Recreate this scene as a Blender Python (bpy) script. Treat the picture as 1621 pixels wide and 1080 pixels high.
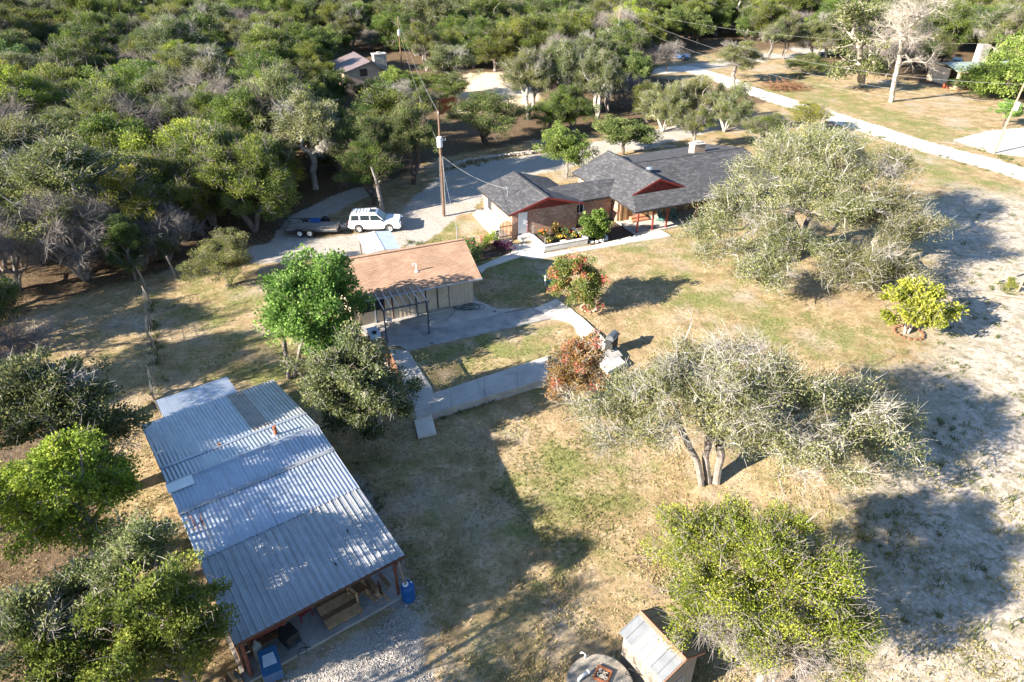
import bpy, math, random
import numpy as np
from mathutils import Vector, Matrix

for o in list(bpy.data.objects):
    bpy.data.objects.remove(o)
scene = bpy.context.scene
COL = scene.collection

# ------------------------------------------------------------------ camera
PITCH = math.radians(32.0)
CAM_H = 24.0
FPX = 1081.0                       # focal length in photo pixels (24 mm equivalent)
cam = bpy.data.cameras.new('camera')
cam.sensor_width = 36.0
cam.lens = 36.0 * FPX / 1621.0
cam.clip_start = 0.5
cam.clip_end = 6000.0
cam_ob = bpy.data.objects.new('camera', cam)
COL.objects.link(cam_ob)
cam_ob.location = (0, 0, CAM_H)
cam_ob.rotation_euler = (math.radians(90) - PITCH, 0, 0)
scene.camera = cam_ob

# ------------------------------------------------------------------ sky, sun, exposure
SUN_EL = math.radians(23.0)
SUN_TRAVEL = math.radians(28.0)    # direction the light travels over the ground, from +X
world = bpy.data.worlds.new('World')
scene.world = world
world.use_nodes = True
wn = world.node_tree.nodes
wl = world.node_tree.links
bg = wn['Background']
sky = wn.new('ShaderNodeTexSky')
sky.sky_type = 'NISHITA'
sky.sun_disc = False
sky.sun_elevation = SUN_EL
to_sun = Vector((-math.cos(SUN_TRAVEL) * math.cos(SUN_EL), -math.sin(SUN_TRAVEL) * math.cos(SUN_EL), math.sin(SUN_EL)))
sky.sun_rotation = math.atan2(to_sun.x, to_sun.y) % (2 * math.pi)
sky.air_density = 1.0
sky.dust_density = 0.2
sky.ozone_density = 3.5
wl.new(sky.outputs[0], bg.inputs[0])
bg.inputs[1].default_value = 0.062
sun = bpy.data.lights.new('sun', 'SUN')
sun.energy = 5.0
sun.angle = math.radians(0.5)
sun.color = (1.0, 0.91, 0.78)
sun_ob = bpy.data.objects.new('sun', sun)
COL.objects.link(sun_ob)
sun_ob.rotation_euler = (-to_sun).to_track_quat('-Z', 'Y').to_euler()
sun_ob.location = (-60, -30, 60)
vs = scene.view_settings
vs.view_transform = 'Standard'
vs.look = 'None'
vs.gamma = 1.0
vs.exposure = 2.35
vs.use_curve_mapping = False
scene.cycles.max_bounces = 4
scene.cycles.diffuse_bounces = 2
scene.cycles.transmission_bounces = 2
scene.cycles.use_adaptive_sampling = True
scene.cycles.adaptive_threshold = 0.02
scene.cycles.transparent_max_bounces = 4

# ------------------------------------------------------------------ surveying helpers
_c, _s = math.cos(PITCH), math.sin(PITCH)
def at(u, v, z=0.0):
    """world point at height z that the photograph shows at pixel (u, v)"""
    a = (u - 810.5) / FPX
    b = (540.0 - v) / FPX
    d = (a, _c + b * _s, -_s + b * _c)
    t = (z - CAM_H) / d[2]
    return Vector((d[0] * t, d[1] * t, z))
def px(x, y, z):
    z = z - CAM_H
    Z = y * _c - z * _s
    Y = y * _s + z * _c
    return (810.5 + FPX * x / Z, 540.0 - FPX * Y / Z)
def scale_at(p):
    return FPX / (p[1] * _c - (p[2] - CAM_H) * _s)
def height_to(p, v):
    """height of the point above p that shows at photo row v"""
    lo, hi = 0.0, 23.0
    for _ in range(40):
        m = (lo + hi) / 2
        if px(p[0], p[1], p[2] + m)[1] > v: lo = m
        else: hi = m
    return lo

# walkway retaining edge: lower yard lies 0.4 m under the terrace
WA, WB = at(655, 657), at(868, 594)
WD = (WB - WA).normalized()
WN = Vector((WD.y, -WD.x, 0))       # towards the camera
LOW = -0.4
def sstep(a, b, x):
    t = np.clip((x - a) / (b - a), 0, 1)
    return t * t * (3 - 2 * t)
def ground_z(x, y):
    x = np.asarray(x, float); y = np.asarray(y, float)
    d = (x - WA.x) * WN.x + (y - WA.y) * WN.y
    t = (x - WA.x) * WD.x + (y - WA.y) * WD.y
    L = (WB - WA).length
    out = np.maximum(np.maximum(-0.2 - t, t - L), 0.0)
    w = np.clip(out * 0.9, 0.0, 7.0)
    k = sstep(-0.7 - w, -0.15 + w, d)
    far = 1 - sstep(6, 16, x) * 1.0
    return LOW * k * far
def gz(x, y):
    return float(ground_z(x, y))
def on_ground(u, v):
    p = at(u, v, 0)
    for _ in range(4):
        p = at(u, v, gz(p.x, p.y))
    return p

# ------------------------------------------------------------------ object helpers
def link(o):
    COL.objects.link(o)
    return o
def tag(o, label=None, cat=None, group=None, kind=None):
    if label: o['label'] = label
    if cat: o['category'] = cat
    if group: o['group'] = group
    if kind: o['kind'] = kind
    return o
def thing(name, label, cat, loc=(0, 0, 0), rz=0.0, group=None):
    o = bpy.data.objects.new(name, None)
    link(o)
    o.location = loc
    o.rotation_euler = (0, 0, rz)
    o.empty_display_size = 0.3
    return tag(o, label, cat, group)

def unit(v):
    v = Vector(v)
    return v.normalized() if v.length > 1e-9 else Vector((0, 0, 1))

class MB:
    """mesh builder: collects faces, writes ONE mesh with metre UVs"""
    def __init__(s):
        s.v = []; s.f = []; s.m = []
    def add(s, verts, faces, mi=0):
        o = len(s.v)
        s.v += [tuple(p) for p in verts]
        s.f += [tuple(i + o for i in f) for f in faces]
        s.m += [mi] * len(faces)
        return s
    def box(s, x0, x1, y0, y1, z0, z1, mi=0):
        v = [(x0,y0,z0),(x1,y0,z0),(x1,y1,z0),(x0,y1,z0),(x0,y0,z1),(x1,y0,z1),(x1,y1,z1),(x0,y1,z1)]
        return s.add(v, [(0,3,2,1),(4,5,6,7),(0,1,5,4),(1,2,6,5),(2,3,7,6),(3,0,4,7)], mi)
    def cbox(s, c, size, rz=0.0, mi=0, tilt=None):
        R = Matrix.Rotation(rz, 3, 'Z')
        if tilt is not None: R = R @ tilt
        hx, hy, hz = size[0]/2, size[1]/2, size[2]/2
        v = []
        for z in (-hz, hz):
            for (x, y) in ((-hx,-hy),(hx,-hy),(hx,hy),(-hx,hy)):
                v.append(R @ Vector((x, y, z)) + Vector(c))
        return s.add(v, [(0,3,2,1),(4,5,6,7),(0,1,5,4),(1,2,6,5),(2,3,7,6),(3,0,4,7)], mi)
    def bar(s, a, b, w, h=None, mi=0):
        a, b = Vector(a), Vector(b)
        h = h or w
        d = (b - a).normalized()
        up = Vector((0,0,1)) if abs(d.z) < 0.95 else Vector((0,1,0))
        sx = d.cross(up).normalized(); sy = sx.cross(d).normalized()
        v = []
        for p in (a, b):
            for (i, j) in ((-1,-1),(1,-1),(1,1),(-1,1)):
                v.append(p + sx*i*w/2 + sy*j*h/2)
        return s.add(v, [(0,1,2,3),(7,6,5,4),(0,4,5,1),(1,5,6,2),(2,6,7,3),(3,7,4,0)], mi)
    def tube(s, pts, r, n=8, cap=True, mi=0):
        pts = [Vector(p) for p in pts]
        rs = r if isinstance(r, (list, tuple)) else [r] * len(pts)
        rings = []
        prev = None
        for i, p in enumerate(pts):
            d = (pts[min(i+1, len(pts)-1)] - pts[max(i-1, 0)])
            d = d.normalized() if d.length > 1e-9 else Vector((0,0,1))
            if prev is None:
                up = Vector((0,0,1)) if abs(d.z) < 0.9 else Vector((1,0,0))
                sx = d.cross(up).normalized()
            else:
                sx = (prev - d * prev.dot(d)).normalized()
            prev = sx
            sy = d.cross(sx).normalized()
            rings.append([p + (sx*math.cos(2*math.pi*k/n) + sy*math.sin(2*math.pi*k/n))*rs[i] for k in range(n)])
        v = [q for ring in rings for q in ring]
        f = []
        for i in range(len(pts)-1):
            for k in range(n):
                f.append((i*n+k, i*n+(k+1)%n, (i+1)*n+(k+1)%n, (i+1)*n+k))
        if cap:
            f.append(tuple(reversed(range(n))))
            f.append(tuple((len(pts)-1)*n + k for k in range(n)))
        return s.add(v, f, mi)
    def lathe(s, prof, n=16, c=(0,0,0), mi=0, cap=True):
        v = []
        for (r, z) in prof:
            for k in range(n):
                a = 2*math.pi*k/n
                v.append((c[0]+r*math.cos(a), c[1]+r*math.sin(a), c[2]+z))
        f = []
        for i in range(len(prof)-1):
            for k in range(n):
                f.append((i*n+k, i*n+(k+1)%n, (i+1)*n+(k+1)%n, (i+1)*n+k))
        if cap:
            f.append(tuple(reversed(range(n))))
            f.append(tuple((len(prof)-1)*n+k for k in range(n)))
        return s.add(v, f, mi)
    def slab(s, poly, t, mi=0):
        """polygon (counter-clockwise from above) with thickness t downwards"""
        n = len(poly)
        top = [Vector(p) for p in poly]
        bot = [p - Vector((0,0,t)) for p in top]
        f = [tuple(range(n)), tuple(reversed(range(n, 2*n)))]
        for i in range(n):
            j = (i+1) % n
            f.append((i, n+i, n+j, j))
        return s.add(top + bot, f, mi)
    def prism(s, poly, d, mi=0):
        """polygon swept by vector d"""
        n = len(poly)
        a = [Vector(p) for p in poly]; d = Vector(d)
        b = [p + d for p in a]
        f = [tuple(reversed(range(n))), tuple(range(n, 2*n))]
        for i in range(n):
            j = (i+1) % n
            f.append((i, j, n+j, n+i))
        return s.add(a + b, f, mi)
    def blob(s, c, r, seed=0, n=7, m=5, amp=0.2, mi=0):
        rnd = random.Random(seed)
        v = [(c[0], c[1], c[2]-r[2])]
        for i in range(1, m):
            ph = math.pi*i/m - math.pi/2
            for k in range(n):
                a = 2*math.pi*(k + 0.5*(i % 2))/n
                q = 1 + rnd.uniform(-amp, amp)
                v.append((c[0]+r[0]*q*math.cos(ph)*math.cos(a), c[1]+r[1]*q*math.cos(ph)*math.sin(a), c[2]+r[2]*q*math.sin(ph)))
        v.append((c[0], c[1], c[2]+r[2]))
        f = []
        for k in range(n):
            f.append((0, 1+(k+1)%n, 1+k))
            f.append((len(v)-1, 1+(m-2)*n+k, 1+(m-2)*n+(k+1)%n))
        for i in range(m-2):
            for k in range(n):
                f.append((1+i*n+k, 1+i*n+(k+1)%n, 1+(i+1)*n+(k+1)%n, 1+(i+1)*n+k))
        return s.add(v, f, mi)
    def mesh(s, name, mats, smooth=False):
        me = bpy.data.meshes.new(name)
        me.from_pydata(s.v, [], s.f)
        if not isinstance(mats, (list, tuple)): mats = [mats]
        for m in mats: me.materials.append(m)
        me.polygons.foreach_set('material_index', s.m)
        uv = me.uv_layers.new(name='UVMap')
        co = s.v
        data = np.zeros(len(me.loops) * 2, np.float32)
        for p in me.polygons:
            n = p.normal
            if abs(n.z) > 0.999:
                ux, uy = Vector((1,0,0)), Vector((0,1,0))
            else:
                ux = Vector((-n.y, n.x, 0)).normalized()
                uy = n.cross(ux)
            for li in p.loop_indices:
                q = Vector(co[me.loops[li].vertex_index])
                data[2*li] = q.dot(ux); data[2*li+1] = q.dot(uy)
        uv.data.foreach_set('uv', data)
        if smooth:
            me.polygons.foreach_set('use_smooth', [True]*len(me.polygons))
        me.update()
        return me
    def build(s, name, mats, parent=None, smooth=False, bevel=0.0, loc=None, rz=None):
        o = bpy.data.objects.new(name, s.mesh(name, mats, smooth))
        link(o)
        if parent is not None: o.parent = parent
        if loc is not None: o.location = loc
        if rz is not None: o.rotation_euler = (0,0,rz)
        if bevel > 0:
            b = o.modifiers.new('bevel', 'BEVEL')
            b.width = bevel; b.segments = 2; b.limit_method = 'ANGLE'
        return o

def clone(o, parent=None, loc=None, rot=None, scale=None, name=None):
    c = o.copy()
    link(c)
    c.parent = parent
    if loc is not None: c.location = loc
    if rot is not None: c.rotation_euler = rot
    if scale is not None: c.scale = scale
    return c
def clone_tree(o, parent=None):
    kids = [k for k in KIDS(o)]
    c = o.copy()
    link(c)
    c.parent = parent
    for k in kids: clone_tree(k, c)
    return c
def KIDS(o):
    return list(o.children)

# ------------------------------------------------------------------ materials
MATS = {}
def nodes_of(m):
    m.use_nodes = True
    return m.node_tree.nodes, m.node_tree.links
def rgba(c): return (c[0], c[1], c[2], 1.0)
def M(name, c, rough=0.7, c2=None, scale=4.0, metal=0.0, bump=0.0, bscale=None, spec=0.35, detail=5.0, coord='Object', stain=None, stain_scale=0.8, stain_amt=0.4, coat=0.0, crack=0.0, streak=0.0):
    """plain procedural material: two tones mixed by noise, optional stains and fine relief"""
    if name in MATS: return MATS[name]
    m = bpy.data.materials.new(name)
    N, L = nodes_of(m)
    b = N['Principled BSDF']
    b.inputs['Roughness'].default_value = rough
    b.inputs['Metallic'].default_value = metal
    b.inputs['Specular IOR Level'].default_value = spec
    b.inputs['Coat Weight'].default_value = coat
    tc = N.new('ShaderNodeTexCoord')
    c2 = c2 or tuple(x*0.8 for x in c)
    no = N.new('ShaderNodeTexNoise'); no.inputs['Scale'].default_value = scale; no.inputs['Detail'].default_value = detail
    L.new(tc.outputs[coord], no.inputs['Vector'])
    rp = N.new('ShaderNodeValToRGB')
    rp.color_ramp.elements[0].position = 0.35; rp.color_ramp.elements[0].color = rgba(c2)
    rp.color_ramp.elements[1].position = 0.65; rp.color_ramp.elements[1].color = rgba(c)
    L.new(no.outputs['Fac'], rp.inputs['Fac'])
    out = rp.outputs['Color']
    if stain:
        n2 = N.new('ShaderNodeTexNoise'); n2.inputs['Scale'].default_value = stain_scale; n2.inputs['Detail'].default_value = 6; n2.inputs['Roughness'].default_value = 0.65
        L.new(tc.outputs[coord], n2.inputs['Vector'])
        r2 = N.new('ShaderNodeValToRGB')
        r2.color_ramp.elements[0].position = 0.5; r2.color_ramp.elements[0].color = (0,0,0,1)
        r2.color_ramp.elements[1].position = 0.68; r2.color_ramp.elements[1].color = (stain_amt,)*3 + (1,)
        L.new(n2.outputs['Fac'], r2.inputs['Fac'])
        mx = N.new('ShaderNodeMix'); mx.data_type = 'RGBA'
        L.new(r2.outputs['Color'], mx.inputs['Factor'])
        L.new(out, mx.inputs[6]); mx.inputs[7].default_value = rgba(stain)
        out = mx.outputs[2]
    if crack > 0:
        wn_ = N.new('ShaderNodeTexNoise'); wn_.inputs['Scale'].default_value = 2.2; wn_.inputs['Detail'].default_value = 3
        L.new(tc.outputs[coord], wn_.inputs['Vector'])
        va = N.new('ShaderNodeVectorMath'); va.operation = 'MULTIPLY_ADD'; va.inputs[1].default_value = (0.5,0.5,0.5)
        L.new(wn_.outputs['Color'], va.inputs[0]); L.new(tc.outputs[coord], va.inputs[2])
        vo = N.new('ShaderNodeTexVoronoi'); vo.feature = 'DISTANCE_TO_EDGE'; vo.inputs['Scale'].default_value = 0.24
        L.new(va.outputs[0], vo.inputs['Vector'])
        r4 = N.new('ShaderNodeValToRGB'); r4.color_ramp.elements[0].position = 0.0; r4.color_ramp.elements[0].color = (crack,)*3+(1,); r4.color_ramp.elements[1].position = 0.008; r4.color_ramp.elements[1].color = (0,0,0,1)
        L.new(vo.outputs['Distance'], r4.inputs['Fac'])
        m4 = N.new('ShaderNodeMix'); m4.data_type = 'RGBA'
        L.new(r4.outputs['Color'], m4.inputs['Factor']); L.new(out, m4.inputs[6]); m4.inputs[7].default_value = (0.09,0.08,0.065,1)
        out = m4.outputs[2]
    if streak > 0:
        mp = N.new('ShaderNodeMapping'); mp.inputs['Scale'].default_value = (9.0, 0.35, 1.0)
        L.new(tc.outputs['Object'], mp.inputs['Vector'])
        oi_ = N.new('ShaderNodeObjectInfo'); vm = N.new('ShaderNodeVectorMath'); vm.operation = 'ADD'
        mu = N.new('ShaderNodeMath'); mu.operation = 'MULTIPLY'; mu.inputs[1].default_value = 40.0
        L.new(oi_.outputs['Random'], mu.inputs[0]); L.new(mp.outputs[0], vm.inputs[0]); L.new(mu.outputs[0], vm.inputs[1])
        n5 = N.new('ShaderNodeTexNoise'); n5.inputs['Scale'].default_value = 1.0; n5.inputs['Detail'].default_value = 4
        L.new(vm.outputs[0], n5.inputs['Vector'])
        r5 = N.new('ShaderNodeValToRGB'); r5.color_ramp.elements[0].position = 0.52; r5.color_ramp.elements[0].color = (0,0,0,1); r5.color_ramp.elements[1].position = 0.72; r5.color_ramp.elements[1].color = (streak,)*3+(1,)
        L.new(n5.outputs['Fac'], r5.inputs['Fac'])
        m5 = N.new('ShaderNodeMix'); m5.data_type = 'RGBA'
        L.new(r5.outputs['Color'], m5.inputs['Factor']); L.new(out, m5.inputs[6]); m5.inputs[7].default_value = (0.20,0.165,0.13,1)
        out = m5.outputs[2]
    L.new(out, b.inputs['Base Color'])
    if bump > 0:
        n3 = N.new('ShaderNodeTexNoise'); n3.inputs['Scale'].default_value = bscale or scale*4; n3.inputs['Detail'].default_value = 4
        L.new(tc.outputs[coord], n3.inputs['Vector'])
        bp = N.new('ShaderNodeBump'); bp.inputs['Strength'].default_value = bump; bp.inputs['Distance'].default_value = 0.05
        L.new(n3.outputs['Fac'], bp.inputs['Height'])
        L.new(bp.outputs['Normal'], b.inputs['Normal'])
    MATS[name] = m
    return m
def M_course(name, c1, c2, cm, bw, rh, mortar, rough=0.85, fleck=None, fleck_amt=0.5, bump=0.4, offset=0.5):
    """bricks or shingles too small to build one by one: brick pattern in metres"""
    m = bpy.data.materials.new(name)
    N, L = nodes_of(m)
    b = N['Principled BSDF']; b.inputs['Roughness'].default_value = rough; b.inputs['Specular IOR Level'].default_value = 0.2
    tc = N.new('ShaderNodeTexCoord')
    br = N.new('ShaderNodeTexBrick')
    br.offset = offset
    br.inputs['Scale'].default_value = 1.0
    br.inputs['Brick Width'].default_value = bw
    br.inputs['Row Height'].default_value = rh
    br.inputs['Mortar Size'].default_value = mortar
    br.inputs['Mortar Smooth'].default_value = 0.1
    br.inputs['Bias'].default_value = 0.0
    br.inputs['Color1'].default_value = rgba(c1); br.inputs['Color2'].default_value = rgba(c2); br.inputs['Mortar'].default_value = rgba(cm)
    L.new(tc.outputs['UV'], br.inputs['Vector'])
    out = br.outputs['Color']
    if fleck:
        # second, coarser course that picks single pieces out in another tone
        no = N.new('ShaderNodeTexVoronoi'); no.inputs['Scale'].default_value = 1.0
        mp = N.new('ShaderNodeMapping'); mp.inputs['Scale'].default_value = (1/bw*0.9, 1/rh*0.9, 1)
        L.new(tc.outputs['UV'], mp.inputs['Vector']); L.new(mp.outputs[0], no.inputs['Vector'])
        sp = N.new('ShaderNodeSeparateColor'); L.new(no.outputs['Color'], sp.inputs[0])
        rp = N.new('ShaderNodeValToRGB')
        rp.color_ramp.elements[0].position = 0.62; rp.color_ramp.elements[0].color = (0,0,0,1)
        rp.color_ramp.elements[1].position = 0.9; rp.color_ramp.elements[1].color = (fleck_amt,)*3+(1,)
        L.new(sp.outputs[0], rp.inputs['Fac'])
        mx = N.new('ShaderNodeMix'); mx.data_type = 'RGBA'
        L.new(rp.outputs['Color'], mx.inputs['Factor']); L.new(out, mx.inputs[6]); mx.inputs[7].default_value = rgba(fleck)
        out = mx.outputs[2]
    n2 = N.new('ShaderNodeTexNoise'); n2.inputs['Scale'].default_value = 0.7; n2.inputs['Detail'].default_value = 6
    L.new(tc.outputs['Object'], n2.inputs['Vector'])
    hs = N.new('ShaderNodeHueSaturation')
    mr = N.new('ShaderNodeMapRange'); mr.inputs[1].default_value = 0.3; mr.inputs[2].default_value = 0.7; mr.inputs[3].default_value = 0.82; mr.inputs[4].default_value = 1.15
    L.new(n2.outputs['Fac'], mr.inputs[0]); L.new(mr.outputs[0], hs.inputs['Value']); L.new(out, hs.inputs['Color'])
    L.new(hs.outputs[0], b.inputs['Base Color'])
    bp = N.new('ShaderNodeBump'); bp.inputs['Strength'].default_value = bump; bp.inputs['Distance'].default_value = 0.02; bp.invert = True
    L.new(br.outputs['Fac'], bp.inputs['Height']); L.new(bp.outputs[0], b.inputs['Normal'])
    MATS[name] = m
    return m
def M_glass(name, c=(0.02,0.03,0.035), rough=0.08):
    if name in MATS: return MATS[name]
    m = bpy.data.materials.new(name)
    N, L = nodes_of(m)
    b = N['Principled BSDF']
    b.inputs['Base Color'].default_value = rgba(c); b.inputs['Roughness'].default_value = rough
    b.inputs['Specular IOR Level'].default_value = 0.6
    MATS[name] = m
    return m

m_brick = M_course('brick', (0.42,0.21,0.13), (0.30,0.135,0.08), (0.42,0.37,0.31), 0.22, 0.078, 0.006, fleck=(0.52,0.38,0.27), fleck_amt=0.75)
m_shingle_grey = M_course('grey_shingles', (0.066,0.066,0.071), (0.045,0.045,0.050), (0.028,0.028,0.031), 0.33, 0.145, 0.006, fleck=(0.125,0.125,0.13), fleck_amt=0.5, bump=0.3)
m_shingle_tan = M_course('tan_shingles', (0.335,0.215,0.145), (0.285,0.18,0.12), (0.17,0.105,0.068), 0.33, 0.145, 0.008, fleck=(0.39,0.27,0.195), fleck_amt=0.35, bump=0.6)
m_red = M('red_trim', (0.21,0.032,0.026), 0.6, (0.16,0.024,0.02), 3)
m_cream = M('cream_board', (0.56,0.47,0.36), 0.75, (0.49,0.40,0.30), 2, stain=(0.3,0.24,0.17), stain_amt=0.35)
m_white = M('white_paint', (0.72,0.72,0.70), 0.5, (0.66,0.66,0.64), 2, bump=0.05)
m_dark_brown = M('dark_brown_trim', (0.06,0.025,0.018), 0.6, (0.045,0.02,0.015), 6)
m_concrete = M('concrete', (0.43,0.40,0.36), 0.9, (0.34,0.32,0.29), 1.1, bump=0.25, bscale=30, stain=(0.22,0.20,0.18), stain_scale=0.5, stain_amt=0.55, crack=0.4)
m_concrete_dark = M('weathered_concrete', (0.31,0.295,0.28), 0.9, (0.22,0.21,0.20), 1.3, bump=0.3, bscale=24, stain=(0.38,0.36,0.33), stain_scale=0.6, stain_amt=0.7, crack=0.4)
m_concrete_light = M('pale_concrete', (0.58,0.54,0.48), 0.9, (0.50,0.46,0.40), 1.5, bump=0.2, bscale=30, stain=(0.38,0.33,0.27), stain_scale=0.9, stain_amt=0.4, crack=0.4)
m_galv = M('galvanised_sheet', (0.42,0.46,0.52), 0.36, (0.33,0.37,0.43), 1.2, metal=0.65, stain=(0.48,0.50,0.52), stain_scale=0.5, stain_amt=0.5, streak=0.45)
m_galv_old = M('weathered_galvanised_sheet', (0.40,0.41,0.42), 0.42, (0.30,0.31,0.32), 1.0, metal=0.55, stain=(0.50,0.49,0.47), stain_scale=0.4, stain_amt=0.5, streak=0.45)
m_galv_dark = M('mildewed_sheet', (0.25,0.22,0.19), 0.6, (0.34,0.31,0.28), 1.2, metal=0.3)
m_rust = M('rust', (0.24,0.085,0.035), 0.9, (0.14,0.05,0.025), 8, bump=0.2)
m_wood_grey = M('grey_wood', (0.26,0.22,0.18), 0.9, (0.18,0.15,0.12), 6, bump=0.3)
m_wood_tan = M('tan_wood', (0.46,0.29,0.15), 0.8, (0.35,0.21,0.10), 5, bump=0.2)
m_wood_brown = M('brown_wood', (0.20,0.105,0.055), 0.85, (0.13,0.065,0.035), 5, bump=0.2)
m_black = M('black_paint', (0.018,0.018,0.02), 0.45, (0.03,0.03,0.03), 8)
m_steel_dark = M('blue_black_steel', (0.06,0.075,0.10), 0.5, (0.075,0.085,0.105), 5)
m_steel = M('bare_steel', (0.48,0.48,0.49), 0.4, (0.38,0.38,0.39), 4, metal=0.7)
m_pole = M('utility_pole_wood', (0.155,0.095,0.064), 0.9, (0.105,0.068,0.048), 3, bump=0.3)
m_pole_pale = M('pale_pole_wood', (0.37,0.245,0.15), 0.9, (0.29,0.19,0.12), 3, bump=0.3)
m_wire = M('wire', (0.30,0.30,0.30), 0.5, metal=0.3)
m_cable = M('black_cable', (0.03,0.03,0.03), 0.6)
m_glass = M_glass('window_glass')
m_rubber = M('rubber', (0.022,0.022,0.022), 0.85, (0.03,0.03,0.03), 8)
m_soil = M('garden_soil', (0.055,0.035,0.025), 0.95, (0.085,0.055,0.04), 4, bump=0.6, bscale=16)
m_stone = M('limestone', (0.46,0.41,0.34), 0.9, (0.33,0.29,0.24), 3, bump=0.4)
# ------------------------------------------------------------------ ground
def sdist(X, Y, poly):
    """signed distance to a polygon of world points, negative inside"""
    P = np.array([(p[0], p[1]) for p in poly])
    d = np.full(X.shape, 1e9)
    inside = np.zeros(X.shape, bool)
    n = len(P)
    for i in range(n):
        a = P[i]; b = P[(i+1) % n]
        e = b - a
        t = np.clip(((X-a[0])*e[0] + (Y-a[1])*e[1]) / max(e.dot(e), 1e-9), 0, 1)
        d = np.minimum(d, np.hypot(X-a[0]-t*e[0], Y-a[1]-t*e[1]))
        c = ((a[1] > Y) != (b[1] > Y))
        with np.errstate(divide='ignore', invalid='ignore'):
            xi = (b[0]-a[0])*(Y-a[1])/(b[1]-a[1] if b[1] != a[1] else 1e-9) + a[0]
        inside ^= (c & (X < xi))
    return np.where(inside, -d, d)
def ldist(X, Y, line):
    P = np.array([(p[0], p[1]) for p in line])
    d = np.full(X.shape, 1e9)
    for a, b in zip(P[:-1], P[1:]):
        e = b - a
        t = np.clip(((X-a[0])*e[0] + (Y-a[1])*e[1]) / max(e.dot(e), 1e-9), 0, 1)
        d = np.minimum(d, np.hypot(X-a[0]-t*e[0], Y-a[1]-t*e[1]))
    return d
def PX(*pts): return [at(u, v) for (u, v) in pts]

DRIVE = [
    (PX((425,400),(470,392),(520,392),(560,388),(600,378),(640,362),(675,335),(690,310)), 1.9),
    (PX((452,385),(482,345),(535,318),(575,303)), 1.2),
    (PX((640,372),(675,345),(700,318),(735,288),(800,268),(880,252),(940,236),(1000,226),(1060,212),(1110,200)), 2.3),
]
APRON = PX((676,300),(712,270),(800,252),(960,232),(965,250),(880,268),(815,280),(800,300),(755,315),(745,335),(705,340),(690,320))
ROAD = PX((1040,113),(1090,108),(1150,127),(1180,141),(1300,179),(1450,227),(1560,257),(1621,275),(1760,318))
LANE = PX((1040,112),(1130,103),(1215,90),(1300,80))
CLEARING = PX((705,178),(722,130),(750,116),(812,116),(842,136),(848,158),(780,175))
PALE = PX((1470,330),(1530,300),(1640,320),(1700,700),(1660,1100),(1390,1100),(1380,930),(1395,790),(1480,690),(1497,560),(1500,470),(1480,400))
GREENS = [PX((985,385),(1060,372),(1095,392),(1075,408),(1000,402)),
          PX((330,575),(390,520),(480,540),(520,600),(490,640),(400,600)),
          PX((780,760),(860,690),(960,700),(1000,760),(960,840),(870,840)),
          PX((655,560),(760,520),(880,520),(880,560),(690,605)),
          PX((765,412),(830,405),(870,420),(880,470),(800,485),(765,460)),
          PX((1010,420),(1090,430),(1200,470),(1330,520),(1400,540),(1350,570),(1200,540),(1080,480)),
          PX((1170,150),(1260,110),(1400,170),(1560,215),(1500,235),(1300,165)),
          PX((1250,195),(1330,200),(1621,300),(1621,330),(1480,290),(1330,240)),
          PX((650,375),(700,350),(750,372),(745,385),(690,385)),
          PX((255,470),(330,440),(400,455),(420,500),(330,510),(260,500))]
GRAVEL = PX((560,745),(580,760),(625,880),(650,950),(680,1040),(690,1100),(420,1110),(430,1075),(625,965),(600,880),(560,790))
TRACKS = [PX((720,1100),(690,1000),(655,930),(620,850)), PX((1500,560),(1490,680),(1455,800),(1405,880),(1390,930)), PX((1390,930),(1420,1000),(1400,1100))]
OPEN = [  # everything the photograph shows as open yard: no woodland floor, no wild trees here
    PX((60,500),(235,445),(330,420),(420,430),(450,395),(540,320),(640,285),(700,255),(860,225),(960,215),(1100,195),(1240,160),(1190,120),(1290,105),(1621,160),(1900,170),(1900,1300),(350,1300),(240,900),(200,700)),
    CLEARING,
    PX((1030,118),(1080,92),(1240,80),(1300,95),(1260,125),(1150,140)),
]
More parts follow.
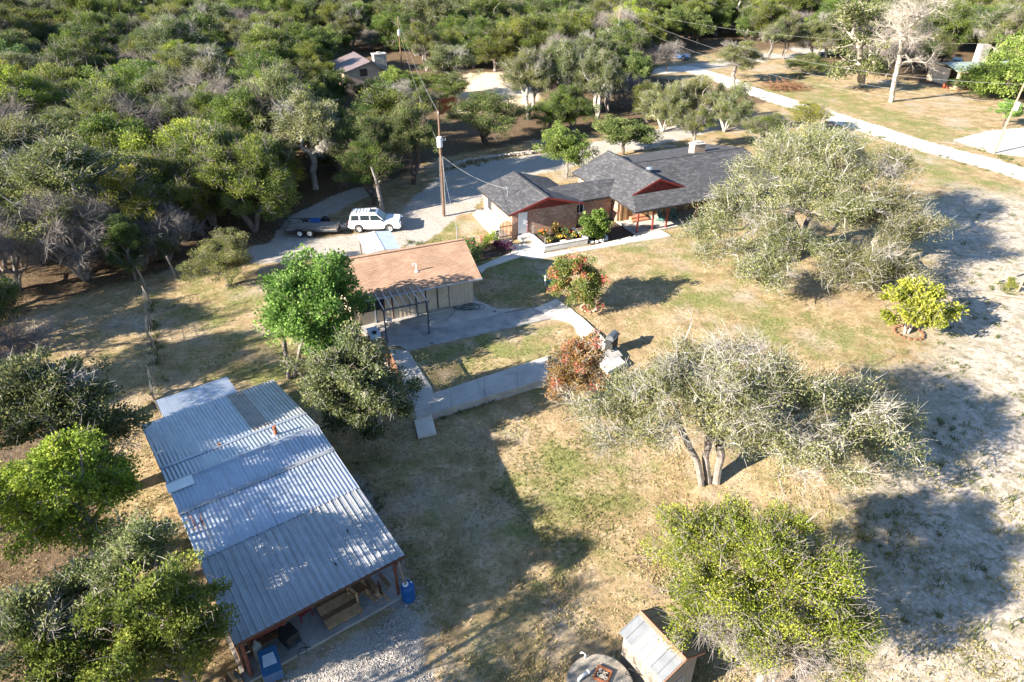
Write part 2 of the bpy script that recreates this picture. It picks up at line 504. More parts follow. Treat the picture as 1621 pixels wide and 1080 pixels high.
def build_ground():
    def axis(lo, hi, step, far):
        a = list(np.arange(lo, hi + 1e-6, step))
        s = step
        x = hi
        while x < far:
            s *= 1.45; x += s; a.append(x)
        s = step; x = lo
        while x > -far:
            s *= 1.45; x -= s; a.insert(0, x)
        return np.array(a)
    xs = axis(-46, 66, 0.5, 4000); ys = axis(6, 132, 0.5, 4000)
    X, Y = np.meshgrid(xs, ys)
    Z = ground_z(X, Y)
    rng = np.random.default_rng(3)
    near = (np.abs(X - 10) < 60) & (Y > 4) & (Y < 135)
    bumps = 0.03*np.sin(X*0.9+1.3*np.sin(Y*0.5))*np.sin(Y*0.8+0.7*X) + 0.015*np.sin(2.3*X+Y*1.7) + 0.01*rng.normal(size=X.shape)
    shape = (X, Y)
    flat = np.full(X.shape, 1e9)
    Z = Z - 0.035 + np.where(near, bumps*0.7, 0)
    nx, ny = len(xs), len(ys)
    me = bpy.data.meshes.new('ground')
    co = np.stack([X, Y, Z], -1).reshape(-1, 3).astype(np.float32)
    idx = np.arange(nx*ny).reshape(ny, nx)
    q = np.stack([idx[:-1,:-1], idx[:-1,1:], idx[1:,1:], idx[1:,:-1]], -1).reshape(-1, 4)
    me.vertices.add(len(co)); me.vertices.foreach_set('co', co.ravel())
    me.loops.add(q.size); me.loops.foreach_set('vertex_index', q.ravel().astype(np.int32))
    me.polygons.add(len(q)); me.polygons.foreach_set('loop_start', np.arange(0, q.size, 4, dtype=np.int32))
    me.polygons.foreach_set('use_smooth', np.ones(len(q), bool))
    me.update(calc_edges=True)
    def smooth_in(d, w): return 1 - sstep(-w*0.5, w, d)
    cal = np.zeros(X.shape)
    for l, w in DRIVE: cal = np.maximum(cal, smooth_in(ldist(X, Y, l) - w, 1.2))
    cal = np.maximum(cal, smooth_in(sdist(X, Y, APRON), 1.4))
    cal = np.maximum(cal, smooth_in(ldist(X, Y, LANE) - 2.4, 1.5))
    road = smooth_in(ldist(X, Y, ROAD) - 1.9, 1.3)
    sand = smooth_in(sdist(X, Y, CLEARING), 2.5)
    pale = smooth_in(sdist(X, Y, PALE), 6.0)
    for t in TRACKS: pale = np.maximum(pale, 0.75*smooth_in(ldist(X, Y, t) - 0.25, 0.6))
    green = np.zeros(X.shape)
    for gpoly in GREENS: green = np.maximum(green, 0.72*smooth_in(sdist(X, Y, gpoly), 5.0))
    gravel = 0.75*smooth_in(sdist(X, Y, GRAVEL), 1.0)
    op = np.zeros(X.shape)
    for o in OPEN: op = np.maximum(op, smooth_in(sdist(X, Y, o), 5.0))
    litter = 1 - op
    def attr(name, a, b, c, d):
        at_ = me.color_attributes.new(name, 'FLOAT_COLOR', 'POINT')
        at_.data.foreach_set('color', np.stack([a, b, c, d], -1).reshape(-1).astype(np.float32))
    attr('cover_a', cal, green, litter, gravel)
    attr('cover_b', pale, road, sand, np.ones(X.shape))
    m = bpy.data.materials.new('ground_cover')
    N, L = nodes_of(m)
    b = N['Principled BSDF']; b.inputs['Roughness'].default_value = 0.95; b.inputs['Specular IOR Level'].default_value = 0.1
    tc = N.new('ShaderNodeTexCoord')
    def noise(scale, detail=6, rough=0.6):
        n = N.new('ShaderNodeTexNoise'); n.inputs['Scale'].default_value = scale; n.inputs['Detail'].default_value = detail; n.inputs['Roughness'].default_value = rough
        L.new(tc.outputs['Object'], n.inputs['Vector'])
        return n.outputs['Fac']
    def ramp(fac, stops):
        r = N.new('ShaderNodeValToRGB')
        e = r.color_ramp.elements
        while len(e) < len(stops): e.new(0.5)
        for i, (p, c) in enumerate(stops): e[i].position = p; e[i].color = rgba(c)
        L.new(fac, r.inputs['Fac'])
        return r.outputs['Color']
    def mixc(f, a, bb):
        x = N.new('ShaderNodeMix'); x.data_type = 'RGBA'
        L.new(f, x.inputs['Factor']); L.new(a, x.inputs[6]); L.new(bb, x.inputs[7])
        return x.outputs[2]
    def math_(op_, a, bb):
        x = N.new('ShaderNodeMath'); x.operation = op_
        for i, k in enumerate((a, bb)):
            if isinstance(k, (int, float)): x.inputs[i].default_value = k
            else: L.new(k, x.inputs[i])
        return x.outputs[0]
    n_big = noise(0.16, 3); n_mid = noise(0.8, 5, 0.7); n_fine = noise(4.5, 4, 0.75); n_grain = noise(26, 2, 0.7); n_patch = noise(0.42, 5, 0.68)
    dry = ramp(n_mid, [(0.28,(0.12,0.085,0.045)), (0.42,(0.26,0.18,0.10)), (0.54,(0.37,0.265,0.155)), (0.70,(0.49,0.385,0.265))])
    dry = mixc(ramp(n_fine, [(0.38,(0.85,)*3), (0.56,(0,)*3)]), dry, ramp(n_grain, [(0.3,(0.11,0.09,0.04)), (0.7,(0.31,0.25,0.13))]))
    grn = ramp(n_fine, [(0.28,(0.07,0.075,0.025)), (0.5,(0.155,0.165,0.055)), (0.72,(0.27,0.245,0.105))])
    lit = ramp(n_fine, [(0.3,(0.05,0.035,0.02)), (0.55,(0.13,0.09,0.055)), (0.75,(0.24,0.18,0.12))])
    cal_c = ramp(n_fine, [(0.25,(0.23,0.205,0.175)), (0.5,(0.345,0.32,0.285)), (0.75,(0.46,0.435,0.395))])
    cal_c = mixc(ramp(n_patch, [(0.5,(0,)*3), (0.66,(0.6,)*3)]), cal_c, ramp(n_grain, [(0.3,(0.27,0.22,0.16)), (0.7,(0.42,0.36,0.28))]))
    pal_c = ramp(n_fine, [(0.28,(0.19,0.16,0.125)), (0.44,(0.38,0.325,0.27)), (0.68,(0.54,0.475,0.41))])
    pal_c = mixc(ramp(n_mid, [(0.46,(0,)*3), (0.58,(0.8,)*3)]), pal_c, ramp(n_grain, [(0.3,(0.15,0.135,0.085)), (0.7,(0.32,0.28,0.20))]))
    pal_c = mixc(ramp(noise(1.9, 3, 0.6), [(0.56,(0,)*3), (0.66,(0.8,)*3)]), pal_c, ramp(n_grain, [(0.3,(0.09,0.085,0.05)), (0.7,(0.20,0.18,0.12))]))
    road_c = ramp(n_fine, [(0.25,(0.50,0.46,0.39)), (0.6,(0.66,0.63,0.57))])
    sand_c = ramp(n_fine, [(0.3,(0.48,0.37,0.25)), (0.6,(0.62,0.50,0.36))])
    grv_c = ramp(n_grain, [(0.3,(0.16,0.14,0.115)), (0.5,(0.33,0.305,0.27)), (0.7,(0.5,0.47,0.43))])
    ca = N.new('ShaderNodeVertexColor'); ca.layer_name = 'cover_a'
    cb = N.new('ShaderNodeVertexColor'); cb.layer_name = 'cover_b'
    sa = N.new('ShaderNodeSeparateColor'); L.new(ca.outputs['Color'], sa.inputs[0])
    sb = N.new('ShaderNodeSeparateColor'); L.new(cb.outputs['Color'], sb.inputs[0])
    def soft(mask, amt=0.9, sharp=(0.38, 0.62), n=None):
        v = math_('ADD', mask, math_('MULTIPLY', math_('SUBTRACT', n or n_mid, 0.5), amt))
        r = N.new('ShaderNodeMapRange'); r.interpolation_type = 'SMOOTHSTEP'
        r.inputs[1].default_value = sharp[0]; r.inputs[2].default_value = sharp[1]
        L.new(v, r.inputs[0])
        return r.outputs[0]
    # tiny green patches everywhere in the dry yard
    col = mixc(ramp(n_patch, [(0.50,(0,)*3), (0.68,(0.65,)*3)]), dry, grn)
    pale_spots = ramp(n_big, [(0.52,(0,)*3), (0.7,(0.8,)*3)])
    col = mixc(pale_spots, col, pal_c)
    col = mixc(soft(sa.outputs[1], 2.6, (0.25, 1.1), n_patch), col, grn)
    col = mixc(soft(sa.outputs[2]), col, lit)
    col = mixc(soft(sb.outputs[0], 2.0, (0.2, 1.0)), col, pal_c)
    col = mixc(soft(sa.outputs[0], 1.0, (0.35, 0.65)), col, cal_c)
    col = mixc(soft(sb.outputs[2], 0.8), col, sand_c)
    col = mixc(soft(sb.outputs[1], 1.3, (0.35, 0.75)), col, road_c)
    ga = N.new('ShaderNodeVertexColor'); ga.layer_name = 'cover_a'
    col = mixc(soft(ga.outputs['Alpha'], 1.3, (0.4, 0.7)), col, grv_c)
    L.new(col, b.inputs['Base Color'])
    bp = N.new('ShaderNodeBump'); bp.inputs['Strength'].default_value = 0.55; bp.inputs['Distance'].default_value = 0.12
    L.new(math_('ADD', n_fine, math_('MULTIPLY', n_grain, 0.5)), bp.inputs['Height'])
    L.new(bp.outputs[0], b.inputs['Normal'])
    me.materials.append(m)
    o = bpy.data.objects.new('ground', me); link(o)
    tag(o, kind='structure')
    return o
build_ground()

# paved pieces: each a sheet of its own with a real edge
def paving(name, poly, top, t, mat, label=None, bevel=0.015):
    mb = MB().slab([Vector((p[0], p[1], top)) for p in poly], t)
    o = mb.build(name, mat, None, bevel=bevel)
    tag(o, kind='structure')
    return o
def ccw(poly):
    a = sum(p[0]*q[1]-q[0]*p[1] for p, q in zip(poly, poly[1:]+poly[:1]))
    return poly if a > 0 else poly[::-1]
def wiggle(poly, step=0.5, amp=0.06, seed=0):
    r = random.Random(seed)
    out = []
    for a, b in zip(poly, poly[1:]+poly[:1]):
        a, b = Vector(a), Vector(b)
        n = max(1, int((b-a).length/step))
        for i in range(n):
            p = a.lerp(b, i/n)
            if i: p = p + Vector((r.uniform(-amp, amp), r.uniform(-amp, amp), 0))
            out.append(p)
    return out
# patio in front of the guest house: old dark slab, lighter strip by the wall, pale arm to the grill
paving('patio', ccw(wiggle(PX((566,520),(580,505),(752,470),(757,480),(800,497),(868,482),(880,480),(935,515),(918,520),(905,510),(872,505),(645,556),(632,548),(600,552)),0.6,0.05,1)), 0.05, 0.3, m_concrete_dark)
paving('patio_strip', ccw(wiggle(PX((640,512),(752,476),(790,490),(832,488),(760,505),(690,520)),0.6,0.05,2)), 0.056, 0.1, m_concrete)
paving('patio_arm', ccw(wiggle(PX((845,490),(881,474),(905,490),(945,525),(990,575),(962,590),(935,560),(905,512),(885,506)),0.6,0.05,3)), 0.062, 0.3, m_concrete_light)
# side walk and raised walkway cast in bays
def bays(name, a0, a1, b0, b1, n, top, t, mat, gap=0.012):
    a0, a1, b0, b1 = [Vector(p) for p in (a0, a1, b0, b1)]
    for i in range(n):
        s, e = i/n, (i+1)/n
        L_ = (a1-a0).length
        e2 = e - gap/L_
        poly = [a0.lerp(a1, s), a0.lerp(a1, e2), b0.lerp(b1, e2), b0.lerp(b1, s)]
        paving(name, ccw(poly), top, t, mat)
bays('walkway', at(660,663), at(868,600), at(655,634), at(868,564), 4, 0.06, 0.55, m_concrete)
bays('side_walk', at(598,552), at(634,633), at(646,556), at(684,616), 3, 0.066, 0.3, m_concrete)
paving('ramp_landing', ccw(PX((634,633),(684,616),(690,655),(655,660))), 0.07, 0.5, m_concrete)
def ramp():
    a, b = at(652,650), at(680,645)
    d = at(662,694,LOW), at(691,688,LOW)
    mb = MB()
    p = [Vector((a.x,a.y,0.075)), Vector((b.x,b.y,0.075)), Vector((d[1].x,d[1].y,LOW+0.12)), Vector((d[0].x,d[0].y,LOW+0.12))]
    mb.slab(ccw(p), 0.5)
    tag(mb.build('ramp', m_concrete_light, None, bevel=0.012), kind='structure')
ramp()
paving('path', ccw(wiggle(PX((752,425),(800,404),(812,398),(806,388),(845,385),(862,402),(935,390),(1045,364),(1062,374),(1000,384),(868,408),(845,410),(826,406),(770,424),(762,432)),0.6,0.04,4)), 0.05, 0.3, m_concrete_light)
paving('garage_walk', ccw(PX((755,332),(766,333),(812,380),(798,392),(757,350),(748,340))), 0.045, 0.3, m_concrete)
paving('concrete_drive', ccw(wiggle(PX((1510,222),(1560,208),(1640,200),(1700,240),(1640,250),(1575,243)),1.0,0.1,5)), 0.03, 0.3, m_concrete)
paving('house_bed', ccw(wiggle(PX((912,364),(948,346),(978,354),(1005,372),(935,388)),0.6,0.1,6)), 0.03, 0.2, m_soil)
# ------------------------------------------------------------------ main brick house
def wall_box(mb, a, b, z0, z1, t=0.2):
    a = Vector((a[0], a[1], 0)); b = Vector((b[0], b[1], 0))
    c = (a+b)/2
    d = b - a
    mb.cbox((c.x, c.y, (z0+z1)/2), (d.length, t, z1-z0), math.atan2(d.y, d.x))
def window(parent, c, w, h, axis, frame_mat, depth=0.06, mull=1, glass=None, name='window'):
    """axis 'x': wall runs along x and faces -y; axis 'y': wall runs along y and faces -x"""
    f = MB(); t = 0.06
    def bx(mb, u0, u1, z0, z1, d0, d1):
        if axis == 'x': mb.box(c[0]+u0, c[0]+u1, c[1]-d1, c[1]-d0, c[2]+z0, c[2]+z1)
        else: mb.box(c[0]-d1, c[0]-d0, c[1]+u0, c[1]+u1, c[2]+z0, c[2]+z1)
    bx(f, -w/2-t, w/2+t, h, h+t, 0, depth); bx(f, -w/2-t, w/2+t, -t, 0, 0, depth)
    bx(f, -w/2-t, -w/2, 0, h, 0, depth); bx(f, w/2, w/2+t, 0, h, 0, depth)
    for i in range(1, mull+1):
        x = -w/2 + w*i/(mull+1)
        bx(f, x-0.025, x+0.025, 0, h, 0.003, depth-0.01)
    fo = f.build(name, frame_mat, parent)
    for i in range(mull+1):
        g = MB(); x0 = -w/2 + w*i/(mull+1); x1 = x0 + w/(mull+1)
        bx(g, x0+0.02, x1-0.02, 0.005, h-0.005, 0.004, 0.022)
        g.build('pane', glass or m_glass, fo)
    return fo

HTH = math.radians(23.5)
def brick_house():
    o = at(806, 341, 2.45)
    H = thing('brick_house', 'long red brick house with dark grey shingle roof and covered porch', 'house', (o.x, o.y, 0), HTH)
    T = 0.13
    def roof(poly, name='roof', mat=m_shingle_grey):
        return MB().slab(poly, T).build(name, mat, H)
    ez, gr = 2.45, 3.5
    # garage wing roof
    roof([(0,0,ez),(3.65,0,gr),(3.65,7.5,gr),(0,7.5,ez)][::-1])
    roof([(3.652,0,gr),(7.3,0,ez),(7.3,7.5,ez),(3.652,7.5,gr)][::-1])
    r = MB(); r.bar((3.65,-0.01,gr+0.01),(3.65,7.51,gr+0.01),0.28,0.05); r.build('ridge_cap', m_shingle_grey, H)
    # connector roof
    cr = 3.18
    roof([(5.0,0.65,ez-0.02),(10.9,0.65,ez-0.02),(12.0,2.85,cr),(4.9,2.85,cr)])
    roof([(4.9,2.853,cr),(12.0,2.853,cr),(10.6,5.1,ez-0.02),(5.6,5.1,ez-0.02)])
    # main block: left slope with the hip down to the porch corner, right slope, front slope over porch and right wing
    mr = 4.1
    yl = 8.0
    roof([(10.2,yl,ez),(10.2,-3.6,ez),(11.4,-1.2,2.947),(14.1,-1.2,mr),(14.1,yl,mr)])
    sl = (mr-2.947)/2.75
    roof([(14.103,yl,mr),(14.103,-1.2,mr),(16.85,-1.2,2.947),(14.35,3.9,4.0),(16.85,yl,2.947)])
    roof([(10.203,-3.6,ez),(27.5,-3.6,ez),(27.5,3.9,4.0),(14.35,3.9,4.0),(16.85,-1.2,2.947),(11.403,-1.2,2.947)])
    roof([(14.35,3.903,4.0),(27.5,3.903,4.0),(27.5,9.5,2.84),(16.1,9.5,2.84)])
    m = MB(); m.bar((14.1,-1.21,mr+0.012),(14.1,yl,mr+0.012),0.28,0.05); m.build('ridge_cap', m_shingle_grey, H)
    m = MB(); m.bar((14.4,3.9,4.012),(27.5,3.9,4.012),0.28,0.05); m.build('ridge_cap', m_shingle_grey, H)
    # red fascia
    for a, b in [((0,-0.02,ez-0.07),(3.65,-0.02,gr-0.07)), ((3.65,-0.02,gr-0.07),(7.3,-0.02,ez-0.07)),
                 ((11.3,-1.22,2.947-0.05),(14.1,-1.22,mr-0.07)), ((14.1,-1.22,mr-0.07),(16.95,-1.22,2.947-0.05)),
                 ((10.19,-3.62,ez-0.09),(10.19,yl,ez-0.09)), ((-0.02,0,ez-0.09),(-0.02,7.5,ez-0.09)),
                 ((10.2,-3.63,ez-0.1),(27.5,-3.63,ez-0.1)), ((5.0,0.63,ez-0.11),(10.4,0.63,ez-0.11))]:
        mat = m_black if abs(a[2]-b[2]) < 0.01 else m_red
        MB().bar(a, b, 0.035, 0.19 if mat is m_red else 0.12).build('fascia', mat, H)
    # gutters drawn as thin black lip on the level eaves is the fascia; gable boards
    def gable_boards(x0, x1, xm, zb, zt, y, mat):
        n = int((x1-x0)/0.30)
        for i in range(n):
            a = x0 + (x1-x0)*i/n; b = x0 + (x1-x0)*(i+1)/n - 0.015
            def top(x): return zb + (zt-zb)*(1-abs(x-xm)/((x1-x0)/2))
            pts = [(a,y,zb),(b,y,zb),(b,y,max(top(b),zb+0.01))]
            if a < xm < b: pts.append((xm,y,zt))
            pts.append((a,y,max(top(a),zb+0.01)))
            MB().prism(pts, (0,0.05,0)).build('gable_board', mat, H)
    gable_boards(0.45, 6.85, 3.65, 2.40, 3.30, 0.50, m_red)
    gable_boards(11.6, 16.6, 14.1, 2.93, 3.95, -1.0, m_red)
    MB().prism([(0.6,0.56,2.40),(6.7,0.56,2.40),(3.65,0.56,3.3)], (0,0.05,0)).build('gable_backing', m_dark_brown, H)
    MB().prism([(11.5,-0.94,2.80),(16.7,-0.94,2.80),(14.1,-0.94,3.95)], (0,0.05,0)).build('gable_backing', m_dark_brown, H)
    # brick walls
    w = MB()
    wall_box(w, (0.6,0.62), (1.02,0.62), 0, 2.42)
    wall_box(w, (1.02,0.62), (1.98,0.62), 2.3, 2.42)
    wall_box(w, (1.98,0.62), (6.7,0.62), 0, 2.42)
    wall_box(w, (0.6,0.53), (0.6,7.2), 0, 2.42)
    wall_box(w, (6.7,0.53), (6.7,7.2), 0, 2.42)
    wall_box(w, (0.6,7.1), (6.7,7.1), 0, 2.42)
    w.build('wall', m_brick, H)
    w = MB()
    wall_box(w, (6.8,1.25), (10.7,1.25), 0, 2.36)
    wall_box(w, (6.8,4.6), (10.7,4.6), 0, 2.36)
    w.build('wall', m_brick, H)
    w = MB()
    wall_box(w, (10.9,0.2), (10.9,7.7), 0, 2.5)
    wall_box(w, (10.9,7.6), (27.2,7.6), 0, 2.6)
    wall_box(w, (20.2,0.1), (27.2,0.1), 0, 2.6)
    wall_box(w, (27.1,0.2), (27.1,7.6), 0, 2.6)
    w.build('wall', m_brick, H)
    # board wall behind the porch, one board after another
    x = 11.6
    k = 0
    rb = random.Random(4)
    tones = [m_wood_tan, m_wood_brown, m_wood_tan, m_wood_grey]
    while x < 20.1:
        bw = rb.uniform(0.17, 0.24)
        if 12.35 < x < 13.3: x += bw; continue
        MB().box(x, x+bw-0.012, 0.08, 0.12+0.02*(k % 2), 0.1, 2.5).build('board', rb.choice(tones), H)
        x += bw; k += 1
    MB().box(11.0,20.2,0.125,0.2,0.05,2.6).build('wall', m_dark_brown, H)
    # side boards by the porch corner (shutter-like door)
    for i in range(5):
        MB().box(10.98+0.19*i, 10.98+0.19*i+0.175, -0.02, 0.03, 0.1, 2.15).build('board', tones[i % 3], H)
    # porch
    MB().box(10.75, 20.3, -3.05, 0.07, -0.15, 0.14).build('porch_slab', m_concrete, H, bevel=0.015)
    for (x, y) in [(11.05,-2.85),(12.62,-2.85),(14.1,-2.85),(17.2,-2.85),(20.1,-2.85)]:
        p = MB().box(x-0.06, x+0.06, y-0.06, y+0.06, 0.14, 2.36)
        p.box(x-0.09, x+0.09, y-0.09, y+0.09, 0.14, 0.2)
        p.build('porch_post', m_red, H)
    MB().box(10.95, 27.4, -2.94, -2.78, 2.32, 2.46).build('porch_beam', m_red, H)
    st = MB(); st.box(12.0,13.5,-0.42,0.06,0.141,0.46); st.build('step', M('terracotta_tread',(0.42,0.19,0.11),0.8), H)
    st = MB(); st.box(11.85,13.65,-0.85,-0.425,0.141,0.30); st.build('step', MATS['terracotta_tread'], H)
    d = MB().box(12.38,13.28,0.05,0.11,0.46,2.4).build('door', m_white, H)
    MB().box(12.5,13.16,0.035,0.05,1.3,2.25).build('pane', m_glass, d)
    window(H, (17.9,0.08,1.0), 1.3, 1.1, 'x', m_white)
    window(H, (22.6,-0.0,0.95), 1.5, 1.2, 'x', m_dark_brown)
    window(H, (25.2,-0.0,0.95), 1.2, 1.2, 'x', m_dark_brown)
    # garage door to the yard, its window, steps
    d = MB().box(1.04,1.96,0.54,0.60,0.34,2.28).build('door', m_white, H)
    MB().lathe([(0.035,-0.03),(0.045,0),(0.03,0.04)], 8, (1.86,0.50,1.25)).build('handle', m_black, d)
    for (a, b) in ((0.98,1.035),(1.965,2.02)):
        MB().box(a, b, 0.50, 0.56, 0.3, 2.34).build('door_trim', m_red, H)
    MB().box(0.98,2.02,0.50,0.56,2.285,2.34).build('door_trim', m_red, H)
    MB().box(0.95,2.2,-0.2,0.51,0.0,0.32).build('step', m_concrete_light, H, bevel=0.01)
    MB().box(1.0,2.2,-0.6,-0.205,0.0,0.18).build('step', m_concrete_light, H, bevel=0.01)
    window(H, (0.49,5.6,1.0), 0.6, 1.05, 'y', m_steel_dark, mull=0)
    window(H, (7.35,1.14,1.15), 0.75, 0.8, 'x', m_white, mull=1)
    # roof fittings
    v = MB(); v.lathe([(0.16,0),(0.16,0.28),(0.30,0.30),(0.33,0.38),(0.22,0.47),(0.05,0.52)], 14, (15.0,1.9,3.62)); v.build('roof_vent', m_galv, H, smooth=False)
    v = MB(); v.tube([(1.3,3.4,2.75),(1.3,3.4,3.55)],0.03); v.box(1.22,1.38,3.32,3.48,3.5,3.62); v.tube([(1.3,3.4,3.45),(0.95,3.4,3.5)],0.015); v.build('service_mast', m_galv, H)
    v = MB(); v.lathe([(0.09,0),(0.06,0.03),(0.05,0.22),(0.07,0.24)], 10, (11.3,1.3,2.75)); v.build('plumbing_vent', m_galv, H)
    # stone chimney at the far side
    c = MB().box(22.0,23.3,4.6,5.5,2.5,4.62).build('chimney', M('chimney_stone',(0.42,0.31,0.22),0.9,(0.30,0.21,0.145),2.5,bump=0.5,bscale=5), H)
    MB().box(21.93,23.37,4.53,5.57,4.623,4.7).box(22.3,23.0,4.8,5.3,4.7,4.85).build('chimney_cap', m_concrete, c)
    return H
HOUSE = brick_house()
def hloc(x, y, z=0.0):
    return HOUSE.matrix_basis @ Vector((x, y, z))

# ------------------------------------------------------------------ guest house with tan roof
GTH = math.radians(23.4)
def guest_house():
    e = at(763, 440, 2.4)
    ex = Vector((math.cos(GTH), math.sin(GTH), 0))
    o = e - ex*9.4
    G = thing('guest_house', 'low cream guest house with tan shingle roof beside the patio', 'house', (o.x, o.y, 0), GTH)
    rz, ez, T = 3.95, 2.4, 0.1
    MB().slab([(0,0,ez),(9.4,0,ez),(9.4,3.5,rz),(0,3.5,rz)], T).build('roof', m_shingle_tan, G)
    MB().slab([(0,3.503,rz),(9.4,3.503,rz),(9.4,7.0,ez),(0,7.0,ez)], T).build('roof', m_shingle_tan, G)
    MB().bar((-0.01,3.5,rz+0.01),(9.41,3.5,rz+0.01),0.26,0.05).build('ridge_cap', m_shingle_tan, G)
    MB().box(-0.02,9.42,-0.10,-0.003,ez-0.10,ez-0.004).build('gutter', m_galv, G)
    MB().tube([(0.05,-0.05,ez-0.1),(0.25,0.8,2.0),(0.25,0.86,0.1)],0.04).build('downspout', m_white, G)
    yw = 0.95
    # back and end walls
    w = MB(); wall_box(w,(0.35,6.3),(9.05,6.3),0,2.4); w.build('wall', m_cream, G)
    for x in (0.4, 9.0):
        w = MB(); wall_box(w,(x,yw+0.1),(x,6.2),0,2.4)
        w.prism([(x-0.1,yw+0.1,2.4),(x-0.1,6.2,2.4),(x-0.1,3.5,3.7)],(0.2,0,0))
        w.build('wall', m_cream, G)
    # front wall: battened panels, brown posts between, doors
    MB().box(0.32,9.08,yw+0.02,yw+0.2,0.02,2.45).build('wall', m_dark_brown, G)
    edges = [0.32,0.85,2.55,3.1,4.3,5.5,6.35,7.2,9.08]
    for i,(a,b) in enumerate(zip(edges, edges[1:])):
        if i == 1:
            MB().box(a,b,yw-0.03,yw+0.02,0.05,1.0).build('siding_panel', m_cream, G)
            MB().box(a,b,yw-0.03,yw+0.02,2.08,2.42).build('siding_panel', m_cream, G)
            window(G, ((a+b)/2,yw,1.03), b-a-0.14, 1.02, 'x', m_dark_brown, mull=1)
            continue
        pn = MB().box(a+0.03,b-0.03,yw-0.03,yw+0.018,0.05,2.42).build('siding_panel', m_cream, G)
        if i in (2,3,4,7):
            x = a+0.25
            while x < b-0.1:
                MB().box(x,x+0.025,yw-0.042,yw-0.032,0.06,2.41).build('batten', M('cream_batten',(0.47,0.385,0.285),0.8), pn)
                x += 0.30
        if i in (3,5,6):
            MB().box(a-0.045,a+0.045,yw-0.055,yw-0.028,0.05,2.42).build('trim', m_dark_brown, G)
        if i == 6:
            MB().lathe([(0.03,0),(0.05,0.02),(0.05,0.05)],8,(b-0.15,yw-0.07,1.0)).build('door_knob', m_rust, G)
    MB().box(0.30,0.39,yw-0.05,yw+0.2,0,2.42).build('trim', m_dark_brown, G)
    MB().box(5.5,7.25,yw-0.5,yw-0.06,0.055,0.17).build('step', m_concrete, G, bevel=0.01)
    v = MB(); v.tube([(5.15,1.5,3.0),(5.15,1.5,3.65)],0.035); v.tube([(5.15,1.5,3.62),(4.92,1.5,3.66),(4.92,1.5,3.52)],0.03); v.lathe([(0.16,0),(0.1,0.03),(0.05,0.06)],10,(5.15,1.5,3.06)); v.build('roof_vent', m_white, G)
    v = MB(); v.tube([(8.95,3.75,3.7),(8.95,3.75,4.75)],0.035); v.tube([(8.95,3.75,4.65),(9.2,3.75,4.58)],0.02); v.lathe([(0.05,0),(0.06,0.12),(0.02,0.16)],8,(8.95,3.75,4.72)); v.build('service_mast', m_galv, G)
    return G
GUEST = guest_house()
def gloc(x, y, z=0.0): return GUEST.matrix_basis @ Vector((x, y, z))

def pergola():
    pts = [at(600,509), at(614,541), at(659,501), at(677,529)]
    c = sum(pts, Vector())/4
    P = thing('pergola', 'dark steel pergola frame with bare rafters on the patio', 'pergola', (c.x, c.y, 0.05), GTH)
    hx, hy = 1.45, 1.4
    for (x, y) in ((-hx,hy),(-hx,-hy),(hx,hy),(hx,-hy)):
        p = MB().tube([(x,y,0),(x,y,2.36)],0.06,8); p.lathe([(0.13,0),(0.12,0.05),(0.06,0.07)],10,(x,y,0)); p.lathe([(0.085,0.72),(0.085,0.9)],8,(x,y,0))
        p.build('post', m_steel_dark, P)
    for y in (-hy, hy):
        MB().bar((-hx-0.15,y,2.40),(hx+0.15,y,2.40),0.07,0.1).build('beam', m_steel_dark, P)
    for i in range(7):
        x = -hx + 2*hx*i/6
        MB().bar((x,-hy-0.12,2.49),(x,hy+0.25,2.49),0.05,0.075).build('rafter', m_steel, P)
    return P
pergola()

# ------------------------------------------------------------------ corrugated sheet helper
def sheet_mesh(name, width, length, pitch, amp, mats, rib=False):
    """roof sheet in x (width) and y (length, up-slope) lying at z = 0"""
    mb = MB()
    xs = []
    if rib:
        x = 0
        while x < width - 1e-6:
            xs += [(x,0),(x+0.02,amp),(x+0.06,amp),(x+0.08,0)]
            k = 1
            while x + k*pitch/3 < x+pitch-0.03 and x + 0.08 + k*0.08 < width:
                q = x + 0.08 + k*(pitch-0.08)/3
                xs += [(q-0.015,0),(q,amp*0.22),(q+0.015,0)]
                k += 1
                if k > 2: break
            x += pitch
        xs = [p for p in xs if p[0] < width] + [(width,0)]
    else:
        n = int(round(width/pitch))*6
        for i in range(n+1):
            x = width*i/n
            xs.append((x, amp*(0.5+0.5*math.sin(2*math.pi*i/6))))
    v = []
    for (x, z) in xs:
        v.append((x,0,z)); v.append((x,length,z))
    f = [(2*i,2*i+2,2*i+3,2*i+1) for i in range(len(xs)-1)]
    mb.add(v, f)
    return mb.mesh(name, mats)
def place_sheet(me, parent, p, slope, name='roof_sheet', mat=None):
    o = bpy.data.objects.new(name, me); link(o)
    o.parent = parent
    o.location = p
    o.rotation_euler = (slope, 0, 0)
    if mat:
        o.material_slots[0].link = 'OBJECT'; o.material_slots[0].material = mat
    return o

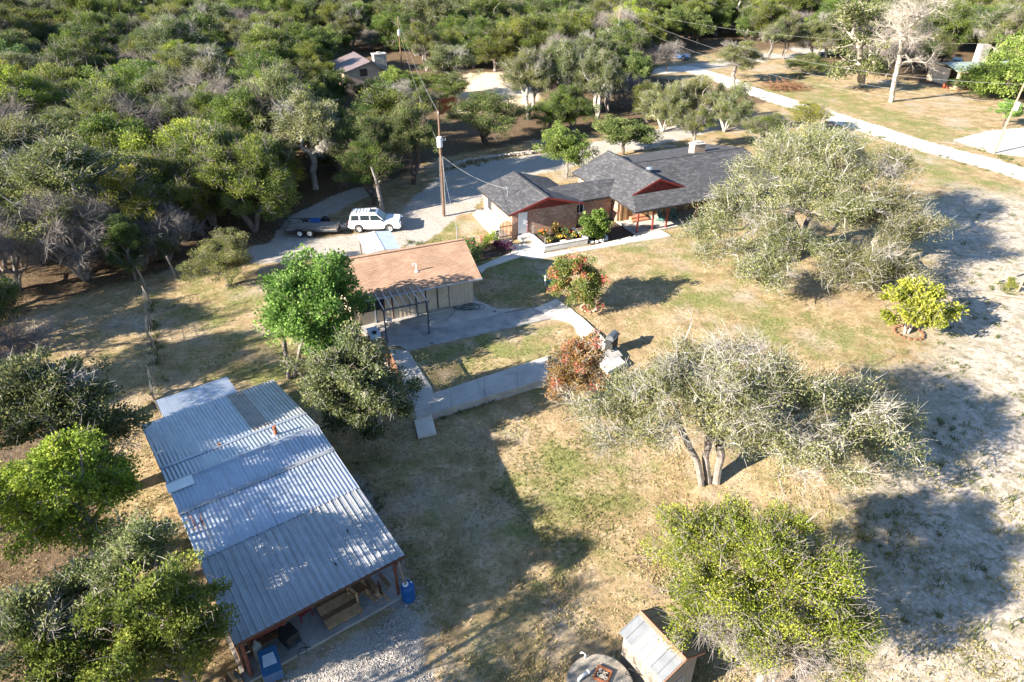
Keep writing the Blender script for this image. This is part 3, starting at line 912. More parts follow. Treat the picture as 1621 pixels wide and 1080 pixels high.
# ------------------------------------------------------------------ metal workshop shed
STH = math.radians(36.1)
def workshop():
    a = at(370, 1022, 2.3)
    S = thing('workshop_shed', 'long open-fronted workshop shed with corrugated galvanised roof', 'shed', (a.x, a.y, LOW), STH)
    W, yr, yb = 6.75, 8.4, 15.0
    ze, zr, zb = 2.7, 3.75, 2.65
    zb_ = lambda y: ze + (zr-ze)*y/yr if y <= yr else zr - (zr-zb)*(y-yr)/(yb-yr)
    sf = math.atan2(zr-ze, yr); sb_ = -math.atan2(zr-zb, yb-yr)
    lf = math.hypot(yr, zr-ze); lb = math.hypot(yb-yr, zr-zb)
    n = 8; sw = W/n
    rows = [(0.0, 4.1, 'rib', m_galv_old), (4.0, 6.65, 'cor', m_galv), (6.55, yr+0.02, 'cor', m_galv)]
    cache = {}
    def get(kind, length):
        k = (kind, round(length,2))
        if k not in cache:
            cache[k] = sheet_mesh('roof_sheet', sw+0.004, length, 0.29 if kind == 'rib' else 0.165, 0.035 if kind == 'rib' else 0.028, m_galv, kind == 'rib')
        return cache[k]
    for ri, (y0, y1, kind, mat) in enumerate(rows):
        L_ = (y1-y0)/math.cos(sf)
        for i in range(n):
            place_sheet(get(kind, L_), S, (i*sw, y0, zb_(y0)+0.004+ri*0.012+0.001*(i%2)), sf, mat=mat)
    for (y0, y1, ri) in ((yr, yr+1.55, 1), (yr+1.45, yb+0.1, 0)):
        L_ = (y1-y0)/math.cos(sb_)
        for i in range(n):
            mat = m_galv
            if ri == 0 and i == 5: mat = m_galv_dark
            if ri == 0 and i >= 6: mat = m_galv_old
            place_sheet(get('cor', L_), S, (i*sw, y0, zr-(zr-zb)*(y0-yr)/(yb-yr)+0.006+ri*0.012+0.001*(i%2)), sb_, mat=mat)
    # ridge cap and flashings
    MB().slab([(-0.03,yr-0.19,zr+0.02),(W+0.03,yr-0.19,zr+0.02),(W+0.03,yr,zr+0.075),(-0.03,yr,zr+0.075)],0.01).slab([(-0.03,yr,zr+0.075),(W+0.03,yr,zr+0.075),(W+0.03,yr+0.19,zr+0.02),(-0.03,yr+0.19,zr+0.02)],0.01).build('ridge_cap', m_galv, S)
    MB().slab([(-0.02,6.53,zb_(6.53)+0.06),(W+0.02,6.53,zb_(6.53)+0.06),(W+0.02,6.75,zb_(6.75)+0.065),(-0.02,6.75,zb_(6.75)+0.065)],0.01).build('flashing', m_galv_old, S)
    MB().slab([(-0.02,9.9,zb_(9.9)+0.062),(W+0.02,9.9,zb_(9.9)+0.062),(W+0.02,10.1,zb_(10.1)+0.062),(-0.02,10.1,zb_(10.1)+0.062)],0.01).build('flashing', m_galv, S)
    MB().slab([(-0.06,7.85,zb_(7.85)+0.085),(1.0,7.85,zb_(7.85)+0.085),(1.0,yr-0.02,zb_(yr-0.02)+0.1),(-0.06,yr-0.02,zb_(yr-0.02)+0.1)],0.015).build('patch_sheet', m_white, S)
    # rust streaks as their own thin corroded strips
    rr = random.Random(2)
    for i in range(16):
        x = rr.choice([0.3,0.36,0.62,0.7,0.48]) + rr.uniform(-.03,.03); y0 = rr.uniform(5.1,6.2); ln = rr.uniform(0.08,0.42); ww = rr.uniform(0.012,0.035)
        y1 = min(6.5, y0+ln)
        MB().slab([(x,y0,zb_(y0)+0.048),(x+ww,y0+0.02,zb_(y0+0.02)+0.048),(x+ww*0.8,y1,zb_(y1)+0.048),(x-ww*0.2,y1-0.03,zb_(y1-0.03)+0.048)],0.004).build('rust_streak', m_rust, S)
    v = MB().tube([(4.95,9.05,3.5),(4.95,9.05,4.2)],0.085,10).build('stove_pipe', m_rust, S)
    MB().lathe([(0.22,0),(0.2,0.04),(0.09,0.09)],12,(4.95,9.05,3.66)).build('pipe_collar', m_galv, v)
    MB().tube([(2.6,10.1,3.4),(2.6,10.1,3.6)],0.07,8).build('vent_stub', m_rust, S)
    MB().tube([(4.3,1.1,2.8),(4.25,1.0,3.02),(4.3,0.9,2.97)],0.035,8).build('vent_stub', m_black, S)
    MB().tube([(5.35,2.2,2.95),(5.35,2.2,3.1)],0.035,8).build('vent_stub', m_black, S)
    # purlins / rim beams
    m_rim = M('shed_green_trim', (0.10,0.17,0.06), 0.7)
    for x in (0.06, W-0.06):
        MB().bar((x,0.05,ze-0.09),(x,yr,zr-0.09),0.05,0.16).bar((x,yr,zr-0.09),(x,yb,zb-0.09),0.05,0.16).build('rim_beam', m_rim if x < 1 else m_rust, S)
    MB().bar((0.0,0.06,ze-0.10),(W,0.06,ze-0.10),0.06,0.18).build('rim_beam', M('dark_brown_steel',(0.07,0.035,0.028),0.7), S)
    MB().bar((0.0,yb-0.06,zb-0.09),(W,yb-0.06,zb-0.09),0.06,0.14).build('rim_beam', m_rust, S)
    for y in (1.5, 3.0, 4.5, 6.0):
        MB().bar((0.05,y,zb_(y)-0.06),(W-0.05,y,zb_(y)-0.06),0.05,0.1).build('purlin', m_rust, S)
    # posts
    m_post = M('rusty_brown_post', (0.16,0.055,0.035), 0.8, (0.10,0.04,0.03), 5)
    for (x, y) in ((0.25,0.45),(W-0.3,0.45),(0.25,4.2),(W-0.2,4.2)):
        MB().tube([(x,y,0),(x,y,ze-0.05+ (zr-ze)*y/yr)],0.075,8).build('post', m_post, S)
    MB().bar((W-0.25,0.5,1.8),(W+0.05,0.1,2.55),0.06,0.06).build('brace', m_post, S)
    # walls of the closed part and the low left side
    m_wall = M('shed_wall_sheet', (0.25,0.22,0.19), 0.7, (0.18,0.15,0.13), 1.2)
    MB().box(0.12,W-0.12,4.3,4.4,0,3.05).build('wall', m_wall, S)
    MB().box(0.12,0.2,4.4,yb-0.3,0,2.5).build('wall', m_wall, S)
    MB().box(W-0.2,W-0.12,4.4,yb-0.3,0,2.5).build('wall', m_wall, S)
    MB().box(0.2,W-0.2,yb-0.4,yb-0.3,0,2.5).build('wall', m_wall, S)
    for i in range(9):
        MB().box(0.08,0.14,0.75+0.4*i,0.75+0.4*i+0.38,0.05,1.9+0.05*math.sin(i*3)).build('side_board', [m_wood_brown,m_wood_tan][i%2], S)
    MB().box(-0.05,W+0.05,0.25,4.3,-0.1,0.1).build('slab_floor', m_concrete_dark, S, bevel=0.01)
    # lean-to sheet behind
    lt = sheet_mesh('lean_to_sheet', 0.94, 2.6, 0.076, 0.012, m_galv)
    for i in range(4):
        place_sheet(lt, S, (1.1+i*0.935, yb-0.35, zb-0.1), math.radians(-3), 'lean_to_sheet')
    for x in (1.2, 4.75):
        MB().tube([(x,yb+2.1,0),(x,yb+2.1,zb-0.32)],0.05,7).build('post', m_wood_grey, S)
    MB().bar((1.1,yb+2.1,zb-0.30),(4.8,yb+2.1,zb-0.30),0.05,0.08).build('purlin', m_wood_grey, S)
    return S
SHED = workshop()
def sloc(x, y, z=0.0): return SHED.matrix_basis @ Vector((x, y, z))

# ------------------------------------------------------------------ concrete tank and well house
def water_tank():
    c = at(950, 1083, 0.9)
    T = thing('water_tank', 'round concrete water tank with rusty hatch, cut by the bottom edge', 'tank', (c.x, c.y, gz(c.x,c.y)), 0)
    h = 0.9 - gz(c.x, c.y)
    m_t = M('tank_concrete', (0.30,0.27,0.22), 0.95, (0.22,0.19,0.155), 2.0, bump=0.5, bscale=18, stain=(0.42,0.39,0.33), stain_amt=0.6)
    MB().lathe([(1.2,0),(1.2,h-0.06),(1.18,h-0.02),(1.14,h)],48).build('tank_body', m_t, T, smooth=False)
    hx, hy = 0.12, 0.32
    f = MB(); R = math.radians(-28)
    def fr(dx, dy, sx, sy): 
        q = Matrix.Rotation(R,3,'Z') @ Vector((dx,dy,0)); f.cbox((hx+q.x,hy+q.y,h+0.05),(sx,sy,0.1),R)
    fr(0,0.24,0.56,0.06); fr(0,-0.24,0.56,0.06); fr(0.25,0,0.06,0.42); fr(-0.25,0,0.06,0.42)
    ho = f.build('hatch_frame', m_rust, T)
    MB().cbox((hx,hy,h+0.012),(0.44,0.42,0.02),R).build('hatch_floor', m_black, ho)
    rr = random.Random(9)
    st = MB()
    for i in range(46):
        q = Matrix.Rotation(R,3,'Z') @ Vector((rr.uniform(-.19,.19), rr.uniform(-.18,.18), 0))
        st.cbox((hx+q.x,hy+q.y,h+0.04+rr.uniform(0,.03)),(rr.uniform(.04,.12),0.03,0.03),rr.uniform(0,3))
    tag(st.build('hatch_stones', m_stone, ho), kind='stuff')
    p = MB(); p.tube([(-0.75,0.12,h),(-0.75,0.12,h+0.1),(-0.68,0.17,h+0.14),(-0.42,0.36,h+0.14)],0.06,10); p.tube([(-0.42,0.36,h+0.14),(-0.36,0.4,h+0.13)],0.075,10); p.build('white_pipe', m_white, T, smooth=True)
    MB().tube([(-0.45,1.0,h-0.1),(-0.45,1.0,h+0.25),(-0.58,1.02,h+0.32),(-0.62,1.02,h+0.25)],0.025,8).build('standpipe', m_white, T, smooth=True)
    MB().cbox((0.0,-0.3,h+0.08),(0.32,0.4,0.16),R).build('lid', m_rust, T)
    return T
water_tank()

def well_house():
    e0, e1 = at(980,1001,1.95), at(1048,1077,1.95)
    th = math.atan2(e1.y-e0.y, e1.x-e0.x)
    # local x runs along the eave towards the camera, local y across to the far eave
    P = thing('well_house', 'small tan well house with grey panel roof and copper-coloured ridge', 'shed', (e0.x, e0.y, gz(e0.x,e0.y)), th)
    g0 = gz(e0.x, e0.y); ze = 1.95-g0; zr = ze+0.42
    L_, W = 2.25, 2.0
    m_pan = M('pale_grey_panel',(0.29,0.28,0.265),0.5,(0.25,0.24,0.23),3,metal=0.2)
    m_pan2 = M('sheeny_grey_panel',(0.23,0.24,0.25),0.4,(0.19,0.20,0.21),3,metal=0.4)
    m_cop = M('copper_trim',(0.30,0.14,0.095),0.55,(0.25,0.115,0.075),3)
    n = 7
    for i in range(n):
        x0 = L_*i/n; x1 = L_*(i+1)/n-0.012
        mat = m_pan2 if i < 2 or i > 4 else m_pan
        MB().slab([(x0,0,ze),(x1,0,ze),(x1,W/2,zr),(x0,W/2,zr)],0.03).bar((x0+0.015,0,ze+0.014),(x0+0.015,W/2,zr+0.014),0.025,0.03).build('roof_panel', mat, P)
        MB().slab([(x0,W/2,zr),(x1,W/2,zr),(x1,W,ze),(x0,W,ze)],0.03).bar((x0+0.015,W/2,zr+0.014),(x0+0.015,W,ze+0.014),0.025,0.03).build('roof_panel', M('brown_grey_panel',(0.22,0.18,0.14),0.6), P)
    MB().slab([(-0.02,W/2-0.12,zr-0.01),(L_+0.02,W/2-0.12,zr-0.01),(L_+0.02,W/2,zr+0.05),(-0.02,W/2,zr+0.05)],0.02).slab([(-0.02,W/2,zr+0.05),(L_+0.02,W/2,zr+0.05),(L_+0.02,W/2+0.12,zr-0.01),(-0.02,W/2+0.12,zr-0.01)],0.02).build('ridge_cap', m_cop, P)
    MB().bar((L_+0.03,0,ze-0.03),(L_+0.03,W/2,zr-0.03),0.03,0.09).bar((L_+0.03,W/2,zr-0.03),(L_+0.03,W,ze-0.03),0.03,0.09).build('rake_trim', m_cop, P)
    m_sid = M('tan_siding',(0.25,0.215,0.175),0.75,(0.21,0.18,0.145),2)
    y0, y1, x0, x1 = 0.16, W-0.16, 0.12, L_-0.14
    for (y, s) in ((y0,-1),(y1,1)):
        for i in range(8):
            a = x0+(x1-x0)*i/8; b = x0+(x1-x0)*(i+1)/8-0.01
            MB().box(a,b,y-0.02,y+0.02,0.0,ze+0.02).build('siding_board', m_sid, P)
    for x in (x0, x1):
        for i in range(7):
            a = y0+0.025+(y1-y0-0.05)*i/7; b = y0+0.025+(y1-y0-0.05)*(i+1)/7-0.01
            top = lambda y: ze+0.0+(zr-ze)*(1-abs(y-W/2)/(W/2))-0.04
            MB().prism([(x-0.02,a,0),(x-0.02,b,0),(x-0.02,b,top(b)),(x-0.02,a,top(a))],(0.04,0,0)).build('siding_board', m_sid, P)
    MB().box(x1+0.022,x1+0.05,y0+0.35,y0+0.42,0,1.3).box(x1+0.022,x1+0.05,y0+0.35,y0+1.15,1.3,1.37).box(x1+0.022,x1+0.05,y0+1.08,y0+1.15,0,1.3).build('door_trim', M('grey_trim',(0.4,0.37,0.33),0.6), P)
    MB().lathe([(0.06,-0.05),(0.06,0.03),(0.03,0.06)],8,(x1+0.08,W/2,zr-0.22)).build('lamp', m_white, P)
    MB().box(x0-0.01,x1+0.02,y0+0.02,y1-0.02,0,0.05).build('floor', m_concrete, P)
    return P
well_house()
def tank_hose():
    pts = []
    a = at(993,1075,0.92); b = at(1045,1078,0.6)
    base = [at(1003,1072,0.95), at(990,1067,1.0), at(996,1058,1.02), at(1010,1066,0.9), at(1030,1076,0.7), at(1050,1074,0.72)]
    o = MB().tube(base, 0.02, 6).build('hose', m_cable, None, smooth=True)
    tag(o, 'black hose between round tank and tan well house', 'hose')
tank_hose()

# ------------------------------------------------------------------ carport roof by the parked truck
def carport():
    c = [at(569,372.5,2.2), at(611.7,365,2.2), at(630.8,392.5,2.2), at(585.8,400.8,2.2)]
    o = (c[0]+c[2])/2
    th = GTH - math.radians(2)
    C = thing('carport', 'small carport with two pale blue metal roof panels behind guest house', 'carport', (o.x,o.y,0), th)
    m_b = M('blue_white_panel',(0.50,0.56,0.62),0.4,(0.44,0.50,0.56),2,metal=0.35)
    MB().slab([(-1.35,-1.9,2.15),(-0.02,-1.9,2.28),(-0.02,1.9,2.28),(-1.35,1.9,2.15)],0.04).build('roof_panel', m_b, C)
    MB().slab([(0.02,-1.9,2.28),(1.35,-1.9,2.15),(1.35,1.9,2.15),(0.02,1.9,2.28)],0.04).build('roof_panel', m_b, C)
    MB().bar((0,-1.92,2.295),(0,1.92,2.295),0.12,0.03).build('ridge_cap', m_white, C)
    for (x,y) in ((-1.2,-1.75),(1.2,-1.75),(-1.2,1.75),(1.2,1.75)):
        MB().box(x-0.05,x+0.05,y-0.05,y+0.05,0,2.12).build('post', m_wood_grey, C)
carport()

# ------------------------------------------------------------------ neighbour's house up the slope, right-hand house
def far_house():
    c0 = at(544, 114, 3.3)
    th = math.radians(26)
    H = thing('neighbour_house', 'pinkish roofed house with stone chimney among the trees', 'house', (c0.x, c0.y, 0), th)
    def wp(x, y): return Vector((c0.x + x*math.cos(th) - y*math.sin(th), c0.y + x*math.sin(th) + y*math.cos(th), 0))
    m_r = M('mauve_metal_roof',(0.19,0.145,0.14),0.5,(0.155,0.118,0.114),1.0,metal=0.25)
    m_w = M('peach_siding',(0.50,0.37,0.27),0.8,(0.45,0.33,0.24),1.5)
    W, xr, L_ = 7.5, 4.2, 9.5
    ze = 3.3; zr = height_to(wp(xr,0), 97); zq = height_to(wp(W,0), 118)
    n = 9
    for i in range(n):
        y0 = -0.5+(L_+0.5)*i/n; y1 = -0.5+(L_+0.5)*(i+1)/n-0.02
        MB().slab([(-0.4,y0,ze-0.1),(xr,y0,zr),(xr,y1,zr),(-0.4,y1,ze-0.1)],0.1).build('roof_panel', m_r, H)
        MB().slab([(xr+0.004,y0,zr),(W+0.4,y0,zq-0.2),(W+0.4,y1,zq-0.2),(xr+0.004,y1,zr)],0.1).build('roof_panel', m_r, H)
    MB().bar((xr,-0.55,zr+0.02),(xr,L_,zr+0.02),0.25,0.05).build('ridge_cap', m_r, H)
    MB().prism([(0,0,0),(W,0,0),(W,0,zq-0.2),(xr,0,zr-0.12),(0,0,ze-0.12)],(0,0.2,0)).build('wall', m_w, H)
    MB().box(0,0.2,0.21,L_-0.4,0,ze-0.12).build('wall', m_w, H)
    MB().box(W-0.2,W,0.21,L_-0.4,0,zq-0.25).build('wall', m_w, H)
    MB().box(0.21,W-0.21,L_-0.6,L_-0.4,0,zq).build('wall', m_w, H)
    window(H,(3.1,-0.005,2.5),1.1,0.95,'x',M('brown_frame',(0.14,0.09,0.06),0.6),mull=0)
    window(H,(-0.005,3.0,1.2),1.2,1.2,'y',MATS['brown_frame'],mull=1)
    zt = height_to(wp(6.4,2.0), 86)
    c = MB().box(5.4,7.4,1.4,2.7,0.5,zt).build('chimney', M('pale_chimney_stone',(0.34,0.315,0.275),0.9,(0.22,0.205,0.18),2.0,bump=0.6,bscale=3), H)
    MB().box(5.3,7.5,1.3,2.8,zt+0.004,zt+0.15).box(6.1,6.6,1.8,2.3,zt+0.15,zt+0.35).build('chimney_cap', m_concrete, c)
far_house()
def right_house():
    p = at(1512,140)
    H = thing('porch_house', 'cream house with open porch under the big tree at right edge', 'house', (p.x,p.y,0), math.radians(8))
    m_w = M('cream_wall',(0.55,0.42,0.30),0.8,(0.47,0.36,0.25),1.2)
    m_t = M('green_metal_roof',(0.22,0.27,0.23),0.5,(0.18,0.22,0.19),1)
    MB().slab([(-0.6,-0.4,2.6),(14,-0.4,2.6),(14,3.4,3.4),(-0.6,3.4,3.4)],0.14).build('roof', m_t, H)
    MB().slab([(-0.6,3.404,3.4),(14,3.404,3.4),(14,8,2.5),(-0.6,8,2.5)],0.14).build('roof', m_t, H)
    MB().box(-0.6,14,-0.46,-0.405,2.4,2.62).build('fascia', m_w, H)
    for x in (0.0,2.6,6.0): MB().box(x-0.2,x+0.2,-0.2,0.2,0,2.45).build('porch_post', m_w, H)
    MB().box(3.4,14,2.2,2.4,0,2.9).build('wall', m_w, H)
    MB().box(0.0,14,7.2,7.4,0,2.6).build('wall', m_w, H)
    MB().box(3.2,3.4,2.41,7.2,0,2.7).build('wall', m_w, H)
    MB().box(-0.1,0.1,2.2,7.19,0,2.6).build('wall', m_w, H)
    window(H,(8,2.19,1.0),1.6,1.1,'x',m_white)
    c = MB().box(7.0,8.6,5.4,6.6,2.5,5.6).build('chimney', MATS['pale_chimney_stone'], H)
    MB().box(-0.8,9,-1.2,2.2,0,0.12).build('porch_floor', M('brick_paving',(0.40,0.22,0.13),0.9,(0.32,0.17,0.10),3), H)
right_house()
# ------------------------------------------------------------------ trees
def leaf_material(name, dark, mid, light, extra=None, extra_at=0.9, transl=0.38, vary=0.10, hue=0.03):
    m = bpy.data.materials.new(name)
    N, L = nodes_of(m)
    b = N['Principled BSDF']; b.inputs['Roughness'].default_value = 0.6; b.inputs['Specular IOR Level'].default_value = 0.12
    a = N.new('ShaderNodeAttribute'); a.attribute_name = 'tint'
    r = N.new('ShaderNodeValToRGB')
    st = [(0.0, dark), (0.5, mid), (0.85, light)]
    if extra: st += [(extra_at, extra)]
    e = r.color_ramp.elements
    while len(e) < len(st): e.new(0.5)
    for i, (p, c) in enumerate(st): e[i].position = p; e[i].color = rgba(c)
    if extra: r.color_ramp.interpolation = 'LINEAR'
    L.new(a.outputs['Fac'], r.inputs['Fac'])
    oi = N.new('ShaderNodeObjectInfo')
    hs = N.new('ShaderNodeHueSaturation')
    mr = N.new('ShaderNodeMapRange'); mr.inputs[3].default_value = 1-vary*2; mr.inputs[4].default_value = 1+vary*2
    L.new(oi.outputs['Random'], mr.inputs[0]); L.new(mr.outputs[0], hs.inputs['Value'])
    mh = N.new('ShaderNodeMath'); mh.operation = 'MULTIPLY'; mh.inputs[1].default_value = 7.31
    fr = N.new('ShaderNodeMath'); fr.operation = 'FRACT'
    L.new(oi.outputs['Random'], mh.inputs[0]); L.new(mh.outputs[0], fr.inputs[0])
    m2 = N.new('ShaderNodeMapRange'); m2.inputs[3].default_value = 0.5-hue; m2.inputs[4].default_value = 0.5+hue*0.7
    L.new(fr.outputs[0], m2.inputs[0]); L.new(m2.outputs[0], hs.inputs['Hue'])
    L.new(r.outputs[0], hs.inputs['Color'])
    L.new(hs.outputs[0], b.inputs['Base Color'])
    tr = N.new('ShaderNodeBsdfTranslucent'); L.new(hs.outputs[0], tr.inputs['Color'])
    mx = N.new('ShaderNodeMixShader'); mx.inputs[0].default_value = transl
    L.new(b.outputs[0], mx.inputs[1]); L.new(tr.outputs[0], mx.inputs[2])
    L.new(mx.outputs[0], N['Material Output'].inputs['Surface'])
    return m
lf_juniper = leaf_material('juniper_foliage', (0.036,0.06,0.014), (0.108,0.155,0.03), (0.26,0.295,0.062))
lf_juniper_bright = leaf_material('bright_juniper_foliage', (0.078,0.105,0.014), (0.215,0.26,0.033), (0.42,0.43,0.07))
lf_juniper_dark = leaf_material('dark_juniper_foliage', (0.026,0.05,0.014), (0.07,0.112,0.027), (0.165,0.205,0.05))
lf_olive = leaf_material('olive_foliage', (0.06,0.08,0.028), (0.15,0.17,0.06), (0.29,0.30,0.115))
lf_oak = leaf_material('oak_foliage', (0.065,0.083,0.032), (0.175,0.19,0.078), (0.36,0.36,0.17))
lf_oak_dark = leaf_material('dark_oak_foliage', (0.042,0.064,0.022), (0.108,0.138,0.046), (0.24,0.262,0.095))
lf_oak_green = leaf_material('green_oak_foliage', (0.05,0.072,0.028), (0.135,0.165,0.065), (0.28,0.30,0.125))
lf_lime = leaf_material('lime_foliage', (0.10,0.135,0.018), (0.235,0.285,0.038), (0.42,0.44,0.075))
lf_green = leaf_material('fresh_green_foliage', (0.055,0.10,0.02), (0.155,0.24,0.048), (0.31,0.39,0.11))
lf_mid = leaf_material('mid_green_foliage', (0.04,0.075,0.022), (0.112,0.17,0.05), (0.235,0.29,0.105))
lf_pinkmyrtle = leaf_material('pink_myrtle_foliage', (0.06,0.085,0.02), (0.16,0.18,0.045), (0.28,0.21,0.07), extra=(0.56,0.08,0.14), extra_at=0.95)
lf_redmyrtle = leaf_material('red_myrtle_foliage', (0.10,0.09,0.025), (0.25,0.15,0.05), (0.36,0.21,0.09), extra=(0.46,0.10,0.09), extra_at=0.97)
lf_rust = leaf_material('rusty_foliage', (0.14,0.09,0.02), (0.34,0.21,0.04), (0.44,0.30,0.07))
lf_purple = leaf_material('purple_foliage', (0.035,0.014,0.03), (0.07,0.025,0.055), (0.15,0.05,0.10))
bk_silver = M('lichened_bark', (0.34,0.32,0.285), 0.95, (0.19,0.175,0.155), 3.0, bump=0.4)
bk_grey = M('grey_bark', (0.21,0.185,0.165), 0.95, (0.13,0.11,0.095), 3.0, bump=0.4)
bk_dead = M('dead_grey_wood', (0.235,0.207,0.187), 0.95, (0.15,0.13,0.115), 3.0)
bk_pale = M('pale_bark', (0.36,0.32,0.275), 0.95, (0.25,0.22,0.185), 2.0, bump=0.3)
bk_dark = M('dark_bark', (0.12,0.09,0.07), 0.95, (0.08,0.06,0.048), 3.0, bump=0.4)

def quads_to_mesh(name, V, mat, tint=None, smooth=False):
    """V: (n, 4, 3) quads"""
    n = len(V)
    me = bpy.data.meshes.new(name)
    me.vertices.add(n*4); me.vertices.foreach_set('co', np.ascontiguousarray(V, np.float32).ravel())
    me.loops.add(n*4); me.loops.foreach_set('vertex_index', np.arange(n*4, dtype=np.int32))
    me.polygons.add(n); me.polygons.foreach_set('loop_start', np.arange(0, n*4, 4, dtype=np.int32))
    if tint is not None:
        a = me.attributes.new('tint', 'FLOAT', 'POINT')
        a.data.foreach_set('value', np.repeat(tint, 4).astype(np.float32))
    me.materials.append(mat)
    me.update(calc_edges=True)
    return me
def norm(v): return v / np.maximum(np.linalg.norm(v, axis=-1, keepdims=True), 1e-9)
def tubes(A, B, ra, rb, k):
    """tapered k-sided tubes for segments A-B as quads"""
    d = norm(B - A)
    up = np.where(np.abs(d[:, 2:3]) < 0.9, np.array([[0,0,1.0]]), np.array([[1.0,0,0]]))
    sx = norm(np.cross(d, up)); sy = np.cross(d, sx)
    out = []
    for i in range(k):
        a0 = 2*math.pi*i/k; a1 = 2*math.pi*(i+1)/k
        e0 = sx*math.cos(a0) + sy*math.sin(a0); e1 = sx*math.cos(a1) + sy*math.sin(a1)
        out.append(np.stack([A+e0*ra[:,None], A+e1*ra[:,None], B+e1*rb[:,None], B+e0*rb[:,None]], 1))
    return np.concatenate(out, 0)

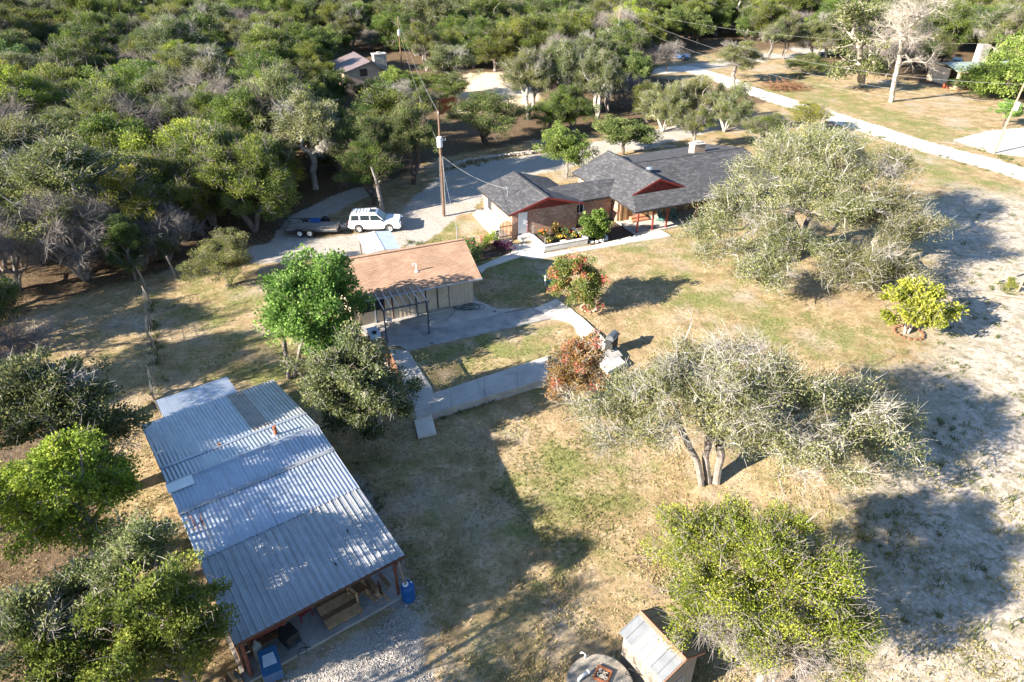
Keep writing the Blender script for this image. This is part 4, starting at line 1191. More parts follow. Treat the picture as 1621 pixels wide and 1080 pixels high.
def grow(seed, stems, blobs, r_trunk=0.2, step=0.6, clump_r=0.55, leaves=60, leaf=(0.14,0.05), flat=0.7, up=0.4, outw=0.5,
         twigs=4, twig_len=0.7, bare=0.0, wob=0.16, shell=4.0, cut=-0.75, bareness_blob=None, hang=0.0, twig_r=0.010, bloom=0.0, rmin=0.018, pad_n=7, pad_s=0.25):
    """returns (wood quads, leaf quads, tint). stems: [(base, top)], blobs: [(centre, radii, count)]"""
    rng = np.random.default_rng(seed)
    P = []; par = []; plen = []
    tops = []
    for (b0, t0) in stems:
        b0 = np.array(b0, float); t0 = np.array(t0, float)
        n = max(3, int(np.linalg.norm(t0-b0)/0.7))
        prev = -1
        for i in range(n+1):
            q = b0 + (t0-b0)*i/n
            q[:2] += rng.normal(size=2)*wob*0.5*(i > 0)
            P.append(q); par.append(prev); plen.append(0 if prev < 0 else plen[prev]+0.3*np.linalg.norm(q-P[prev]))
            prev = len(P)-1
        tops.append(t0)
    roots_n = len(P)
    C = []; bareflag = []; cent = []
    for bi, (c, r, cnt) in enumerate(blobs):
        c = np.array(c, float); r = np.array(r, float)
        lob = norm(rng.normal(size=(7,3))); amp = rng.uniform(-0.42, 0.25, 7)
        npad = max(3, int(round(cnt/pad_n)))
        pads = []
        while len(pads) < npad:
            d = norm(rng.normal(size=3))
            if d[2] < cut: continue
            m = 1 + sum(a*max(0, d @ l)**3 for a, l in zip(amp, lob))
            rad = rng.random()**(1/shell)
            pads.append((c + d*r*rad*m*0.94, d))
        ps = pad_s*float(np.mean(r))*(8.0/npad)**0.33
        pb = rng.random(npad)
        bar = bareness_blob[bi] if bareness_blob else bare
        for k in range(cnt):
            j = int(rng.integers(npad))
            pc, d = pads[j]
            C.append(pc + rng.normal(size=3)*np.array([ps,ps,ps*0.55]))
            cent.append(c)
            bareflag.append((bar > rng.random()) if bar >= 1 else (pb[j] < bar*0.8 or rng.random() < bar*0.3))
    C = np.array(C); bareflag = np.array(bareflag); cent = np.array(cent)
    top = np.mean(tops, 0)
    order = np.argsort(np.linalg.norm(C - top, axis=1))
    C = C[order]; bareflag = bareflag[order]; cent = cent[order]
    Pn = np.zeros((len(P) + len(C)*14, 3)); Pn[:len(P)] = P
    pl = np.zeros(len(Pn)); pl[:len(P)] = plen
    cnt = len(P)
    low = np.zeros(len(Pn), bool)
    for (b0, t0), _ in zip(stems, stems):
        pass
    zt = min(t[1][2] for t in stems)
    low[:cnt] = Pn[:cnt,2] < zt*0.55
    tips = []
    for c in C:
        dv = Pn[:cnt] - c
        cost = np.linalg.norm(dv, axis=1) + 0.35*pl[:cnt] + np.where(low[:cnt], 50.0, 0.0) + np.maximum(Pn[:cnt,2]-c[2], 0)*0.5
        j = int(np.argmin(cost))
        a = Pn[j]; L_ = np.linalg.norm(c-a)
        n = min(12, max(1, int(L_/step)))
        prev = j
        bow = np.array([0,0,1.0])*L_*0.10 + rng.normal(size=3)*L_*0.06
        for i in range(1, n+1):
            t = i/n
            q = a + (c-a)*t + bow*4*t*(1-t)*(1 if n > 1 else 0)
            if i < n: q = q + rng.normal(size=3)*wob
            Pn[cnt] = q; pl[cnt] = pl[prev] + np.linalg.norm(q-Pn[prev]); par.append(prev); low[cnt] = False
            prev = cnt; cnt += 1
        tips.append(prev)
    par = np.array(par)
    w = np.zeros(cnt); w[tips] += 1
    for i in range(cnt-1, -1, -1):
        if par[i] >= 0: w[par[i]] += max(w[i], 0.2)
    wmax = w[:roots_n].max()
    R = np.maximum(r_trunk*np.sqrt(np.maximum(w, 0.3)/wmax), rmin)
    e = np.where(par >= 0)[0]
    A = Pn[par[e]]; B = Pn[e]; ra = R[par[e]]; rb = R[e]
    ra = np.minimum(ra, rb*1.6)
    big = rb > 0.06
    trunk = tubes(A[big], B[big], ra[big], rb[big], 8)
    wood = [tubes(A[~big], B[~big], ra[~big], rb[~big], 4)]
    # twigs
    if twigs > 0:
        nt = np.where(bareflag, int(twigs*2.4), twigs).astype(int)
        ci = np.repeat(np.arange(len(C)), nt)
        out = norm(C - cent)
        d = norm(out[ci]*0.9 + rng.normal(size=(len(ci),3))*0.75 + np.array([0,0,0.25-hang]))
        L_ = twig_len*rng.uniform(0.5, 1.3, len(ci))
        a = C[ci] + rng.normal(size=(len(ci),3))*0.08
        m = a + d*L_[:,None]*0.5 + rng.normal(size=(len(ci),3))*0.06
        en = m + norm(d + rng.normal(size=(len(ci),3))*0.35)*L_[:,None]*0.55
        r0 = np.full(len(ci), twig_r*1.3); r1 = np.full(len(ci), twig_r*0.9); r2 = np.full(len(ci), twig_r*0.35)
        wood += [tubes(a, m, r0, r1, 3), tubes(m, en, r1, r2, 3)]
        # second order twiglets on bare clumps
        b2 = bareflag[ci]
        if b2.any():
            for _ in range(2):
                d2 = norm(d[b2] + rng.normal(size=(b2.sum(),3))*0.8)
                wood.append(tubes(m[b2], m[b2] + d2*L_[b2][:,None]*0.55, r1[b2]*0.8, r2[b2], 3))
    wood = np.concatenate(wood, 0)
    # leaves
    live = np.where(~bareflag)[0]
    nl = (leaves*rng.uniform(0.55, 1.35, len(live))).astype(int)
    ci = np.repeat(live, nl)
    n = len(ci)
    if n == 0: return (trunk, wood), np.zeros((0,4,3)), np.zeros(0)
    cr = clump_r*rng.uniform(0.75, 1.3, len(C))
    q = norm(rng.normal(size=(n,3)))*(rng.random(n)**(1/2.4))[:,None]
    q[:,2] *= flat
    p = C[ci] + q*cr[ci][:,None]
    p[:,2] -= hang*np.linalg.norm(q, axis=1)*cr[ci]
    out = norm(C[ci] - cent[ci])
    d = norm(rng.normal(size=(n,3))*0.8 + out*outw + q*0.7 + np.array([0,0,up]))
    side = norm(np.cross(d, rng.normal(size=(n,3))))
    Ls = leaf[0]*rng.uniform(0.6, 1.4, n); Ws = leaf[1]*rng.uniform(0.6, 1.4, n)
    quad = np.stack([p, p + d*(Ls*0.5)[:,None] + side*Ws[:,None], p + d*Ls[:,None], p + d*(Ls*0.5)[:,None] - side*Ws[:,None]], 1)
    ct = rng.random(len(C))
    tint = np.clip(0.58*ct[ci] + 0.32*rng.random(n), 0, 0.85)
    if bloom > 0:
        hot = ct > 1-bloom
        fl = hot[ci] & (rng.random(n) < 0.5) & (np.linalg.norm(q,axis=1) > 0.35)
        tint[fl] = 1.0
    return (trunk, wood), quad, tint

TREE_N = 0
def tree(name, label, base, seed, lf, bark, stems, blobs, group=None, cat='tree', rz=0.0, trunk_bark=None, **kw):
    """one tree: an Empty at the foot, a trunk mesh and a crown mesh (all in local metres)"""
    w, l, t = grow(seed, stems, blobs, **kw)
    T = thing(name, label, cat, base, rz, group)
    o = bpy.data.objects.new('trunk', quads_to_mesh('trunk', w[0], trunk_bark or bark)); link(o); o.parent = T
    o = bpy.data.objects.new('branches', quads_to_mesh('branches', w[1], bark)); link(o); o.parent = T
    if len(l):
        o = bpy.data.objects.new('crown', quads_to_mesh('crown', l, lf, t)); link(o); o.parent = T
    return T
def copy_of(T, label, base, rz, sc, group=None, lf=None, bark=None, name=None):
    c = T.copy(); link(c)
    if name: c.name = name
    c.location = base; c.rotation_euler = (0,0,rz); c.scale = sc
    c['label'] = label
    if group: c['group'] = group
    elif 'group' in c.keys(): del c['group']
    for k in T.children:
        q = k.copy(); link(q); q.parent = c
        kind = q.name.split('.')[0]
        if kind == 'crown' and lf: q.material_slots[0].link = 'OBJECT'; q.material_slots[0].material = lf
        if kind in ('trunk','branches') and bark: q.material_slots[0].link = 'OBJECT'; q.material_slots[0].material = bark
    return c

# ---- kinds of wild tree; each kind is grown once, the first placement is the grown one itself
KIND = {}
def spec(kind, w, h, **k):
    KIND[kind] = dict(w=w, h=h, first=None, **k)
def dome(h, r, n, lift=0.5, sq=0.55):
    return [((0,0,h*lift), (r, r, h*sq), n)]
spec('juniper_a', 6.0, 6.0, args=dict(seed=11, stems=[((0,0,0),(0.2,0.1,1.6)),((0.2,0.1,0),(0.9,-0.5,1.7))], blobs=[((0,0,2.9),(2.7,2.6,2.6),150),((0.6,-0.4,4.2),(1.6,1.6,1.5),50)], r_trunk=0.2, clump_r=0.56, leaves=190, leaf=(0.115,0.03), up=0.55, outw=0.7, twigs=4, twig_len=0.6, bare=0.07, cut=-0.7))
spec('juniper_b', 5.0, 6.6, args=dict(seed=12, stems=[((0,0,0),(0.0,0.1,2.2))], blobs=[((0,0,2.8),(2.3,2.2,2.5),120),((0,0.2,4.6),(1.4,1.4,1.8),60)], r_trunk=0.19, clump_r=0.52, leaves=190, leaf=(0.115,0.028), up=0.7, outw=0.6, twigs=3, twig_len=0.6, bare=0.05, cut=-0.75))
spec('juniper_c', 7.2, 5.6, args=dict(seed=13, stems=[((0,0,0),(-0.9,0.2,1.5)),((0.1,0.1,0),(0.9,0.4,1.6)),((0,-0.2,0),(0.1,-0.9,1.4))], blobs=[((-1.3,0.3,2.8),(2.0,2.1,2.1),95),((1.3,0.2,3.1),(2.2,2.2,2.2),100),((0.1,-1.5,2.6),(1.9,1.7,1.9),60)], r_trunk=0.2, clump_r=0.58, leaves=185, leaf=(0.115,0.03), up=0.45, outw=0.7, twigs=5, twig_len=0.7, bare=0.12, cut=-0.6))
spec('juniper_d', 5.6, 6.0, args=dict(seed=14, stems=[((0,0,0),(0.3,0.0,2.4)),((0,0.1,0),(-0.5,0.3,2.3))], blobs=[((0.4,0.2,4.1),(2.5,2.4,1.7),120),((-0.7,-0.4,3.4),(1.8,1.8,1.4),55)], r_trunk=0.18, clump_r=0.54, leaves=185, leaf=(0.115,0.03), up=0.5, outw=0.7, twigs=7, twig_len=0.8, bare=0.18, cut=-0.45))
spec('oak_a', 8.0, 7.0, args=dict(seed=21, stems=[((0,0,0),(0.3,0.2,2.4)),((0.1,0,0),(-0.8,-0.3,2.3))], blobs=[((0,0,4.2),(3.7,3.6,2.5),200),((0.8,0.6,5.3),(2.0,2.0,1.4),50)], r_trunk=0.26, clump_r=0.62, leaves=190, leaf=(0.098,0.04), flat=0.6, up=0.3, twigs=7, twig_len=0.8, bare=0.10, cut=-0.5))
spec('oak_b', 6.4, 7.4, args=dict(seed=22, stems=[((0,0,0),(0.1,0.2,2.8))], blobs=[((0,0,4.4),(2.9,2.9,2.8),170),((-0.3,0.2,5.8),(1.8,1.8,1.4),50)], r_trunk=0.24, clump_r=0.58, leaves=190, leaf=(0.098,0.04), flat=0.65, up=0.3, twigs=6, twig_len=0.7, bare=0.06, cut=-0.6))
spec('bare_a', 5.6, 4.8, args=dict(seed=31, stems=[((0,0,0),(0.3,0,1.3)),((0,0.1,0),(-0.6,0.3,1.3)),((0.1,0,0),(0.2,-0.7,1.2))], blobs=[((0,0,2.6),(2.5,2.5,2.1),150)], r_trunk=0.16, leaves=0, twigs=7, twig_len=1.0, bare=1.0, cut=-0.55, shell=2.2, twig_r=0.008, rmin=0.012))
spec('bare_b', 4.6, 5.6, args=dict(seed=32, stems=[((0,0,0),(0.1,0.1,1.9))], blobs=[((0,0,3.4),(2.1,2.1,2.2),110)], r_trunk=0.15, leaves=0, twigs=7, twig_len=1.1, bare=1.0, cut=-0.6, shell=2.2, twig_r=0.008, rmin=0.012))
spec('broad', 5.2, 6.4, args=dict(seed=41, stems=[((0,0,0),(0.1,0.0,2.2))], blobs=[((0,0,3.9),(2.4,2.4,2.5),150)], r_trunk=0.15, clump_r=0.55, leaves=150, leaf=(0.14,0.06), flat=0.8, up=0.2, twigs=2, bare=0.0, cut=-0.7))
spec('oak_open', 7.0, 8.0, args=dict(seed=23, stems=[((0,0,0),(0.1,0.2,3.2))], blobs=[((0,0,5.2),(3.1,3.1,2.6),150)], r_trunk=0.2, clump_r=0.55, leaves=40, leaf=(0.12,0.048), flat=0.6, up=0.3, twigs=4, twig_len=0.7, bare=0.12, cut=-0.6))
NAMES = dict(oak_open='live_oak', juniper_a='juniper_tree', juniper_b='juniper_tree', juniper_c='juniper_tree', juniper_d='juniper_tree', oak_a='live_oak', oak_b='live_oak', bare_a='bare_tree', bare_b='bare_tree', broad='broadleaf_tree')
rot_rng = random.Random(77)
def put(kind, base, width, height, label, lf=None, bark=None, group=None, rz=None):
    K = KIND[kind]
    rz = rot_rng.uniform(0, 6.28) if rz is None else rz
    sc = (width/K['w'], width/K['w'], height/K['h'])
    dl = {'juniper': lf_juniper, 'oak': lf_oak_dark, 'bare': lf_oak, 'broad': lf_mid}[kind.split('_')[0]]
    db = {'juniper': bk_grey, 'oak': bk_silver, 'bare': bk_dead, 'broad': bk_dark}[kind.split('_')[0]]
    if K['first'] is None:
        K['first'] = tree(NAMES[kind], label, base, lf=dl, bark=db, group=group, rz=rz, **K['args'])
        T = K['first']; T.scale = sc
        for k in T.children:
            kd = k.name.split('.')[0]
            if kd == 'crown' and lf: k.material_slots[0].link = 'OBJECT'; k.material_slots[0].material = lf
            if kd in ('trunk','branches') and bark: k.material_slots[0].link = 'OBJECT'; k.material_slots[0].material = bark
    else:
        T = copy_of(K['first'], label, base, rz, sc, group, lf or dl, bark or db)
    return T
def put_box(kind, x0, y0, x1, y1, label, lf=None, bark=None, yb=None, group=None, xb=None):
    """tree whose crown fills this photo box: foot on the ground, width and height worked out in metres"""
    yb = y1 - 0.10*(y1-y0) if yb is None else yb
    p = on_ground((x0+x1)/2 if xb is None else xb, yb)
    w = (x1-x0)/scale_at(Vector((p.x,p.y,2.5)))
    h = height_to(Vector((p.x, p.y + w*0.12, p.z)), y0)
    h = max(1.0, min(h, 14))
    sf = w/KIND[kind]['w']
    if sf > 1.35:
        # a clump of two or three crowns of the same kind, each a tree of its own
        n = 2 if sf < 1.9 else 3
        words = {2: ('left of the pair', 'right of the pair'), 3: ('left of three', 'middle of three', 'right of three')}[n]
        for i in range(n):
            f = (i - (n-1)/2)
            q = p + Vector((f*w*(0.40 if n == 2 else 0.29), (0.10*w if i % 2 else -0.06*w), 0))
            placed.append((q.x, q.y, w*0.26))
            put(kind, q, w*(0.64 if n == 2 else 0.50), h*(1.0 if i % 2 else 0.9), '%s, %s' % (label, words[i]), lf, bark, group)
        return None
    placed.append((p.x, p.y, w*0.42))
    return put(kind, p, w*1.02, h, label, lf, bark, group)
placed = []
# ---- hero trees, each grown for its own place
def L2(base, q): return (q.x-base.x, q.y-base.y, q.z-base.z)
def hero(name, label, foot, seed, lf, bark, stem_px, blob_px, **kw):
    """foot (u,v); stems [(du,dv) foot offset m, top (u,v,z)]; blobs [(u,v,z, rx,ry,rz, n)]"""
    if foot is None:
        q = at(*blob_px[0][:3]); b = Vector((q.x, q.y, gz(q.x, q.y)))
    else:
        b = on_ground(*foot)
    stems = []
    for (dx, dy), (u, v, z) in stem_px:
        stems.append(((dx,dy,0), L2(b, at(u,v,z)) if foot is not None else (u,v,z)))
    blobs = [(L2(b, at(u,v,z)), (rx,ry,rz_), n) for (u,v,z,rx,ry,rz_,n) in blob_px]
    placed.append((b.x, b.y, 3.0))
    return tree(name, label, b, seed, lf, bark, stems, blobs, **kw)

# great oaks between house and right-hand road
hero('live_oak', 'huge grey-green live oak beside the right end of the house', (1250,412), 101, lf_oak, bk_silver,
     [((0,0),(1250,345,3.0)), ((0.3,0.2),(1225,335,3.2)), ((0.2,-0.3),(1285,340,3.0))],
     [(1232,285,6.0,3.9,3.8,2.4,130), (1295,270,7.0,4.6,4.2,2.6,170), (1150,352,3.4,3.2,2.6,1.5,80), (1250,235,8.3,3.6,3.4,1.7,80), (1240,395,3.2,3.8,2.4,1.6,90), (1330,335,5.0,4.2,3.4,2.2,120), (1122,385,2.6,2.6,2.2,1.3,60), (1190,435,2.2,3.0,1.8,1.2,60), (1200,330,4.6,3.4,3.0,1.8,80), (1300,225,8.0,3.2,3.0,1.4,60)],
     trunk_bark=bk_grey, pad_s=0.24, r_trunk=0.36, clump_r=0.85, leaves=140, leaf=(0.09,0.037), flat=0.6, twigs=3, twig_len=0.9, bare=0.08, wob=0.24, cut=-0.5, twig_r=0.012, rmin=0.035)
hero('live_oak', 'dense live oak right of the huge oak, nearest the pale dirt track', (1390,440), 102, lf_oak, bk_silver,
     [((0,0),(1390,370,2.6)), ((0.3,0.2),(1420,365,2.8))],
     [(1375,310,5.2,4.1,3.8,2.4,165), (1425,370,3.6,3.4,3.0,2.0,125), (1340,415,2.8,3.6,2.6,1.6,100), (1390,262,6.6,2.8,2.6,1.5,55), (1415,430,2.2,2.3,2.0,1.4,48)],
     trunk_bark=bk_grey, pad_s=0.24, r_trunk=0.32, clump_r=0.85, leaves=145, leaf=(0.09,0.037), flat=0.6, twigs=4, twig_len=0.9, bare=0.06, wob=0.24, cut=-0.5, twig_r=0.012, rmin=0.032)
# spreading oak in front
hero('live_oak', 'spreading silvery live oak with three bare trunks on the lower lawn', (1120,768), 103, lf_oak, bk_silver,
     [((-0.3,0),(1085,680,2.6)), ((0.1,0.2),(1120,690,2.6)), ((0.45,0.1),(1150,680,2.7))],
     [(1040,640,5.10,2.75,2.4,1.5,115), (1140,605,6.30,3.0,2.5,1.6,125), (1230,630,5.70,3.2,2.8,1.7,140), (1320,650,4.70,2.7,2.4,1.6,115), (1405,678,3.50,1.6,1.6,1.1,55), (970,640,4.40,1.8,1.8,1.2,65), (1255,725,3.70,2.6,1.9,1.3,90), (1185,565,6.90,2.2,1.9,1.1,55), (1005,695,3.80,2.0,1.6,1.1,52), (1345,722,2.60,1.9,1.5,1.0,46), (1100,570,6.30,1.9,1.6,1.0,45), (1180,665,4.90,2.2,2.0,1.2,70)],
     trunk_bark=bk_grey, pad_n=5, pad_s=0.26, r_trunk=0.2, clump_r=0.74, leaves=132, leaf=(0.078,0.033), flat=0.6, twigs=3, twig_len=0.85, wob=0.22, cut=-0.55, twig_r=0.010, rmin=0.028, step=0.5,
     bareness_blob=[0.12,0.2,0.14,0.06,0.02,0.12,0.5,0.35,0.08,0.08,0.45,0.2])
# cedar in the lower right corner
hero('juniper_tree', 'yellow-green cedar with a grey dead patch, lower right, by well house', (1205,1120), 104, lf_juniper_bright, bk_dead,
     [((0,0),(1205,1010,3.0)), ((0.3,0.2),(1235,1000,3.0))],
     [(1195,910,4.70,2.75,2.4,1.9,160), (1110,905,4.30,1.9,1.9,1.6,100), (1285,940,4.10,2.0,2.0,1.6,110), (1125,838,4.90,1.7,1.5,1.1,65), (1230,1010,3.70,2.3,1.7,1.4,120), (1320,1000,3.10,1.4,1.3,1.1,55), (1215,860,5.30,1.5,1.4,1.0,55), (1120,985,3.30,1.4,1.2,1.1,50)],
     pad_n=6, pad_s=0.24, r_trunk=0.15, clump_r=0.48, leaves=190, leaf=(0.072,0.026), flat=0.65, up=0.5, outw=0.7, twigs=4, twig_len=0.7, wob=0.16, cut=-0.6, twig_r=0.008, rmin=0.02, step=0.4,
     bareness_blob=[0.08,0.03,0.05,0.04,0.8,0.12,0.02,0.1])
# trees by the guest house
hero('broadleaf_tree', 'tall bright green tree at the left end of the guest house', (457,600), 105, lf_green, bk_grey,
     [((0,0),(447,520,2.6)), ((0.25,0.2),(480,540,2.4))],
     [(492,500,3.6,2.9,2.8,2.2,170), (488,455,5.2,2.5,2.5,1.7,110), (530,530,2.6,1.9,1.9,1.7,60), (455,490,3.6,1.5,1.5,1.9,50)],
     r_trunk=0.13, clump_r=0.52, leaves=120, leaf=(0.16,0.065), flat=1.0, up=0.7, outw=0.4, twigs=2, bare=0.0, wob=0.1, cut=-0.8)
hero('live_oak', 'rounded oak between the metal shed and the concrete ramp', (600,672), 106, lf_oak_green, bk_silver,
     [((0,0),(590,630,1.8)), ((-0.2,0.1),(565,635,1.8))],
     [(565,610,3.3,2.5,2.3,2.0,170), (590,645,2.2,2.0,1.6,1.5,90), (555,570,4.4,1.8,1.8,1.2,60)],
     r_trunk=0.2, clump_r=0.5, leaves=140, leaf=(0.12,0.05), flat=0.7, up=0.2, twigs=6, twig_len=0.6, bare=0.03, cut=-0.7)
# crape myrtles
hero('crape_myrtle', 'crape myrtle full of bright pink bloom on the upper lawn', (930,488), 107, lf_pinkmyrtle, bk_pale,
     [((0,0),(928,470,1.0)), ((0.1,0),(920,468,1.0)), ((-0.05,0.1),(938,470,1.0))],
     [(922,440,2.4,1.95,1.9,1.75,170), (925,470,1.1,1.2,1.1,0.9,40)],
     r_trunk=0.09, clump_r=0.38, leaves=130, leaf=(0.10,0.042), flat=0.9, up=0.4, twigs=2, twig_len=0.4, bare=0.0, cut=-0.85, bloom=0.22, cat='shrub')
hero('crape_myrtle', 'reddish orange crape myrtle at the end of the raised walkway', (915,640), 108, lf_redmyrtle, bk_pale,
     [((0,0),(910,600,1.2)), ((0.1,0),(920,600,1.2)), ((-0.05,0.1),(905,602,1.2))],
     [(915,580,2.4,1.6,1.6,1.5,120), (895,595,1.8,1.1,1.1,1.0,50), (930,560,3.0,0.9,0.9,0.8,30)],
     r_trunk=0.08, clump_r=0.36, leaves=105, leaf=(0.09,0.038), flat=0.9, up=0.4, twigs=4, twig_len=0.5, bare=0.1, cut=-0.85, bloom=0.12, cat='shrub')
hero('chinese_pistache', 'small lime green tree in a ring bed by the dirt', (1432,528), 109, lf_lime, bk_pale,
     [((0,0),(1432,500,1.2)), ((0.2,0),(1450,498,1.2))],
     [(1455,492,2.0,2.1,1.9,1.15,110), (1450,468,3.0,1.4,1.4,0.9,50), (1490,480,2.3,1.0,1.0,0.8,30)],
     r_trunk=0.09, clump_r=0.42, leaves=75, leaf=(0.16,0.07), flat=0.7, up=0.2, twigs=2, bare=0.0, cut=-0.5)
hero('round_shrub', 'round bright green shrub against the brick connector', (941,376), 110, lf_green, bk_dark,
     [((0,0),(941,368,0.5))], [(942,356,1.35,1.25,1.2,1.25,120)],
     r_trunk=0.06, clump_r=0.33, leaves=80, leaf=(0.15,0.07), flat=0.9, up=0.2, twigs=0, cut=-0.9, cat='shrub')
# left edge trees
hero('live_oak', 'dark oak at the left edge above the lime cedar', None, 111, lf_oak_green, bk_silver,
     [((0,0),(0.2,0.2,2.6)), ((0.2,0.3),(-0.8,0.4,2.8))],
     [(90,650,5.3,2.6,2.5,2.0,150), (20,650,5.6,2.2,2.2,1.9,70), (150,690,3.8,1.8,1.7,1.6,70), (60,605,6.8,1.8,1.8,1.2,50)],
     r_trunk=0.22, clump_r=0.52, leaves=130, leaf=(0.125,0.05), flat=0.65, twigs=4, twig_len=0.7, bare=0.06, cut=-0.6)
hero('juniper_tree', 'lime-tipped drooping cedar left of the metal shed', None, 112, lf_juniper_bright, bk_grey,
     [((0,0),(0.2,0.1,2.6))],
     [(100,780,4.4,2.2,2.2,2.1,150), (20,800,4.6,1.8,1.8,1.9,70), (150,760,4.4,1.4,1.4,1.4,55), (90,730,6.2,1.2,1.2,1.2,40)],
     r_trunk=0.2, clump_r=0.46, leaves=150, leaf=(0.135,0.038), flat=0.9, up=-0.1, outw=0.6, hang=0.5, twigs=2, bare=0.03, cut=-0.7)
hero('live_oak', 'grey-green oak left of the shed front, above the corner juniper', None, 113, lf_oak_green, bk_silver,
     [((0,0),(0.1,0,2.4)), ((0.2,0),(-0.8,-0.2,2.4))],
     [(195,895,4.8,1.8,1.8,1.6,130), (125,935,4.0,1.6,1.5,1.4,80), (70,1000,3.8,1.5,1.4,1.4,60)],
     r_trunk=0.2, clump_r=0.42, leaves=150, leaf=(0.10,0.039), flat=0.6, twigs=4, twig_len=0.6, bare=0.06, cut=-0.6)
hero('juniper_tree', 'feathery dark juniper at the bottom left beside the shed front', None, 114, lf_juniper, bk_grey,
     [((0,0),(0.1,0,2.0)), ((0.1,0.2),(-0.8,-0.1,1.8))],
     [(255,990,4.2,1.6,1.6,1.9,130), (175,1035,3.6,1.5,1.5,1.6,90), (305,1015,3.0,0.8,0.8,1.3,36), (60,1065,3.4,1.5,1.4,1.5,60)],
     r_trunk=0.18, clump_r=0.38, leaves=175, leaf=(0.125,0.032), flat=0.9, up=0.7, outw=0.6, twigs=2, bare=0.02, cut=-0.8)
# tall pale trees beyond the road, and the big bushy one at the right edge
hero('pecan_tree', 'tall pale-barked tree with sparse green leaves beyond the road', (1364,138), 115, lf_olive, bk_pale,
     [((0,0),(1372,85,6.0)), ((0.1,0),(1384,60,8.0)), ((0,0.1),(1360,65,8.0))],
     [(1370,45,9.5,4.0,3.8,4.0,95), (1335,95,4.5,2.8,2.8,2.4,45), (1375,10,13.0,3.2,3.0,2.2,45), (1385,105,4.0,2.2,2.2,2.0,30)],
     r_trunk=0.5, clump_r=0.9, leaves=55, leaf=(0.30,0.12), flat=0.8, twigs=2, twig_len=1.2, bare=0.15, wob=0.28, cut=-0.8, twig_r=0.02, rmin=0.035)
hero('dead_tree', 'tall dead pale tree standing bare on the lawn beyond the road', (1409,161), 116, lf_olive, bk_pale,
     [((0,0),(1424,100,5.5)), ((0.1,0),(1428,70,8.5))],
     [(1428,62,9.5,3.9,3.6,5.2,110), (1450,25,13.0,3.2,2.8,3.2,50), (1455,98,6.5,2.4,2.2,1.8,18)],
     r_trunk=0.36, leaves=0, twigs=3, twig_len=1.5, bare=1.0, wob=0.13, cut=-0.1, shell=3.0, twig_r=0.012, rmin=0.02, pad_n=2, pad_s=0.35)
hero('weeping_tree', 'big billowing bright green tree over the cream house', (1600,152), 117, lf_green, bk_dark,
     [((0,0),(1600,130,2.4)), ((0.4,0),(1625,130,2.5))],
     [(1590,112,4.0,5.0,4.5,3.4,170), (1640,95,5.4,6.0,5.2,3.8,180), (1555,128,2.4,3.2,3.0,2.2,70)],
     r_trunk=0.4, clump_r=0.8, leaves=62, leaf=(0.30,0.09), flat=0.9, up=-0.2, hang=0.4, twigs=2, bare=0.0, cut=-0.85)

